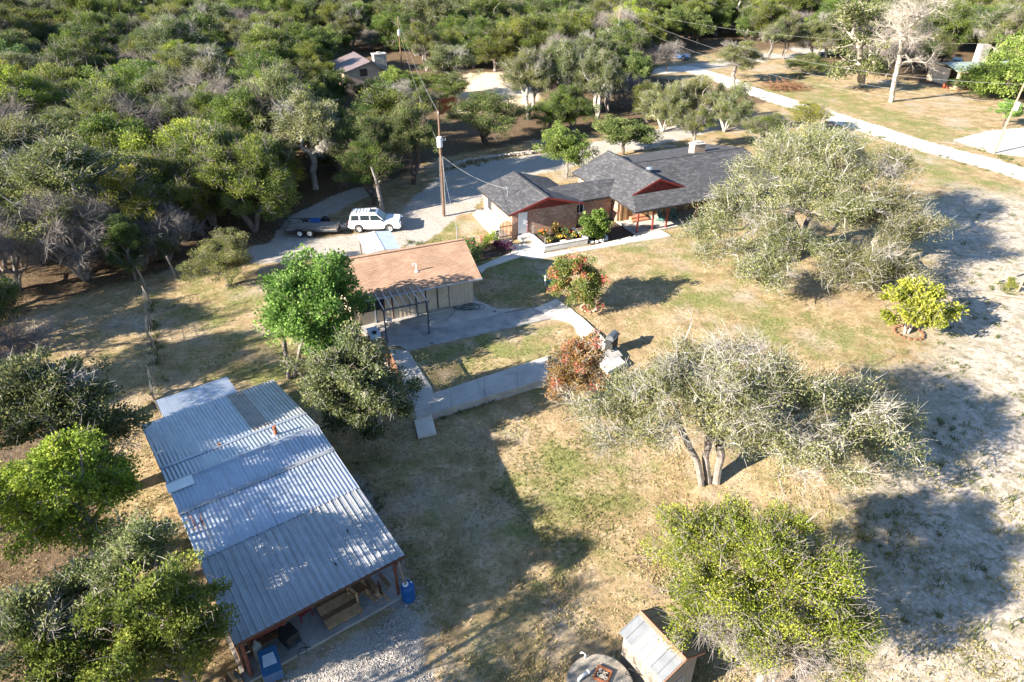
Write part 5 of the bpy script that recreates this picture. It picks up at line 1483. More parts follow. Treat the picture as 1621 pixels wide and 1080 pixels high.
# ---- individually placed trees of the wild kinds
J, B_, D_, O_ = lf_juniper, lf_juniper_bright, lf_juniper_dark, lf_olive
PLACE = [
 # kind, x0,y0,x1,y1, label, leaf, bark
 ('bare_a', -30,300,190,470, 'wide bare grey tree at the left edge above the dry yard', None, None),
 ('bare_b', -10,505,110,640, 'grey leafless tree behind the dark oak at left edge', None, None),
 ('juniper_b', 185,335,245,455, 'narrow dark juniper at the far end of the wire fence', D_, None),
 ('juniper_a', 305,368,415,462, 'low olive juniper bush left of the trailer', O_, None),
 ('juniper_c', 222,222,472,392, 'wide mid-green juniper in front, left of the trailer', J, None),
 ('juniper_a', 50,250,232,392, 'bright-topped juniper left of the wide front juniper', J, None),
 ('juniper_d', 95,170,260,290, 'juniper with grey inner branches in the left woods', J, None),
 ('oak_a', 230,92,392,225, 'pale grey-green oak standing out in the left woods', O_, None),
 ('bare_a', 100,75,262,155, 'bare grey thicket tree below the pale oak', None, None),
 ('bare_a', 330,60,430,135, 'silvery leafless tree left of the neighbour house', None, None),
 ('bare_b', 200,30,262,80, 'small brownish leafless tree high in the left woods', None, None),
 ('juniper_b', -30,90,110,220, 'yellow-green crowned tree at the left edge', lf_lime, None),
 ('juniper_a', 10,205,110,300, 'shadowed juniper under the yellow-green tree', D_, None),
 ('oak_a', 535,160,705,312, 'large grey-green oak behind the white truck', lf_oak_dark, bk_dark),
 ('juniper_d', 540,230,645,335, 'bright juniper in front of the grey-green oak by the truck', J, bk_dark),
 ('juniper_c', 485,150,580,262, 'mid-green juniper left of the oak behind the truck', J, None),
 ('juniper_a', 440,120,545,215, 'dark juniper below the neighbour house', D_, None),
 ('oak_a', 700,142,838,240, 'dense domed green tree behind the driveway stone wall', lf_mid, bk_dark),
 ('broad', 858,195,936,290, 'young fresh green tree in a wire guard by the garage', lf_green, bk_grey),
 ('broad', 942,180,1030,252, 'dark green leafy tree behind the main roof', lf_mid, None),
 ('juniper_d', 1068,172,1122,245, 'small umbrella juniper beside the house chimney', J, bk_grey),
 ('juniper_c', 1010,115,1180,215, 'broad pale juniper behind the house chimney', O_, bk_silver),
 ('oak_b', 1120,60,1200,140, 'grey-twigged small oak standing alone by the road bend', O_, bk_dead),
 ('juniper_d', 935,95,985,195, 'slim juniper with bare trunk behind the leafy tree', J, None),
 ('oak_a', 795,60,985,200, 'big pale oak right of the sandy clearing', O_, bk_silver),
 ('juniper_b', 885,70,965,185, 'dark juniper rising beside the big pale oak', J, None),
 ('juniper_a', 835,130,945,220, 'bright juniper at the foot of the big pale oak', J, None),
 ('oak_b', 675,65,762,165, 'rounded grey-green oak left of the sandy clearing', lf_oak_dark, None),
 ('juniper_c', 655,115,755,165, 'low juniper under the rounded oak', J, None),
 ('broad', 608,105,672,165, 'fresh green tree right of the stone chimney', lf_green, None),
 ('bare_b', 602,128,660,180, 'small white leafless tree below the stone chimney', None, bk_silver),
 ('juniper_a', 555,120,612,170, 'dark juniper right in front of the neighbour house', D_, None),
 ('juniper_a', 495,105,560,175, 'juniper at the left corner of the neighbour house', D_, None),
 ('juniper_d', 1160,180,1240,235, 'juniper crown between the broad juniper and the huge oak', J, None),
 ('juniper_d', 1240,165,1315,215, 'bright juniper crown behind the top of the huge oak', B_, None),
 ('broad', 945,2,1035,85, 'bright yellow-green broadleaf tree behind the upper power pole', lf_lime, None),
 ('broad', 1030,5,1120,80, 'dark green broadleaf tree beside the yellow-green one', lf_mid, None),
 ('bare_b', 1010,65,1075,120, 'greyish half-bare tree near the blue car', lf_oak, bk_dead),
 ('juniper_d', 1195,25,1262,102, 'olive juniper beside the lane at top', O_, None),
 ('juniper_c', 1240,85,1310,122, 'low dark green bush under the trees beyond the road', D_, None),
 ('juniper_c', 1255,30,1320,100, 'grey-bottomed juniper beyond the road lawn', O_, bk_dead),
 ('rust', 1150,0,1210,45, 'rusty orange tinged tree at the top', lf_rust, None),
 ('oak_b', 1545,40,1590,110, 'half-bare pale tree behind the parked silver car', O_, bk_pale),
 ('juniper_d', 1440,60,1510,120, 'dark leaning oak left of the parked silver car', D_, bk_dark),
 ('juniper_a', 1500,118,1535,145, 'dark bush at the cream porch', D_, None),
 ('broad', 1568,155,1606,205, 'small green sapling near the right power pole', lf_green, None),
 ('juniper_a', 1588,438,1606,462, 'yellow-green bush by the wooden gate', lf_lime, None),
 ('juniper_c', -90,420,70,560, 'dark juniper at the left edge by the bare trees', D_, None),
]
OUTSIDE = [(-21.5,16,9.6,6.4),(-24,9,9.6,6.4),(-26,21,10.2,6.6),(-29,27,9.5,7),(-34,29,9,7),(-38,33,9,7),(-43,39,9,7),(-48,45,9,7.5),(-15.5,8.4,9.4,6.4),(-9.8,7.0,8.8,6.0),(-4.5,2.4,8.5,6.0),(-27,14,9.5,7),(-17,3.5,9,6.5),(-44,50,8,7)]
for i,(x,y,h,w) in enumerate(OUTSIDE):
    k = 'oak_open' if i not in (4,6,13) else 'oak_b'
    placed.append((x,y,w*0.4))
    put(k, Vector((x,y,gz(x,y)-0.03)), w, h, 'tree at the far left whose shadow falls on the yard and shed', None, None, 'trees along the left boundary')
for row in PLACE:
    kind, x0, y0, x1, y1, lab, lf, bk = row
    if kind == 'rust': kind = 'broad'
    t_ = put_box(kind, x0, y0, x1, y1, lab, lf, bk)

# ---- the woods: trees one can tell apart near by, one mass beyond
WINDOWS = [(526,80,614,126,127),(725,116,846,156,130),(1498,86,1528,106,400),(1064,86,1082,96,400),(1050,98,1240,112,400),(696,152,720,172,100),(628,40,642,100,128),(1515,105,1560,140,400),(1100,70,1240,92,160)]
def woods():
    rng = np.random.default_rng(5)
    opens = OPEN
    pts = []
    y = 44.0
    while y < 620:
        sp = 4.9 + max(0, (y-70))*0.022
        half = (y*0.78 + 16)
        x = -half
        while x < half:
            pts.append((x + rng.uniform(-0.42,0.42)*sp, y + rng.uniform(-0.42,0.42)*sp))
            x += sp
        y += sp*0.88
    P = np.array(pts)
    keep = np.ones(len(P), bool)
    for o in opens:
        keep &= sdist(P[:,0], P[:,1], o) > 0.8
    for l, w in DRIVE: keep &= ldist(P[:,0], P[:,1], l) > w + 1.8
    keep &= ldist(P[:,0], P[:,1], ROAD) > 5.5
    keep &= ldist(P[:,0], P[:,1], LANE) > 4.5
    keep &= ldist(P[:,0], P[:,1], PX((175,18),(178,-40),(200,-90))) > 6
    # clear spots: neighbour house, right house, parked cars, lane from clearing
    for (u, v, r) in ((575,108,8.5),(560,98,7),(560,128,7),(600,122,6),(575,105,6),(1512,110,8),(1540,125,9),(1575,120,9),(1480,108,6),(1075,92,5),(712,170,4),(745,140,7),(730,175,3.5),(636,103,2.5),(1130,75,7),(1180,75,7)):
        q = at(u, v); keep &= np.hypot(P[:,0]-q.x, P[:,1]-q.y) > r
    for (x, y_, r) in placed: keep &= np.hypot(P[:,0]-x, P[:,1]-y_) > max(2.0, r*1.0)
    # pasture left of the fence stays open
    keep &= ~((P[:,0] < -20) & (P[:,1] < 50))
    P = P[keep]
    # nearest first
    vis = []
    for (x, y_) in P:
        u, v = px(x, y_, 2.5)
        if -260 < u < 1780 and v > -70: vis.append((y_, x))
    vis.sort()
    kinds = ['juniper_a','juniper_b','juniper_c','juniper_d','oak_a','oak_b','bare_a','bare_b','broad']
    prob = np.array([.23,.18,.19,.15,.06,.05,.06,.05,.03]); prob /= prob.sum()
    lfs = {'juniper': [J,J,J,D_,B_,O_,J,J], 'oak': [lf_oak_dark, O_, lf_oak], 'bare': [None], 'broad': [lf_mid, lf_mid, lf_green]}
    nm = {'juniper': {id(J):'green juniper', id(D_):'dark green juniper', id(B_):'yellow-green juniper', id(O_):'olive juniper'},
          'oak': {id(lf_oak_dark):'dark grey-green oak', id(O_):'olive green oak', id(lf_oak):'pale silvery oak'},
          'bare': {id(None):'leafless grey tree'}, 'broad': {id(lf_mid):'leafy green tree', id(lf_lime):'yellow-green leafy tree', id(lf_green):'fresh green leafy tree'}}
    r = random.Random(15)
    far = []; near_trees = []
    NEAR = 235
    for i, (y_, x) in enumerate(vis):
        k = kinds[rng.choice(len(kinds), p=prob)]
        fam = k.split('_')[0]
        lf = r.choice(lfs[fam])
        q_ = r.uniform(0.62,1.22); w = KIND[k]['w']*q_*r.uniform(0.92,1.1); h = KIND[k]['h']*q_*r.uniform(0.88,1.08)
        if fam == 'juniper': w *= 1.05
        w *= 1.36; h *= 1.30
        u0, v0 = px(x, y_, h); u1, v1 = px(x, y_, 0.0); hw = 0.5*w*scale_at((x,y_,2.0))
        if any(u0+hw > a and u0-hw < c and v0 < d and v1 > b and y_ < dist for (a,b,c,d,dist) in WINDOWS): continue
        if i < NEAR:
            T = put(k, Vector((x,y_,gz(x,y_)-0.03)), w, h, nm[fam][id(lf)] + ' in the woods', lf, None, group='trees of the surrounding woods')
            near_trees.append((T, x, y_, nm[fam][id(lf)]))
        else:
            far.append((x, y_, k, w/KIND[k]['w']*1.1, h/KIND[k]['h']*1.1, r.uniform(0,6.28)))
    marks = [(497,372,'black trailer'),(594,360,'white vehicle'),(568,120,'pinkish neighbour house'),(785,138,'sandy clearing'),(700,260,'brown power pole'),(768,195,'domed green tree'),(890,150,'big pale oak'),
             (40,180,'yellow-green edge tree'),(310,180,'pale grey-green oak'),(80,420,'wide bare grey tree'),(345,330,'wide front juniper'),(150,300,'bright-topped juniper'),(1072,92,'blue car'),(1512,100,'silver car'),
             (1364,130,'tall sparse pecan-like tree'),(990,60,'bright yellow-green broadleaf tree'),(180,120,'bare grey thicket tree'),(380,110,'silvery leafless tree'),(1160,110,'small oak by the road bend'),(615,240,'large oak behind the vehicle'),(230,60,'brownish leafless tree'),(740,130,'rounded grey-green oak'),(1280,90,'grey-bottomed juniper'),(1100,160,'broad pale juniper')]
    bins = {}
    for (T, x, y_, nme) in near_trees:
        u, v = px(x, y_, 2.5)
        best = min(marks, key=lambda m_: (m_[0]-u)**2 + (2.2*(m_[1]-v))**2)
        du, dv = u-best[0], 2.2*(v-best[1])
        side = ('left of' if du < 0 else 'right of') if abs(du) > abs(dv) else ('behind' if dv < 0 else 'in front of')
        bins.setdefault((best[2], side, nme), []).append((du*du+dv*dv, T))
    ords = ['nearest','second','third','fourth','fifth','sixth','seventh','eighth','ninth','tenth','eleventh','twelfth','thirteenth','fourteenth','fifteenth','sixteenth','seventeenth','eighteenth','nineteenth','twentieth','last']
    for (mk, side, nme), lst in bins.items():
        lst.sort(key=lambda q: q[0])
        for i, (_, T) in enumerate(lst):
            T['label'] = ('%s just %s the %s' % (nme, side, mk)) if len(lst) == 1 else ('%s %s %s the %s' % (ords[min(i,20)], nme, side, mk))
    # far woodland: one object, instances of the crowns that stand nearer
    src = ['juniper_a','juniper_b','juniper_c','juniper_d','oak_a','oak_b','bare_a']
    me = bpy.data.meshes.new('distant_woods')
    me.vertices.add(len(far))
    me.vertices.foreach_set('co', np.array([(f[0],f[1],-0.05) for f in far], np.float32).ravel())
    def attr(n, t, vals, key):
        a = me.attributes.new(n, t, 'POINT'); a.data.foreach_set(key, np.array(vals).ravel())
    attr('pick', 'INT', np.array([src.index(f[2]) if f[2] in src else i % 4 for i, f in enumerate(far)], np.int32), 'value')
    attr('size', 'FLOAT_VECTOR', np.array([(f[3],f[3],f[4]) for f in far], np.float32), 'vector')
    attr('turn', 'FLOAT_VECTOR', np.array([(0,0,f[5]) for f in far], np.float32), 'vector')
    o = bpy.data.objects.new('distant_woods', me); link(o)
    tag(o, 'far juniper and oak woods along the top of the picture', 'woods', kind='stuff')
    ng = bpy.data.node_groups.new('scatter_woods', 'GeometryNodeTree')
    ng.interface.new_socket('Geometry', in_out='INPUT', socket_type='NodeSocketGeometry')
    ng.interface.new_socket('Geometry', in_out='OUTPUT', socket_type='NodeSocketGeometry')
    n = ng.nodes; l = ng.links
    gi = n.new('NodeGroupInput'); go = n.new('NodeGroupOutput')
    iop = n.new('GeometryNodeInstanceOnPoints')
    g2i = n.new('GeometryNodeGeometryToInstance')
    objs = []
    for k in src:
        T = KIND[k]['first']
        objs.append([c for c in T.children])
    for kids in reversed(objs):
        jn = n.new('GeometryNodeJoinGeometry')
        for c in kids:
            oi = n.new('GeometryNodeObjectInfo'); oi.transform_space = 'ORIGINAL'; oi.inputs['Object'].default_value = c
            l.new(oi.outputs['Geometry'], jn.inputs[0])
        gi1 = n.new('GeometryNodeGeometryToInstance'); l.new(jn.outputs[0], gi1.inputs[0])
        l.new(gi1.outputs[0], g2i.inputs[0]) if False else None
        objs[objs.index(kids)] = gi1
    ji = n.new('GeometryNodeJoinGeometry')
    for gnode in reversed(objs): l.new(gnode.outputs[0], ji.inputs[0])
    l.new(gi.outputs[0], iop.inputs['Points'])
    l.new(ji.outputs[0], iop.inputs['Instance'])
    iop.inputs['Pick Instance'].default_value = True
    def named(nm_, t):
        a = n.new('GeometryNodeInputNamedAttribute'); a.data_type = t; a.inputs['Name'].default_value = nm_
        return [s for s in a.outputs if s.enabled and s.name == 'Attribute'][0]
    l.new(named('pick','INT'), iop.inputs['Instance Index'])
    l.new(named('size','FLOAT_VECTOR'), iop.inputs['Scale'])
    l.new(named('turn','FLOAT_VECTOR'), iop.inputs['Rotation'])
    l.new(iop.outputs[0], go.inputs[0])
    md = o.modifiers.new('scatter', 'NODES'); md.node_group = ng
    print('WOODS near', min(NEAR,len(vis)), 'far', len(far), 'first far y', vis[min(NEAR,len(vis)-1)])
woods()
# ------------------------------------------------------------------ vehicles
def wheel(parent, c, r, w, rim_mat, name='wheel'):
    t = MB()
    prof = [(r*0.62,-w/2),(r*0.93,-w/2),(r,-w*0.3),(r,w*0.3),(r*0.93,w/2),(r*0.62,w/2)]
    n = 20
    def lay(mb, prof, closed=False):
        v = []
        for (rr, yy) in prof:
            for k in range(n):
                a = 2*math.pi*k/n
                v.append((c[0]+rr*math.cos(a), c[1]+yy, c[2]+rr*math.sin(a)))
        f = []
        for i in range(len(prof)-1):
            for k in range(n): f.append((i*n+k,(i+1)*n+k,(i+1)*n+(k+1)%n,i*n+(k+1)%n))
        mb.add(v, f)
    lay(t, prof)
    W = t.build(name, m_rubber, parent)
    h = MB(); lay(h, [(0.001,-w*0.34),(r*0.25,-w*0.36),(r*0.3,-w*0.25),(r*0.5,-w*0.22),(r*0.63,-w*0.42),(r*0.63,w*0.42),(r*0.5,w*0.22),(r*0.3,w*0.25),(r*0.25,w*0.36),(0.001,w*0.34)])
    h.build('rim', rim_mat, W)
    return W
def suv(name, label, loc, rz, paint, L_=4.65, W=1.78, rack=True, cat='car', group=None):
    """nose towards local +x"""
    S = thing(name, label, cat, loc, rz, group)
    s = L_/4.65
    def body(z0, prof, y0, y1, y0t, y1t):
        pass
    # lower body: side profile with wheel arches, rounded in plan through three width stations
    wr, xr, xf = 0.37*s, -1.45*s, 1.28*s
    prof = [(-2.28*s,0.50),(-2.30*s,0.72),(-2.26*s,1.02),(1.0*s,1.06),(1.55*s,1.04),(2.15*s,0.94),(2.28*s,0.78),(2.30*s,0.50)]
    low = []
    for (cx) in (xf, xr):
        for k in range(9):
            a = math.pi*k/8
            low.append((cx+math.cos(a)*(wr+0.07), 0.40+math.sin(a)*(wr+0.07)*0.98))
    poly = prof + [(xf+wr+0.07,0.40)] + low[:9] + low[9:] 
    # clean order: front bottom -> front arch -> sill -> rear arch
    poly = prof + [(2.2*s,0.38)] + low[:9] + [(0.6*s,0.36),(-0.6*s,0.36)] + low[9:] + [(-2.2*s,0.40)]
    mb = MB()
    n = len(poly)
    st = [(-W/2,0.97),(-W/2+0.06,1.0),(W/2-0.06,1.0),(W/2,0.97)]
    v = []
    for (y, k) in st:
        for (x, z) in poly:
            zz = z if z < 0.95 else z - (0.035 if abs(y) > W/2-0.03 else 0)
            v.append((x*k, y, zz))
    f = []
    for i in range(3):
        for k in range(n):
            f.append((i*n+k, i*n+(k+1)%n, (i+1)*n+(k+1)%n, (i+1)*n+k))
    f.append(tuple(range(n))); f.append(tuple(reversed(range(3*n, 4*n))))
    mb.add(v, f)
    B = mb.build('body', paint, S, bevel=0.02)
    # greenhouse
    g = [(-2.22*s,1.0),(-2.05*s,1.62),(-1.9*s,1.70),(0.05*s,1.72),(0.22*s,1.66),(0.95*s,1.03)]
    mb = MB(); n = len(g); v = []
    for (y, inset) in ((-1,0.0),(1,0.0)):
        for (x, z) in g:
            t = (z-1.0)/0.72
            v.append((x, y*(W/2-0.05-0.13*t), z))
    f = [tuple(range(n)), tuple(reversed(range(n,2*n)))]
    for k in range(n): f.append((k, n+k, n+(k+1)%n, (k+1)%n))
    mb.add(v, f)
    C = mb.build('cabin', paint, S, bevel=0.03)
    def side_pane(x0b, x1b, x0t, x1t, nm='side_window'):
        for sgn in (-1, 1):
            def pt(x, z): t = (z-1.0)/0.72; return (x*s, sgn*(W/2-0.05-0.13*t+0.008), z)
            q = [pt(x0b,1.12), pt(x1b,1.12), pt(x1t,1.56), pt(x0t,1.56)]
            if sgn > 0: q = q[::-1]
            MB().prism(q, (0,-0.012*sgn,0)).build(nm, m_glass, C)
    side_pane(-2.05,-1.32,-1.97,-1.36); side_pane(-1.22,-0.42,-1.22,-0.42); side_pane(-0.34,0.72,-0.34,0.26)
    MB().prism([(0.30*s,-0.62,1.62),(0.30*s,0.62,1.62),(0.94*s,0.76,1.07),(0.94*s,-0.76,1.07)],(0.012,0,0.014)).build('windscreen', m_glass, C)
    MB().prism([(-2.10*s,-0.6,1.56),(-2.10*s,0.6,1.56),(-2.22*s,0.68,1.10),(-2.22*s,-0.68,1.10)][::-1],(-0.014,0,0.004)).build('rear_window', m_glass, C)
    MB().box(-0.35*s,0.05*s,-0.36,0.36,1.722,1.732).build('sunroof', m_glass, C)
    if rack:
        for y in (-0.5, 0.5): MB().tube([(-1.85*s,y,1.78),(-0.5*s,y,1.79)],0.018,6).build('roof_rail', m_black, C)
        for k in range(5):
            x = -1.75*s + k*0.28*s
            MB().box(x,x+0.17,-0.5,0.5,1.745,1.765).build('rack_slat', m_white, C)
    wheels = []
    rim = M('alloy_rim',(0.55,0.55,0.56),0.35,(0.45,0.45,0.46),4,metal=0.6)
    for x in (xf, xr):
        for y in (-W/2+0.12, W/2-0.12): wheel(S, (x,y,0.37*s), 0.37*s, 0.24, rim)
    MB().box(2.24*s,2.36*s,-W/2+0.04,W/2-0.04,0.44,0.66).build('bumper', M('grey_bumper',(0.3,0.3,0.3),0.6), S, bevel=0.03)
    MB().box(-2.38*s,-2.24*s,-W/2+0.04,W/2-0.04,0.46,0.66).build('bumper', MATS['grey_bumper'], S, bevel=0.03)
    MB().box(2.22*s,2.31*s,-0.5,0.5,0.72,0.86).build('grille', m_black, S)
    for y in (-0.66, 0.66):
        MB().box(2.18*s,2.30*s,y-0.14,y+0.14,0.72,0.88).build('headlight', M('lamp_glass',(0.75,0.76,0.78),0.15), S)
        MB().box(-2.315*s,-2.20*s,y*1.18-0.07,y*1.18+0.07,0.78,1.02).build('tail_light', M('tail_red',(0.45,0.02,0.02),0.25), S)
    for y in (-1, 1):
        MB().box(0.60*s,0.72*s,y*(W/2+0.02)-0.09,y*(W/2+0.02)+0.09,1.05,1.2).build('mirror', m_black, S, bevel=0.02)
    m_line = M('panel_gap',(0.10,0.10,0.11),0.6)
    for y in (-1, 1):
        for x in (-0.38*s, -1.27*s, 0.80*s):
            MB().box(x-0.008,x+0.008,y*(W/2+0.001)-0.003,y*(W/2+0.001)+0.003,0.45,0.99).build('door_gap', m_line, B)
        for x in (-0.28*s+0.05, -1.15*s+0.02):
            MB().box(x,x+0.14,y*(W/2+0.008)-0.012,y*(W/2+0.008)+0.012,0.88,0.92).build('door_handle', m_black, B)
    return S
m_car_white = M('white_car_paint',(0.74,0.75,0.77),0.25,(0.72,0.73,0.75),1,coat=0.6)
m_car_silver = M('silver_car_paint',(0.50,0.52,0.55),0.3,(0.48,0.50,0.53),1,metal=0.3,coat=0.5)
m_car_blue = M('blue_car_paint',(0.05,0.10,0.22),0.3,(0.045,0.09,0.20),1,coat=0.5)
m_car_dark = M('dark_car_paint',(0.04,0.04,0.045),0.3,(0.035,0.035,0.04),1,coat=0.5)
p = at(594,367); suv('parked_suv', 'white sport utility vehicle with roof rack hitched to the trailer', (p.x,p.y+0.7,0), math.radians(3), m_car_white)
p = at(1512,106); suv('parked_car', 'silver car parked on the drive by the cream house', (p.x,p.y,0), math.radians(58), m_car_silver, rack=False)
p = at(1072,94); suv('parked_car', 'blue car parked under trees beside the lane', (p.x,p.y,0), math.radians(-20), m_car_blue, rack=False)
p = at(985,98); suv('parked_car', 'dark car half hidden under trees near the upper power pole', (p.x,p.y,0), math.radians(10), m_car_dark, rack=False)
p = at(1452,97); suv('parked_car', 'dark vehicle under the leaning oak beyond the road', (p.x,p.y,0), math.radians(40), m_car_dark, rack=False)

def trailer():
    p = at(497,372)
    T = thing('utility_trailer', 'low black flatbed trailer with wooden deck behind the white vehicle', 'trailer', (p.x-0.1,p.y+0.7,0), math.radians(2))
    m_fr = M('trailer_steel',(0.035,0.045,0.06),0.55,(0.05,0.055,0.065),4)
    m_deck = M('grey_deck_board',(0.30,0.25,0.20),0.9,(0.22,0.18,0.15),4)
    for i in range(9):
        y = -0.95+i*0.212
        MB().box(-2.3,2.2,y,y+0.2,0.52,0.56).build('deck_board', m_deck, T)
    f = MB()
    for y in (-1.0,1.0): f.box(-2.35,2.25,y-0.04,y+0.04,0.40,0.52).box(-2.35,2.25,y-0.025,y+0.025,0.86,0.91)
    for x in (-2.35,2.25): f.box(x-0.04,x+0.04,-0.96,0.96,0.40,0.518)
    for x in (-2.3,-1.2,0.9,2.2):
        for y in (-1.0,1.0): f.box(x-0.025,x+0.025,y-0.022,y+0.022,0.52,0.86)
    f.box(2.225,2.275,-0.97,0.97,0.861,0.905)
    f.build('frame', m_fr, T)
    MB().bar((2.25,-0.7,0.45),(3.5,0,0.45),0.08,0.1).bar((2.25,0.7,0.45),(3.5,0,0.45),0.08,0.1).build('tongue', m_fr, T)
    MB().tube([(3.3,0.06,0.3),(3.3,0.06,0.95)],0.03,8).box(2.4,2.9,-0.25,0.25,0.5,0.75).build('jack_and_box', m_fr, T)
    g = MB().bar((-2.35,-0.95,0.55),(-2.75,-0.95,1.25),0.05).bar((-2.35,0.95,0.55),(-2.75,0.95,1.25),0.05).bar((-2.75,-0.95,1.25),(-2.75,0.95,1.25),0.05)
    for k in range(7): 
        t = k/7; g.bar((-2.35-0.4*t,-0.95,0.55+0.7*t),(-2.35-0.4*t,0.95,0.55+0.7*t),0.02)
    g.build('tail_gate', m_fr, T)
    rim = M('white_rim',(0.65,0.65,0.64),0.4)
    for x in (-1.0,-0.15):
        for y in (-1.16,1.16): wheel(T,(x,y,0.34),0.34,0.2,rim)
    for y in (-1.16,1.16):
        MB().box(-1.45,0.3,y-0.13,y+0.13,0.72,0.75).bar((-1.45,y,0.735),(-1.65,y,0.5),0.26,0.03).bar((0.3,y,0.735),(0.5,y,0.5),0.26,0.03).build('mudguard', m_fr, T)
    return T
TR = trailer()
q = TR.matrix_basis @ Vector((0.75,0.98,0))
sw = thing('spare_wheel','spare wheel leaning behind the black trailer','wheel',(q.x,q.y+0.35,0),0.1)
wheel(sw,(0,0,0.52),0.42,0.22,m_black,'tyre')
q = TR.matrix_basis @ Vector((0.0,0.82,0.56))
tag(MB().box(-0.45,0.45,-0.06,0.06,0,0.42).box(-0.4,0.4,-0.075,-0.061,0.04,0.38).build('blue_panel', M('blue_plastic',(0.02,0.10,0.33),0.5), None, loc=q, rz=0.03),'blue flat panel standing in the trailer','panel')

# ------------------------------------------------------------------ power poles and wires
POLES = {}
def power_pole(key, foot, vtop, label, mat, can=True, lean=0.0, utop=None):
    p = on_ground(*foot)
    h = height_to(p, vtop)
    P = thing('power_pole', label, 'utility pole', p, 0, 'wooden power poles')
    MB().tube([(0,0,-0.1),(lean*0.5,0,h*0.5),(lean,0,h)],[0.135,0.115,0.085],10).build('pole', mat, P)
    if can:
        zc = h-2.9 if h > 7 else h-1.6
        zc = h*0.70 if key == 'main' else zc
        MB().lathe([(0.02,0),(0.24,0.03),(0.25,0.1),(0.25,0.85),(0.2,0.92),(0.05,0.95)],14,(lean*0.7+0.02,-0.38,zc)).build('transformer', M('pale_grey_enamel',(0.55,0.57,0.60),0.4), P)
        MB().box(-0.05+lean*0.7,0.05+lean*0.7,-0.3,-0.1,zc+0.2,zc+0.7).build('bracket', m_steel, P)
        b = MB()
        for dx in (0.3,0.5): b.tube([(lean*0.7+0.1,-0.2,zc+0.55),(lean*0.7+dx,-0.3,zc+0.6)],0.02,5).lathe([(0.05,0),(0.03,0.06),(0.05,0.12),(0.02,0.2)],8,(lean*0.7+dx,-0.3,zc+0.58))
        b.build('insulator', m_white, P)
    MB().lathe([(0.05,0),(0.07,0.05),(0.04,0.1),(0.06,0.15),(0.02,0.2)],8,(lean,0,h-0.02)).build('top_insulator', m_wire, P)
    POLES[key] = (P, p, h, lean)
    return P
power_pole('main',(703,342),180,'brown power pole with grey transformer behind the guest house',m_pole)
power_pole('right',(1573,243),132,'pale wooden power pole leaning at the right edge by the road',m_pole_pale,lean=0.5)
power_pole('upleft',(636,106),28,'thin far power pole rising right of the stone chimney',m_pole,can=True)
power_pole('upmid',(975,95),14,'far power pole in front of the yellow-green tree',m_pole_pale)
P_ = POLES['main'][0]
for dx in (0.17,-0.17,0.22):
    MB().tube([(dx,-0.1,0.1),(dx*0.9,-0.12,5.6)],0.016,5).build('conduit', m_wire, P_)
def ptop(k, dz=0.1, dx=0): P,p,h,l = POLES[k]; return Vector((p.x+l+dx,p.y,p.z+h+dz))
def overhead(a, b, sag, label, r=0.013):
    pts = []
    for i in range(17):
        t = i/16; q = a.lerp(b,t); q.z -= sag*4*t*(1-t); pts.append(q)
    o = MB().tube(pts, r, 5).build('power_line', m_wire, None)
    tag(o, label, 'power line', 'overhead power lines')
overhead(ptop('main'), ptop('upleft'), 1.2, 'power line from brown pole back to the thin far pole')
overhead(ptop('main',-3.0), ptop('upleft',-1.5), 1.5, 'lower cable from brown pole back to the thin far pole')
mp = POLES['main']; q = hloc(1.3,3.4,3.5)
overhead(ptop('main',-3.6), q, 0.5, 'service cable from brown pole to the garage roof mast', 0.012)
q = gloc(8.95,3.75,4.7)
overhead(ptop('main',-3.6), q, 0.35, 'service cable from brown pole to the tan roof mast', 0.012)
e_ = at(1290,118,9.0)
overhead(ptop('upmid',-0.2), ptop('right',-2.2)+Vector((0,0,0)), 2.6, 'long sagging cable across the lawn beyond the road', 0.010)
overhead(ptop('upmid',-1.8), ptop('right',-2.9), 2.8, 'lower long cable across the lawn beyond the road', 0.010)
overhead(ptop('upmid',0), at(1100,62,8.5)+Vector((40,-4,0)), 1.6, 'top power line running right from the yellow-green tree', 0.010)
overhead(ptop('right',0), ptop('right',0)+Vector((60,-16,0.5)), 1.2, 'power line leaving the right pole out of the picture', 0.010)
overhead(ptop('right',-0.1), at(1290,150,9.5)+Vector((0,30,0)), 1.0, 'thin top wire running left from the right pole', 0.012)

# dead snag by the truck
def snag():
    p = on_ground(606,341)
    pts = [(0,0,0),(-0.05,0.05,1.2),(-0.2,0.05,2.4),(-0.3,0.1,3.4),(-0.62,0.1,4.6)]
    T = thing('dead_snag','grey dead tree trunk standing behind the white vehicle','dead tree',p)
    MB().tube(pts,[0.24,0.2,0.17,0.13,0.07],9).build('trunk', bk_dead, T)
    MB().tube([(-0.25,0.08,3.0),(0.1,0,3.35)],[0.09,0.04],7).build('limb', bk_dead, T)
snag()

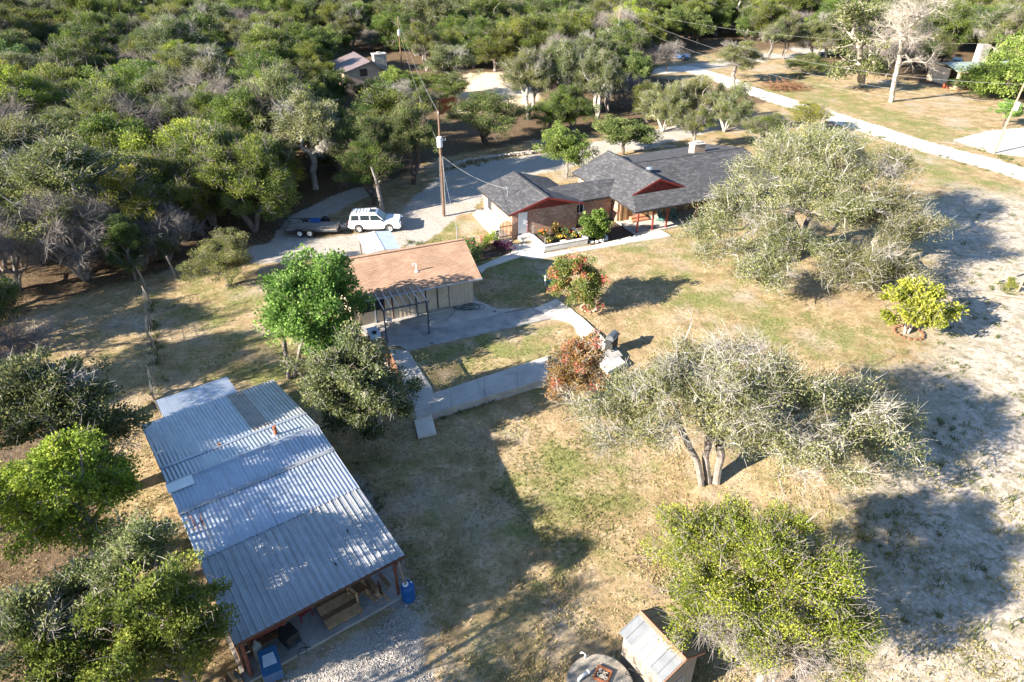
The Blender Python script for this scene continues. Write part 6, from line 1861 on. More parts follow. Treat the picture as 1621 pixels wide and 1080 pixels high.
# ------------------------------------------------------------------ fence on the left
def wire_fence():
    feet = [(240,481),(243,519),(247,552),(250,612),(255,655)]
    pts = [on_ground(*f) for f in feet]
    b = pts[0]
    F = thing('wire_fence','old wire fence with leaning wooden posts across the dry yard','fence',b)
    rr = random.Random(3)
    tops = []
    for q in pts:
        l = q-b; t = l + Vector((rr.uniform(-0.35,-0.15),rr.uniform(-0.1,0.1),rr.uniform(1.35,1.6)))
        MB().tube([l-Vector((0,0,0.1)),(l+t)/2+Vector((0.02,0,0)),t],[0.065,0.06,0.05],7).build('post', m_wood_grey, F)
        tops.append((l,t))
    for z in (0.3,0.55,0.8,0.95):
        w = MB(); w.tube([l.lerp(t,z) for l,t in tops],0.008,4); w.build('wire', m_wire, F)
wire_fence()
for (u,v,hh,lab) in ((432,1,0,0),):
    pass
for (u,v,dh,lab) in ((230,452,1.6,'short grey post at the shaded end of the wire fence'),(279,441,1.9,'taller leaning grey post in the shade beyond the fence')):
    q = on_ground(u,v)
    tag(MB().tube([(0,0,-0.1),(-0.15,0.05,dh*0.55),(-0.28,0.05,dh)],[0.09,0.08,0.06],7).build('fence_post', m_wood_grey, None, loc=q), lab, 'post')

# wooden rail fence at the right edge
def rail_fence():
    a = on_ground(1578,448); b = on_ground(1610,462); c = on_ground(1660,480)
    F = thing('rail_fence','weathered wooden rail fence corner at the right edge','fence',a)
    for q,h in ((a,1.5),(b,1.7),(c,1.5)):
        l = q-a; MB().tube([(l.x,l.y,-0.1),(l.x+0.15,l.y,h)],[0.1,0.085],8).build('post', m_pole_pale, F)
    for z in (0.45,0.95):
        MB().tube([(0.05,0,z),(b.x-a.x+0.08,b.y-a.y,z+0.05)],0.05,7).build('rail', m_wood_grey, F)
        MB().tube([(b.x-a.x+0.1,b.y-a.y,z+0.05),(c.x-a.x+0.08,c.y-a.y,z)],0.05,7).build('rail', m_wood_grey, F)
rail_fence()
q = on_ground(1610,472)
tag(MB().tube([(-2.6,0.9,0.07),(0,0,0.09),(1.5,-0.6,0.08)],0.085,8).build('timber', m_wood_grey, None, loc=q),'long grey timber lying on the ground below the rail fence','timber')

# rust-red board fence behind the driveway
def red_fence():
    a = on_ground(694,182); b = on_ground(722,176)
    d = b-a
    F = thing('board_fence','short rust-red board fence between the trees behind the drive','fence',a,math.atan2(d.y,d.x))
    n = int(d.length/0.28)+1
    for i in range(n):
        MB().box(i*0.28,i*0.28+0.265,-0.02,0.02,0,2.0+0.04*math.sin(i*5)).build('board', M('rust_red_board',(0.23,0.075,0.03),0.85,(0.17,0.055,0.025),3), F)
    for z in (0.4,1.6): MB().box(0,n*0.28,0.022,0.07,z,z+0.09).build('rail', MATS['rust_red_board'], F)
red_fence()

# low dry-stone edging along the drive
def stone_wall(name, label, line, h, w, seed):
    pts = [on_ground(*q) for q in line]
    b = pts[0]
    T = thing(name, label, 'stone wall', b)
    rr = random.Random(seed); mb = MB()
    for p0, p1 in zip(pts, pts[1:]):
        L_ = (p1-p0).length; d = (p1-p0).normalized(); nrm = Vector((-d.y,d.x,0))
        s = 0.0
        while s < L_:
            for k in range(int(h/0.17)):
                for r_ in range(2):
                    c = p0 + d*(s+rr.uniform(-.1,.1)) + nrm*(rr.uniform(-.3,.3)*w) - b
                    mb.blob((c.x,c.y,0.08+0.16*k),(rr.uniform(.14,.26),rr.uniform(.12,.2),rr.uniform(.08,.14)),rr.random(),5,4,0.25)
            s += 0.3
    tag(mb.build('stones', m_stone, T), kind='stuff')
stone_wall('dry_stone_wall','low pale dry-stone wall curving along the far side of the drive',[(706,268),(740,256),(790,249),(850,242),(905,233)],0.5,0.5,1)
stone_wall('stone_edging','line of small stones edging the bed right of the drive',[(1005,240),(1040,234),(1068,233)],0.18,0.2,2)

# ------------------------------------------------------------------ planter, gate and garden by the brick house
def planter():
    o = hloc(1.85,-3.05)
    P = thing('raised_planter','white block raised flower bed in front of the brick gable','planter',o,HTH)
    m_blk = M('white_block',(0.62,0.59,0.54),0.9,(0.54,0.51,0.46),2,bump=0.3,bscale=14)
    Wd, Dp, h = 4.15, 2.6, 0.55
    def course(x0,x1,y0,y1,ax):
        n = int(max(x1-x0,y1-y0)/0.4)
        for i in range(n):
            if ax == 'x': a=x0+(x1-x0)*i/n; b=x0+(x1-x0)*(i+1)/n-0.006; MB().box(a,b,y0,y1,0,h-0.055).build('block', m_blk, P)
            else: a=y0+(y1-y0)*i/n; b=y0+(y1-y0)*(i+1)/n-0.006; MB().box(x0,x1,a,b,0,h-0.055).build('block', m_blk, P)
    course(0,Wd,0,0.2,'x'); course(0,0.2,0.203,Dp,'y'); course(Wd-0.2,Wd,0.203,Dp,'y')
    MB().box(-0.03,Wd+0.03,-0.03,0.23,h-0.052,h).build('cap', m_white, P, bevel=0.01)
    MB().box(-0.03,0.23,0.233,Dp,h-0.052,h).build('cap', m_white, P, bevel=0.01)
    MB().box(Wd-0.23,Wd+0.03,0.233,Dp,h-0.052,h).build('cap', m_white, P, bevel=0.01)
    MB().box(0.2,Wd-0.2,0.2,Dp,0,0.42).build('soil', m_soil, P)
    for (x,y,hh) in ((0.12,0.1,1.3),(0.15,2.5,1.5),(Wd+0.1,0.15,1.2)): MB().tube([(x,y,0.3),(x,y,hh)],0.025,6).build('stake', m_galv, P)
    return P, Wd, Dp
PLN, PW, PD = planter()
def small_plant(name, label, base, seed, lf, r, h, n=18, leaves=60, leaf=(0.09,0.035), group=None, cat='plant', flowers=None, up=0.5, k=14):
    rng = np.random.default_rng(seed)
    w, l, t = grow(seed, [((0,0,0),(0,0,h*0.35))], [((0,0,h*0.55),(r,r,h*0.5),n)], r_trunk=0.02, step=0.2, clump_r=min(r,h)*0.33, leaves=leaves, leaf=leaf, up=up, twigs=0, cut=-0.8, wob=0.02)
    T = thing(name, label, cat, base, 0, group)
    # thin stems
    o = bpy.data.objects.new('stem', quads_to_mesh('stem', np.concatenate(w), bk_dark)); link(o); o.parent = T
    o = bpy.data.objects.new('foliage', quads_to_mesh('foliage', l, lf, t)); link(o); o.parent = T
    if flowers:
        fr = random.Random(seed); mb = MB()
        for i in range(k):
            a = fr.uniform(0,6.28); rr = r*math.sqrt(fr.random())*1.0
            zz = h*0.55 + h*0.52*math.sqrt(max(0,1-(rr/r)**2*0.9))
            mb.blob((rr*math.cos(a),rr*math.sin(a),zz),(0.055,0.055,0.04),i,6,4,0.2)
        mb.build('flowers', flowers, T)
    return T
f_orange = M('orange_petal',(0.72,0.16,0.03),0.6,(0.65,0.12,0.02),10); f_yellow = M('yellow_petal',(0.75,0.42,0.04),0.6); f_red = M('crimson_petal',(0.48,0.03,0.06),0.6); f_pink = M('pink_petal',(0.60,0.12,0.20),0.6)
PM = PLN.matrix_basis
def pl(x,y,z=0.42): return PM @ Vector((x,y,z))
small_plant('marigold','tall orange zinnias at the left corner of the raised bed',pl(0.75,1.75),201,lf_mid,0.5,0.75,flowers=f_orange,k=18)
small_plant('marigold','low orange flowers along the front of the raised bed',pl(0.9,0.75),202,lf_olive,0.45,0.35,flowers=f_yellow,k=10)
small_plant('croton','bronze spiky plant at the back of the raised bed',pl(1.9,2.1),203,leaf_material('bronze_foliage',(0.09,0.06,0.025),(0.20,0.12,0.05),(0.33,0.25,0.09)),0.45,0.85,leaf=(0.22,0.04),up=0.8)
small_plant('lantana','yellow-orange low plant in the middle of the raised bed',pl(1.9,0.75),204,lf_olive,0.5,0.4,flowers=f_yellow,k=10)
small_plant('lantana','green bushy plant at the right of the raised bed',pl(2.9,1.3),205,lf_mid,0.6,0.5,flowers=f_orange,k=6)
small_plant('lantana','yellow-flowered plant at the front right of the raised bed',pl(3.4,0.7),206,lf_olive,0.4,0.4,flowers=f_yellow,k=10)
tag(MB().cbox((0,0,0.06),(0.5,0.3,0.12),0.3).cbox((0.1,0.02,0.13),(0.2,0.2,0.04),0.5).build('soil_bag',M('yellow_bag',(0.70,0.55,0.10),0.6,(0.72,0.70,0.62),4),None,loc=pl(2.0,0.42,0.42)),'small yellow and white bag lying at front of the raised bed','bag')

def picket_gate():
    a = hloc(0.05,1.15); b = hloc(0.55,0.0)
    d = hloc(0.6,0.45)-hloc(-0.75,0.45)
    o = hloc(-0.72,0.42)
    G = thing('picket_gate','arched wooden picket gate between stone pillar and brick wall','gate',o,HTH)
    n = 9
    for i in range(n):
        x = 0.08+i*0.13
        top = 1.55+0.25*math.sin(math.pi*i/(n-1))
        MB().prism([(x,0,0.1),(x+0.085,0,0.1),(x+0.085,0,top),(x+0.042,0,top+0.06),(x,0,top)],(0,0.025,0)).build('picket', m_wood_tan, G)
    for z in (0.35,1.25): MB().box(0.05,1.22,0.027,0.065,z,z+0.09).build('rail', m_wood_tan, G)
    MB().tube([(-0.02,0.03,0),(-0.02,0.03,1.7)],0.04,8).build('post', m_galv, G)
picket_gate()
def stone_pillar(label, p, w, h, seed):
    T = thing('stone_pillar', label, 'pillar', p, HTH, 'stone pillars by the picket gate')
    rr = random.Random(seed)
    z = 0
    while z < h:
        hh = rr.uniform(0.13,0.2)
        for (dx,dy) in ((-1,-1),(1,-1),(1,1),(-1,1)):
            MB().blob((dx*w*0.23,dy*w*0.23,z+hh/2),(w*0.27,w*0.27,hh*0.55),rr.random(),6,5,0.12).build('stone', m_stone, T)
        z += hh*0.95
    MB().box(-w*0.55,w*0.55,-w*0.55,w*0.55,z,z+0.07).build('cap', m_stone, T, bevel=0.02)
stone_pillar('rough stone pillar with pale cap beside the picket gate',hloc(-1.05,0.35),0.5,1.1,1)
stone_pillar('rough stone pillar among the rose bushes',hloc(-3.4,0.0),0.45,0.9,2)
small_plant('rose_bush','yellow and pink rose bush between the stone pillars',hloc(-2.0,-0.35),211,lf_lime,0.85,1.35,n=30,leaves=60,flowers=f_red,cat='shrub')
small_plant('rose_bush','green rose bush with pink blooms right of the tan roof',hloc(-3.9,-1.3),212,lf_mid,0.95,1.5,n=36,leaves=70,flowers=f_pink,cat='shrub')
small_plant('rose_bush','tall dark green rose bush against the guest house corner',hloc(-4.6,-2.6),213,lf_mid,0.95,1.6,n=36,leaves=70,flowers=f_pink,cat='shrub',k=8)
small_plant('hedge_shrub','leafy hedge shrub farthest behind the tan roof corner',hloc(-5.0,-0.6),215,lf_mid,1.0,1.3,n=36,leaves=70,cat='shrub')
small_plant('purple_shrub','dark purple shrub at the bend of the path',hloc(-1.2,-1.45),214,lf_purple,0.75,0.8,n=26,leaves=90,cat='shrub')
paving('rose_bed', ccw(wiggle([hloc(-5.6,-3.2),hloc(-4.0,-2.6),hloc(-0.6,-1.9),hloc(-0.5,-0.4),hloc(-1.2,0.1),hloc(-5.5,0.2)],0.6,0.08,8)), 0.025, 0.15, m_soil)
small_plant('border_plant','low green border plants beside the steps behind the garage roof',hloc(4.6,8.6),216,lf_olive,0.7,0.7,n=18,cat='plant')
# stones round the round shrub and the lime tree, ring bed
def ring(name, label, p, r, mat, n, sz, seed):
    T = thing(name, label, 'stone ring', p)
    rr = random.Random(seed)
    for i in range(n):
        a = 2*math.pi*i/n
        MB().blob((r*math.cos(a),r*math.sin(a),sz*0.35),(sz*rr.uniform(.8,1.3),sz*rr.uniform(.8,1.2),sz*0.6),rr.random(),6,5,0.2).build('stone', mat, T)
ring('stone_ring','ring of white rocks round the bright green shrub',on_ground(941,377),1.0,M('white_rock',(0.62,0.59,0.55),0.9,(0.48,0.45,0.41),3,bump=0.4),13,0.22,1)
ring('stone_ring','brown edging ring at the foot of the lime tree',on_ground(1438,527),0.9,m_wood_brown,16,0.14,2)
ring('stone_ring','pale edging ring at the foot of the pink crape myrtle',on_ground(932,488),0.55,M('terracotta_edge',(0.45,0.30,0.22),0.9),12,0.11,3)
# wire guard round young tree
def guard():
    q = on_ground(897,281)
    T = thing('wire_guard','wire cage round the trunk of the young green tree','tree guard',q)
    w = MB()
    for k in range(10):
        a = 2*math.pi*k/10; w.tube([(0.5*math.cos(a),0.5*math.sin(a),0),(0.5*math.cos(a),0.5*math.sin(a),1.5)],0.012,4)
    for z in (0.2,0.6,1.0,1.45): w.tube([(0.5*math.cos(2*math.pi*k/16),0.5*math.sin(2*math.pi*k/16),z) for k in range(17)],0.01,4)
    w.build('mesh_cage', m_wire, T)
guard()

# ------------------------------------------------------------------ porch chairs, grill and patio things
def adirondack(label, x, y, rz):
    q = hloc(x,y,0.14)
    T = thing('garden_chair',label,'chair',q,HTH+rz,'green porch chairs')
    m_g = M('teal_green_paint',(0.035,0.11,0.105),0.5)
    for i in range(5): MB().cbox((-0.24+i*0.12,0.33,0.62),(0.11,0.025,0.78-0.05*abs(i-2)),0,tilt=Matrix.Rotation(math.radians(-22),3,'X')).build('back_slat', m_g, T)
    for i in range(5): MB().cbox((0,-0.28+i*0.12,0.36-i*0.03),(0.56,0.105,0.025)).build('seat_slat', m_g, T)
    for s in (-1,1):
        MB().box(s*0.34-0.06,s*0.34+0.06,-0.4,0.35,0.55,0.58).build('arm', m_g, T)
        MB().box(s*0.32-0.025,s*0.32+0.025,-0.36,-0.28,0,0.55).build('leg', m_g, T)
        MB().bar((s*0.29,-0.3,0.33),(s*0.29,0.5,0.04),0.03,0.1).build('leg', m_g, T)
adirondack('teal green garden chair nearest the porch steps',14.6,-1.5,math.radians(20))
adirondack('teal green garden chair farther along the porch',15.7,-1.7,math.radians(-25))
def grill():
    q = on_ground(967,556); 
    G = thing('barbecue_grill','black barbecue grill with silver lid at the end of the patio','grill',(q.x,q.y,0.07),GTH+math.radians(35))
    MB().box(-0.45,0.45,-0.26,0.26,0.12,0.75).build('cabinet', m_black, G, bevel=0.02)
    prof = [(-0.27,0.78),(-0.27,0.95),(-0.18,1.1),(0.02,1.16),(0.2,1.08),(0.27,0.92),(0.27,0.78)]
    MB().prism([(-0.42,y,z) for y,z in prof][::-1],(0.84,0,0)).build('lid', M('grill_lid',(0.14,0.15,0.16),0.35,(0.10,0.11,0.12),5,metal=0.4), G)
    MB().tube([(-0.35,-0.31,0.93),(0.35,-0.31,0.93)],0.02,6).build('handle', m_steel, G)
    for s in (-1,1): MB().box(s*0.62-0.16,s*0.62+0.16,-0.24,0.24,0.74,0.78).build('side_shelf', m_black, G)
    for x in (-0.4,0.4):
        for y in (-0.22,0.22): MB().tube([(x,y-0.02,0.06),(x,y+0.02,0.06)],0.06,8).build('caster', m_rubber, G)
grill()
paving('grill_pad', ccw(PX((954,559),(974,550),(986,564),(966,574))), 0.068, 0.25, m_concrete_dark)
def patio_chair():
    q = at(616,516)
    T = thing('folding_chair','white folding chair under the pergola','chair',(q.x,q.y,0.055),math.radians(160))
    MB().box(-0.22,0.22,-0.2,0.2,0.43,0.46).build('seat', m_white, T)
    MB().cbox((0,0.24,0.72),(0.44,0.03,0.3),0,tilt=Matrix.Rotation(math.radians(-12),3,'X')).build('backrest', m_white, T)
    for s in (-1,1):
        MB().bar((s*0.21,-0.24,0),(s*0.21,0.27,0.86),0.03).build('leg', m_steel, T)
        MB().bar((s*0.19,0.26,0),(s*0.19,-0.14,0.45),0.03).build('leg', m_steel, T)
patio_chair()
def work_table():
    q = at(598,545)
    T = thing('patio_table','blue-white topped table with clutter below the pergola','table',(q.x-0.15,q.y,0.055),math.radians(-66))
    MB().box(-0.75,0.75,-0.35,0.35,0.78,0.83).build('table_top', M('pale_blue_top',(0.55,0.60,0.64),0.4,(0.45,0.50,0.55),3), T)
    for x in (-0.65,0.65):
        for y in (-0.28,0.28): MB().box(x-0.03,x+0.03,y-0.03,y+0.03,0,0.78).build('leg', m_wood_grey, T)
    MB().box(-0.65,0.65,-0.28,0.28,0.22,0.25).build('shelf', m_wood_grey, T)
    q2 = T.matrix_basis @ Vector((0.1,0.0,0.83))
    b = MB().lathe([(0.12,0),(0.17,0.12),(0.16,0.12),(0.1,0.02)],12)
    tag(b.build('bowl', m_black, None, loc=q2),'black bowl on the blue-white patio table','bowl')
work_table()
def cabinet():
    q = at(640,634)
    T = thing('crate_stand','small brown wooden stand with a green lining at the side walk','stand',(q.x-0.35,q.y,0.07),math.radians(-62))
    MB().box(-0.3,0.3,-0.2,-0.17,0,0.8).build('side', m_wood_brown, T); MB().box(-0.3,0.3,0.17,0.2,0,0.8).build('side', m_wood_brown, T)
    MB().box(-0.3,0.3,-0.17,0.17,0.72,0.75).build('shelf', m_wood_tan, T); MB().box(-0.28,0.1,-0.15,0.15,0.752,0.77).build('liner', M('green_liner',(0.10,0.30,0.08),0.7), T)
cabinet()
def lattice():
    a, b = at(609,568), at(640,640)
    d = (b-a); L_ = d.length
    T = thing('lattice_screen','wooden lattice screen along the left edge of the side walk','trellis',(a.x,a.y,0.06),math.atan2(d.y,d.x))
    for x in (0,L_/2,L_): MB().box(x-0.04,x+0.04,-0.04,0.04,0,1.85).build('post', m_wood_brown, T)
    for z in (0.1,1.75): MB().box(0.04,L_-0.04,-0.02,0.02,z,z+0.08).build('rail', m_wood_brown, T)
    m = MB(); s = -1.6
    while s < L_:
        for dd in (1,-1):
            x0, x1 = (s, s+1.6) if dd > 0 else (s+1.6, s)
            z0, z1 = 0.15, 1.75
            p0 = Vector((x0,0.012*dd,z0)); p1 = Vector((x1,0.012*dd,z1))
            if max(x0,x1) > 0 and min(x0,x1) < L_:
                # clip to the screen
                def cl(p,q):
                    if p.x < 0: t=(0-p.x)/(q.x-p.x); p = p.lerp(q,t)
                    if p.x > L_: t=(L_-p.x)/(q.x-p.x); p = p.lerp(q,t)
                    return p
                pa, pb = cl(p0,p1), cl(p1,p0)
                if (pa-pb).length > 0.05: m.bar(pa,pb,0.008,0.04)
        s += 0.15
    tag(m.build('lattice', m_wood_brown, T), kind='stuff')
lattice()
def hose_coil():
    c = at(741,487)
    rr = random.Random(8); pts = []
    for i in range(150):
        a = i*0.33; r = 0.55+0.35*math.sin(i*0.21)+rr.uniform(-.03,.03)
        pts.append((r*math.cos(a)*1.2+0.15*math.sin(i*.05), r*math.sin(a)*0.6, 0.015+0.02*rr.random()))
    pts += [(-0.9-0.1*k+0.1*math.sin(k), -0.5-0.3*k, 0.012) for k in range(6)]
    tag(MB().tube(pts,0.014,5).build('garden_hose', M('green_hose',(0.05,0.09,0.08),0.6), None, loc=(c.x,c.y,0.06)),'coiled dark garden hose on the patio by the guest house wall','hose')
hose_coil()
def yard_tap():
    q = on_ground(863,452)
    T = thing('yard_hydrant','white pipe hydrant in the shaded lawn edge','hydrant',q)
    MB().tube([(0,0,0),(0,0,0.85)],0.05,8).tube([(0,0,0.75),(0.18,0,0.7)],0.025,6).build('pipe', m_white, T)
    q = on_ground(873,445)
    tag(MB().lathe([(0.36,0),(0.36,0.03),(0.30,0.09),(0.12,0.13),(0.01,0.14)],20).build('septic_lid', M('green_lid',(0.05,0.25,0.17),0.5), None, loc=q),'green dome lid on the lawn beside the white hydrant','lid')
yard_tap()
for (u,v,lab) in ((709,544,'small dark drain lid at the middle of the patio edge'),(783,494,'small dark drain lid on the patio near the lawn corner')):
    q = at(u-25 if u < 750 else u, v)
    tag(MB().lathe([(0.12,0),(0.12,0.012),(0.1,0.016)],12).build('drain_lid', m_steel_dark, None, loc=(q.x,q.y,0.057)),lab,'lid')
def barrow():
    q = on_ground(1398,731)
    T = thing('wheelbarrow','small teal wheelbarrow under the spreading oak','wheelbarrow',q,0.4)
    m_t = M('teal_paint',(0.04,0.28,0.30),0.5)
    MB().add([(-0.3,-0.2,0.3),(0.3,-0.2,0.3),(0.3,0.2,0.3),(-0.3,0.2,0.3),(-0.45,-0.32,0.6),(0.5,-0.32,0.6),(0.5,0.32,0.6),(-0.45,0.32,0.6)],[(0,3,2,1),(0,1,5,4),(1,2,6,5),(2,3,7,6),(3,0,4,7)]).build('tray', m_t, T)
    for y in (-0.22,0.22): MB().tube([(0.6,0,0.2),(-0.2,y,0.28),(-1.0,y*1.3,0.55)],0.02,6).build('handle', m_wood_brown, T)
    wheel(T,(0.6,0,0.2),0.2,0.09,m_steel)
barrow()
def brush_pile():
    q = on_ground(1243,141)
    rng = np.random.default_rng(6)
    n = 420
    a = np.stack([rng.normal(size=n)*1.6, rng.normal(size=n)*1.0, np.abs(rng.normal(size=n))*0.5],1)
    d = norm(rng.normal(size=(n,3))*np.array([1,1,0.45])); b = a + d*rng.uniform(0.6,2.0,n)[:,None]; b[:,2] = np.abs(b[:,2])
    me = quads_to_mesh('brush_pile', tubes(a,b,np.full(n,0.035),np.full(n,0.012),4), m_wood_brown)
    o = bpy.data.objects.new('brush_pile', me); link(o); o.location = q
    tag(o,'heap of brown brushwood on the lawn beyond the road','brush pile')
brush_pile()
def flag():
    q = on_ground(1563,222)
    T = thing('yard_flag','small red flag on a stick by the concrete drive','flag',q)
    MB().tube([(0,0,0),(0.25,0,1.4)],0.02,6).build('stick', m_galv, T)
    MB().prism([(0.2,0,1.1),(0.26,0,1.4),(-0.15,0.02,0.95),(-0.35,0.02,0.55)],(0,0.01,0)).build('cloth', M('flag_cloth',(0.38,0.05,0.08),0.8,(0.45,0.40,0.42),6), T)
flag()
def yard_slide():
    q = on_ground(1495,140)
    tag(MB().cbox((0,0.15,0.28),(0.3,0.3,0.55)).cbox((0,-0.27,0.25),(0.3,0.7,0.05),0,0,Matrix.Rotation(0.6,3,'X')).cbox((0.13,0.15,0.65),(0.04,0.3,0.2)).cbox((-0.13,0.15,0.65),(0.04,0.3,0.2)).build('play_slide', M('orange_plastic',(0.42,0.09,0.03),0.6), None, loc=q, rz=0.6),'small orange plastic slide beside the cream porch','slide')
yard_slide()

# ------------------------------------------------------------------ things at the shed front
def barrel():
    q = sloc(6.72,0.05)
    T = thing('plastic_barrel','blue plastic barrel with white lid at the shed corner','barrel',q)
    m_b = M('barrel_blue',(0.008,0.085,0.27),0.4,(0.008,0.07,0.23),3)
    MB().lathe([(0.25,0),(0.285,0.04),(0.29,0.3),(0.275,0.33),(0.275,0.38),(0.29,0.42),(0.29,0.78),(0.25,0.88),(0.2,0.9)],24).build('drum', m_b, T, smooth=False)
    MB().lathe([(0.12,0.901),(0.13,0.95),(0.1,0.96)],16,(-0.07,-0.02,0)).build('lid', m_white, T)
    MB().lathe([(0.04,0.901),(0.04,0.93)],8,(0.15,0.1,0)).build('bung', m_white, T)
barrel()
tag(MB().tube([sloc(6.55,0.3,2.4),sloc(6.58,0.15,1.6),sloc(6.66,0.05,0.98)],0.045,8).build('downpipe', m_wood_grey, None, smooth=True),'grey downpipe leading into the blue barrel','pipe')
def plywood():
    q = sloc(4.1,1.2,0.1)
    T = thing('wood_pallet','brown plank platform on the shed slab','platform',q,STH)
    for i in range(6): MB().box(-0.75,0.75,-0.75+i*0.25,-0.75+i*0.25+0.235,0.14,0.17).build('plank', [m_wood_tan,m_wood_brown][i in (2,5)], T)
    for x in (-0.65,0,0.65): MB().box(x-0.05,x+0.05,-0.74,0.74,0.0,0.138).build('runner', m_wood_brown, T)
plywood()
def wood_chair():
    q = sloc(5.05,1.35,0.1)
    T = thing('wooden_chair','worn wooden armchair beside the plank platform in the shed','chair',q,STH+0.3)
    MB().box(-0.3,0.3,-0.28,0.28,0.4,0.46).build('seat', m_wood_brown, T)
    for x in (-0.28,0.28):
        for y in (-0.26,0.26): MB().box(x-0.04,x+0.04,y-0.04,y+0.04,0,0.9 if y > 0 else 0.62).build('leg', m_wood_tan, T)
        MB().box(x-0.05,x+0.05,-0.32,0.3,0.62,0.66).build('arm', m_wood_tan, T)
    for z in (0.6,0.78): MB().box(-0.24,0.24,0.25,0.28,z,z+0.1).build('back_rail', m_wood_tan, T)
wood_chair()
def lumber(label, p, n, L_, seed, group):
    rr = random.Random(seed)
    for i in range(n):
        T = MB().cbox((0,0,0),(rr.uniform(0.09,0.2),L_*rr.uniform(0.7,1.1),rr.uniform(0.04,0.08)),0).build('lumber_piece', rr.choice([m_wood_tan,m_wood_brown,m_wood_grey]), None)
        T.location = p + Vector((rr.uniform(-.35,.35),rr.uniform(-.2,.2),0.05+i*0.075)); T.rotation_euler = (rr.uniform(-.08,.08),rr.uniform(-.06,.06),STH+rr.uniform(-.35,.35))
        tag(T, label, 'lumber', group)
lumber('offcut of wood in the heap at the right end of the shed slab',sloc(5.75,0.95,0.12),11,1.0,4,'wood offcuts heaped in the shed')
def red_bench():
    q = sloc(1.25,1.55,0.1)
    T = thing('work_bench','dark work bench with red top edge under the shed roof','bench',q,STH)
    MB().box(-0.75,0.75,-0.35,0.35,0.84,0.9).build('bench_top', M('dull_red_board',(0.25,0.05,0.04),0.7), T)
    for x in (-0.68,0.68):
        for y in (-0.28,0.28): MB().box(x-0.04,x+0.04,y-0.04,y+0.04,0,0.84).build('leg', m_wood_brown, T)
    MB().box(-0.7,0.7,-0.3,0.3,0.25,0.28).build('shelf', m_wood_brown, T)
    q2 = T.matrix_basis @ Vector((0.1,-0.15,0.9))
    B = thing('bucket','bright red bucket on the work bench','bucket',q2)
    MB().lathe([(0.11,0),(0.15,0.3),(0.135,0.3),(0.1,0.02)],16).build('pail', M('bucket_red',(0.62,0.02,0.02),0.4), B)
    MB().tube([(0.15*math.cos(a),0.02,0.3+0.1*math.sin(a)) for a in [math.pi*k/8 for k in range(9)]],0.006,4).build('bail', m_steel, B)
red_bench()
def welder():
    q = sloc(1.95,0.95,0.1)
    T = thing('welding_cart','black welding cart with cable on the shed slab','cart',q,STH+0.2)
    MB().box(-0.28,0.28,-0.38,0.3,0.28,0.72).build('case', m_black, T, bevel=0.03)
    MB().box(-0.3,0.3,-0.42,0.4,0.16,0.2).build('tray', m_steel_dark, T)
    for x in (-0.32,0.32): wheel(T,(x if False else 0.0,x,0.14),0.14,0.06,m_steel)
    MB().tube([(-0.22,0.36,0.2),(-0.22,0.42,1.0),(0.22,0.42,1.0),(0.22,0.36,0.2)],0.018,6).build('push_handle', m_steel, T)
    MB().tube([(0.1,-0.4,0.5),(0.3,-0.6,0.1),(0.15,-0.9,0.02),(-0.15,-0.75,0.02),(0.1,-0.55,0.03),(0.4,-0.8,0.02)],0.018,6).build('cable', m_cable, T, smooth=True)
welder()
def tool_cabinet():
    q = sloc(0.95,0.15,0.1)
    T = thing('tool_cabinet','blue metal tool box tilted at the front of the shed','tool box',q,STH-0.15)
    m_b = M('tool_blue',(0.02,0.085,0.20),0.4,(0.015,0.07,0.17),4)
    MB().prism([(-0.35,-0.5,0.05),(0.35,-0.5,0.05),(0.35,-0.5,0.55),(-0.35,-0.5,0.55)],(0,0.95,0.3)).build('box', m_b, T, bevel=0.02)
    MB().prism([(-0.25,-0.2,0.66),(0.25,-0.2,0.66),(0.2,0.2,0.79),(-0.2,0.2,0.79)],(0,0,0.03)).build('tray_lid', M('pale_blue_lid',(0.35,0.45,0.55),0.4), T)
    MB().tube([(-0.3,0.5,0.7),(0.3,0.5,0.7)],0.02,6).build('handle', m_steel, T)
    q2 = sloc(0.75,0.95,0.1)
    B = thing('gas_bottle','grey gas bottle behind the blue tool box','gas bottle',q2)
    MB().lathe([(0.16,0),(0.18,0.05),(0.18,0.75),(0.12,0.9),(0.05,0.95),(0.05,1.05)],16).build('bottle', M('grey_green_paint',(0.22,0.25,0.24),0.4), B, smooth=False)
    MB().box(-0.05,0.05,-0.02,0.02,1.05,1.12).build('valve', m_steel, B)
tool_cabinet()
def red_panel():
    q = sloc(2.75,2.0,0.1)
    T = thing('red_cart','dark red steel hand cart deeper in the shed','cart',q,STH+0.25)
    m_r = M('barn_red_steel',(0.20,0.035,0.03),0.5)
    MB().cbox((0,0,0.55),(0.55,1.1,0.04),0,tilt=Matrix.Rotation(0.25,3,'X')).build('deck', m_r, T)
    for x in (-0.25,0.25):
        MB().bar((x,-0.5,0.4),(x,-0.5,0),0.04).build('leg', m_r, T); wheel(T,(x,0.45,0.16),0.16,0.06,m_steel)
red_panel()
def firewood(label, p, rz, n):
    rr = random.Random(5)
    for i in range(n):
        o = MB().tube([(0,-0.25,0),(0,0.25,0)],rr.uniform(.05,.09),7).build('log', rr.choice([m_wood_tan,bk_grey,m_wood_brown]), None)
        o.location = p + Matrix.Rotation(rz,3,'Z') @ Vector((0.17*(i%4)-0.25, rr.uniform(-.05,.05), 0.08+0.15*(i//4))); o.rotation_euler = (0,0,rz+rr.uniform(-.1,.1))
        tag(o, label, 'log', 'split logs beside the shed front')
firewood('split log in the low stack left of the shed front',sloc(-0.45,0.55,0.0),STH+0.1,12)

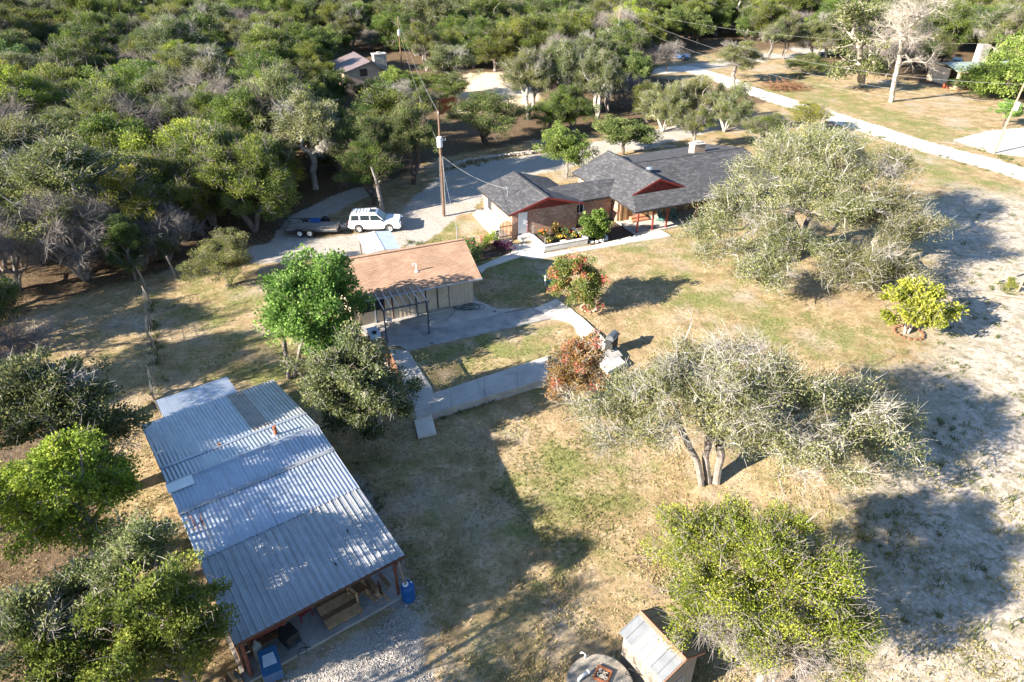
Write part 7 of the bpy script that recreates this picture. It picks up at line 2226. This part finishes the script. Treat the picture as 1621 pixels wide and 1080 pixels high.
# ------------------------------------------------------------------ ground detail: grass tufts and gravel
def grass():
    rng = np.random.default_rng(21)
    n = 85000
    u = rng.uniform(-40, 1660, n); v = 330 + (1110-330)*np.sqrt(rng.random(n))
    a = (u-810.5)/FPX; b = (540-v)/FPX
    dz = -_s + b*_c
    t = -CAM_H/dz
    x = a*t; y = (_c+b*_s)*t
    # clumpy
    f = np.sin(x*0.9+2*np.sin(y*0.35))*np.sin(y*0.8-1.5*np.sin(x*0.3)) + 0.5*np.sin(3.1*x+y)*np.sin(2.7*y)
    dens = 0.25+0.5*np.clip(f,-0.4,1)
    gr = np.zeros(n)
    for gp in GREENS: gr = np.maximum(gr, 1-sstep(-0.5,2,sdist(x,y,gp)))
    dens = dens + 0.5*gr
    for pv in (APRON, GRAVEL): dens *= sstep(0,0.6,sdist(x,y,pv))
    for l,w in DRIVE: dens *= sstep(0,0.8,ldist(x,y,l)-w)
    dens *= sstep(0,0.8,ldist(x,y,ROAD)-2.8)
    pal = 1-sstep(-1,2,sdist(x,y,PALE)); dens *= 1-0.55*pal
    for poly in [PX((560,520),(640,480),(760,470),(800,495),(875,475),(990,575),(960,592),(900,515),(650,560),(690,655),(870,592),(870,610),(690,665),(695,695),(660,700),(600,560)), PX((752,425),(812,395),(806,386),(860,400),(1050,362),(1065,376),(868,410),(765,430))]:
        dens *= sstep(-0.16,-0.02,sdist(x,y,poly))
    # footprints of the buildings
    for (obj,(x0,x1,y0,y1)) in ((HOUSE,(0,27.5,-3.2,8)),(GUEST,(0.2,9.2,0.5,9)),(SHED,(0,6.8,0.1,15.0))):
        M_ = obj.matrix_basis.inverted()
        lx = M_[0][0]*x+M_[0][1]*y+M_[0][3]; ly = M_[1][0]*x+M_[1][1]*y+M_[1][3]
        dens *= ~((lx>x0)&(lx<x1)&(ly>y0)&(ly<y1))
    k = rng.random(n) < dens
    x, y, gr = x[k], y[k], gr[k]
    m = len(x)
    z = ground_z(x,y)-0.03
    Q = []; T = []
    for j in range(3):
        d = norm(np.stack([rng.normal(size=m)*0.8, rng.normal(size=m)*0.8, np.ones(m)*0.7],1))
        s = norm(np.cross(d, rng.normal(size=(m,3))))
        L_ = rng.uniform(0.05,0.13,m); W_ = rng.uniform(0.012,0.03,m)
        p = np.stack([x+rng.normal(size=m)*0.05, y+rng.normal(size=m)*0.05, z],1)
        Q.append(np.stack([p-s*W_[:,None], p+s*W_[:,None], p+d*L_[:,None]+s*W_[:,None]*0.3, p+d*L_[:,None]-s*W_[:,None]*0.3],1))
        T.append(np.clip(0.2+0.6*rng.random(m)-0.45*gr+0.1*j,0,0.85))
    lf = leaf_material('yard_grass',(0.10,0.115,0.03),(0.22,0.185,0.075),(0.40,0.31,0.17),transl=0.2)
    me = quads_to_mesh('grass', np.concatenate(Q), lf, np.concatenate(T))
    o = bpy.data.objects.new('grass', me); link(o)
    tag(o,'short patchy dry grass over the yard','grass',kind='stuff')
grass()
def gravel():
    rng = np.random.default_rng(22)
    P = np.array([(p.x,p.y) for p in GRAVEL])
    n = 14000
    x = rng.uniform(P[:,0].min()-0.5,P[:,0].max()+0.5,n*3); y = rng.uniform(P[:,1].min()-0.5,P[:,1].max()+0.5,n*3)
    d = sdist(x,y,GRAVEL)
    k = (d < rng.exponential(0.25,len(x))-0.1)
    M_ = SHED.matrix_basis.inverted()
    lx = M_[0][0]*x+M_[0][1]*y+M_[0][3]; ly = M_[1][0]*x+M_[1][1]*y+M_[1][3]
    k &= ~((lx>-0.1)&(lx<6.8)&(ly>0.2)&(ly<15.0))
    cl = np.sin(x*1.7+1.2*np.sin(y*1.1))*np.sin(y*1.5+x*0.4)
    k &= rng.random(len(x)) < 0.55+0.5*cl
    x, y = x[k][:n], y[k][:n]
    m = len(x)
    z = ground_z(x,y)-0.02
    s = rng.uniform(0.012,0.034,m)
    c = np.stack([x,y,z],1)
    ang = rng.uniform(0,6.28,m)
    ex = np.stack([np.cos(ang),np.sin(ang),np.zeros(m)],1)*s[:,None]; ey = np.stack([-np.sin(ang),np.cos(ang),np.zeros(m)],1)*(s*rng.uniform(.6,1,m))[:,None]
    ez = np.array([0,0,1.0])*(s*rng.uniform(.5,.8,m))[:,None]
    A,B,C_,D = c-ex-ey, c+ex-ey, c+ex+ey, c-ex+ey
    k_ = 0.55
    a,b,cc,dd = c-(ex+ey)*k_+ez, c+(ex-ey)*k_+ez*1.1, c+(ex+ey)*k_+ez*0.9, c+(ey-ex)*k_+ez
    Q = np.concatenate([np.stack(q,1) for q in ((a,b,cc,dd),(A,B,b,a),(B,C_,cc,b),(C_,D,dd,cc),(D,A,a,dd))])
    t = np.tile(rng.random(m),5)
    lf = leaf_material('gravel_stone',(0.22,0.195,0.17),(0.37,0.345,0.31),(0.52,0.49,0.455),transl=0.0)
    me = quads_to_mesh('gravel', Q, lf, t)
    o = bpy.data.objects.new('gravel', me); link(o)
    tag(o,'loose white gravel round the shed front','gravel',kind='stuff')
gravel()

def litter():
    """fallen leaves and twigs under the trees"""
    rng = np.random.default_rng(31)
    spots = [(1250,400,8,2600),(1385,415,6,1800),(1160,690,9,3600),(1215,985,6,3000),(475,560,5,1200),(595,660,4,1200),(95,720,7,1500),(100,860,6,1500),(200,980,5,1500),(260,470,6,900),(360,450,6,900),(590,345,7,1600),(640,330,6,1200),(560,400,8,1500),(760,265,8,1500),(1100,230,7,1200),(905,290,5,700),(150,470,9,1500),(915,620,3,600),(930,480,2.5,400)]
    X = []; Y = []
    for (u,v,r,n) in spots:
        q = at(u,v); a = rng.uniform(0,6.28,n); d = r*np.sqrt(rng.random(n))
        X.append(q.x+d*np.cos(a)); Y.append(q.y+d*np.sin(a))
    x = np.concatenate(X); y = np.concatenate(Y)
    for (obj,(x0,x1,y0,y1)) in ((HOUSE,(0,27.5,-3.2,8)),(GUEST,(0.2,9.2,0.5,7)),(SHED,(-0.1,6.9,0.1,15.2))):
        M_ = obj.matrix_basis.inverted()
        lx = M_[0][0]*x+M_[0][1]*y+M_[0][3]; ly = M_[1][0]*x+M_[1][1]*y+M_[1][3]
        k = ~((lx>x0)&(lx<x1)&(ly>y0)&(ly<y1)); x, y = x[k], y[k]
    m = len(x)
    p = np.stack([x,y,ground_z(x,y)+0.012],1)
    d = norm(np.stack([rng.normal(size=m),rng.normal(size=m),rng.normal(size=m)*0.25],1)); s = norm(np.cross(d, np.stack([rng.normal(size=m)*0.3,rng.normal(size=m)*0.3,np.ones(m)],1)))
    L_ = rng.uniform(0.04,0.11,m); W_ = rng.uniform(0.012,0.035,m)
    Q = np.stack([p, p+d*(L_*.5)[:,None]+s*W_[:,None], p+d*L_[:,None], p+d*(L_*.5)[:,None]-s*W_[:,None]],1)
    lf = leaf_material('fallen_leaves',(0.06,0.045,0.03),(0.17,0.12,0.07),(0.36,0.28,0.19),transl=0.1)
    o = bpy.data.objects.new('leaf_litter', quads_to_mesh('leaf_litter', Q, lf, np.clip(rng.random(m),0,0.85))); link(o)
    tag(o,'brown fallen leaves and twigs scattered under the trees','leaf litter',kind='stuff')
litter()
def weeds():
    """taller weeds along fence, walls and track edges"""
    rng = np.random.default_rng(33)
    lines = [([(240,481),(243,519),(247,552),(250,612),(255,655)],70,0.25),([(640,880),(600,800),(560,735)],30,0.5),([(690,662),(870,600)],60,0.15),([(706,268),(790,250),(905,233)],60,0.6),([(1573,448),(1621,472)],25,0.5),([(1180,148),(1300,186),(1450,236),(1621,285)],90,0.5),([(1540,232),(1621,262)],40,0.4),([(1500,470),(1495,650),(1440,800),(1390,930)],80,1.0),([(1560,360),(1621,700)],90,4.0),([(1480,700),(1600,1050)],90,3.5),([(640,385),(745,385)],30,0.3),([(565,520),(580,560)],20,0.2)]
    Q = []; T = []
    for pts, n, sp in lines:
        P = [on_ground(*q) for q in pts]
        for i in range(n):
            t = rng.random()*(len(P)-1); j = int(t); c = P[j].lerp(P[j+1], t-j)
            cx, cy = c.x+rng.normal()*sp, c.y+rng.normal()*sp
            k = int(rng.integers(10,22)); h = rng.uniform(0.12,0.34); r = rng.uniform(0.06,0.2)
            b = np.stack([cx+rng.normal(size=k)*r, cy+rng.normal(size=k)*r, np.full(k, gz(cx,cy)-0.04)],1)
            d = norm(np.stack([rng.normal(size=k)*0.5,rng.normal(size=k)*0.5,np.ones(k)],1)); s = norm(np.cross(d,rng.normal(size=(k,3))))
            L_ = h*rng.uniform(0.6,1.2,k); W_ = rng.uniform(0.012,0.03,k)
            Q.append(np.stack([b-s*W_[:,None], b+s*W_[:,None], b+d*L_[:,None]+s*(W_*0.2)[:,None], b+d*L_[:,None]-s*(W_*0.2)[:,None]],1))
            T.append(np.clip(rng.random()*0.6+rng.random(k)*0.25,0,0.85))
    lf = leaf_material('weed_foliage',(0.05,0.065,0.02),(0.12,0.135,0.045),(0.27,0.25,0.11),transl=0.25)
    o = bpy.data.objects.new('weeds', quads_to_mesh('weeds', np.concatenate(Q), lf, np.concatenate(T))); link(o)
    tag(o,'tufts of taller weeds along fences, walls and tracks','weeds',kind='stuff')
weeds()
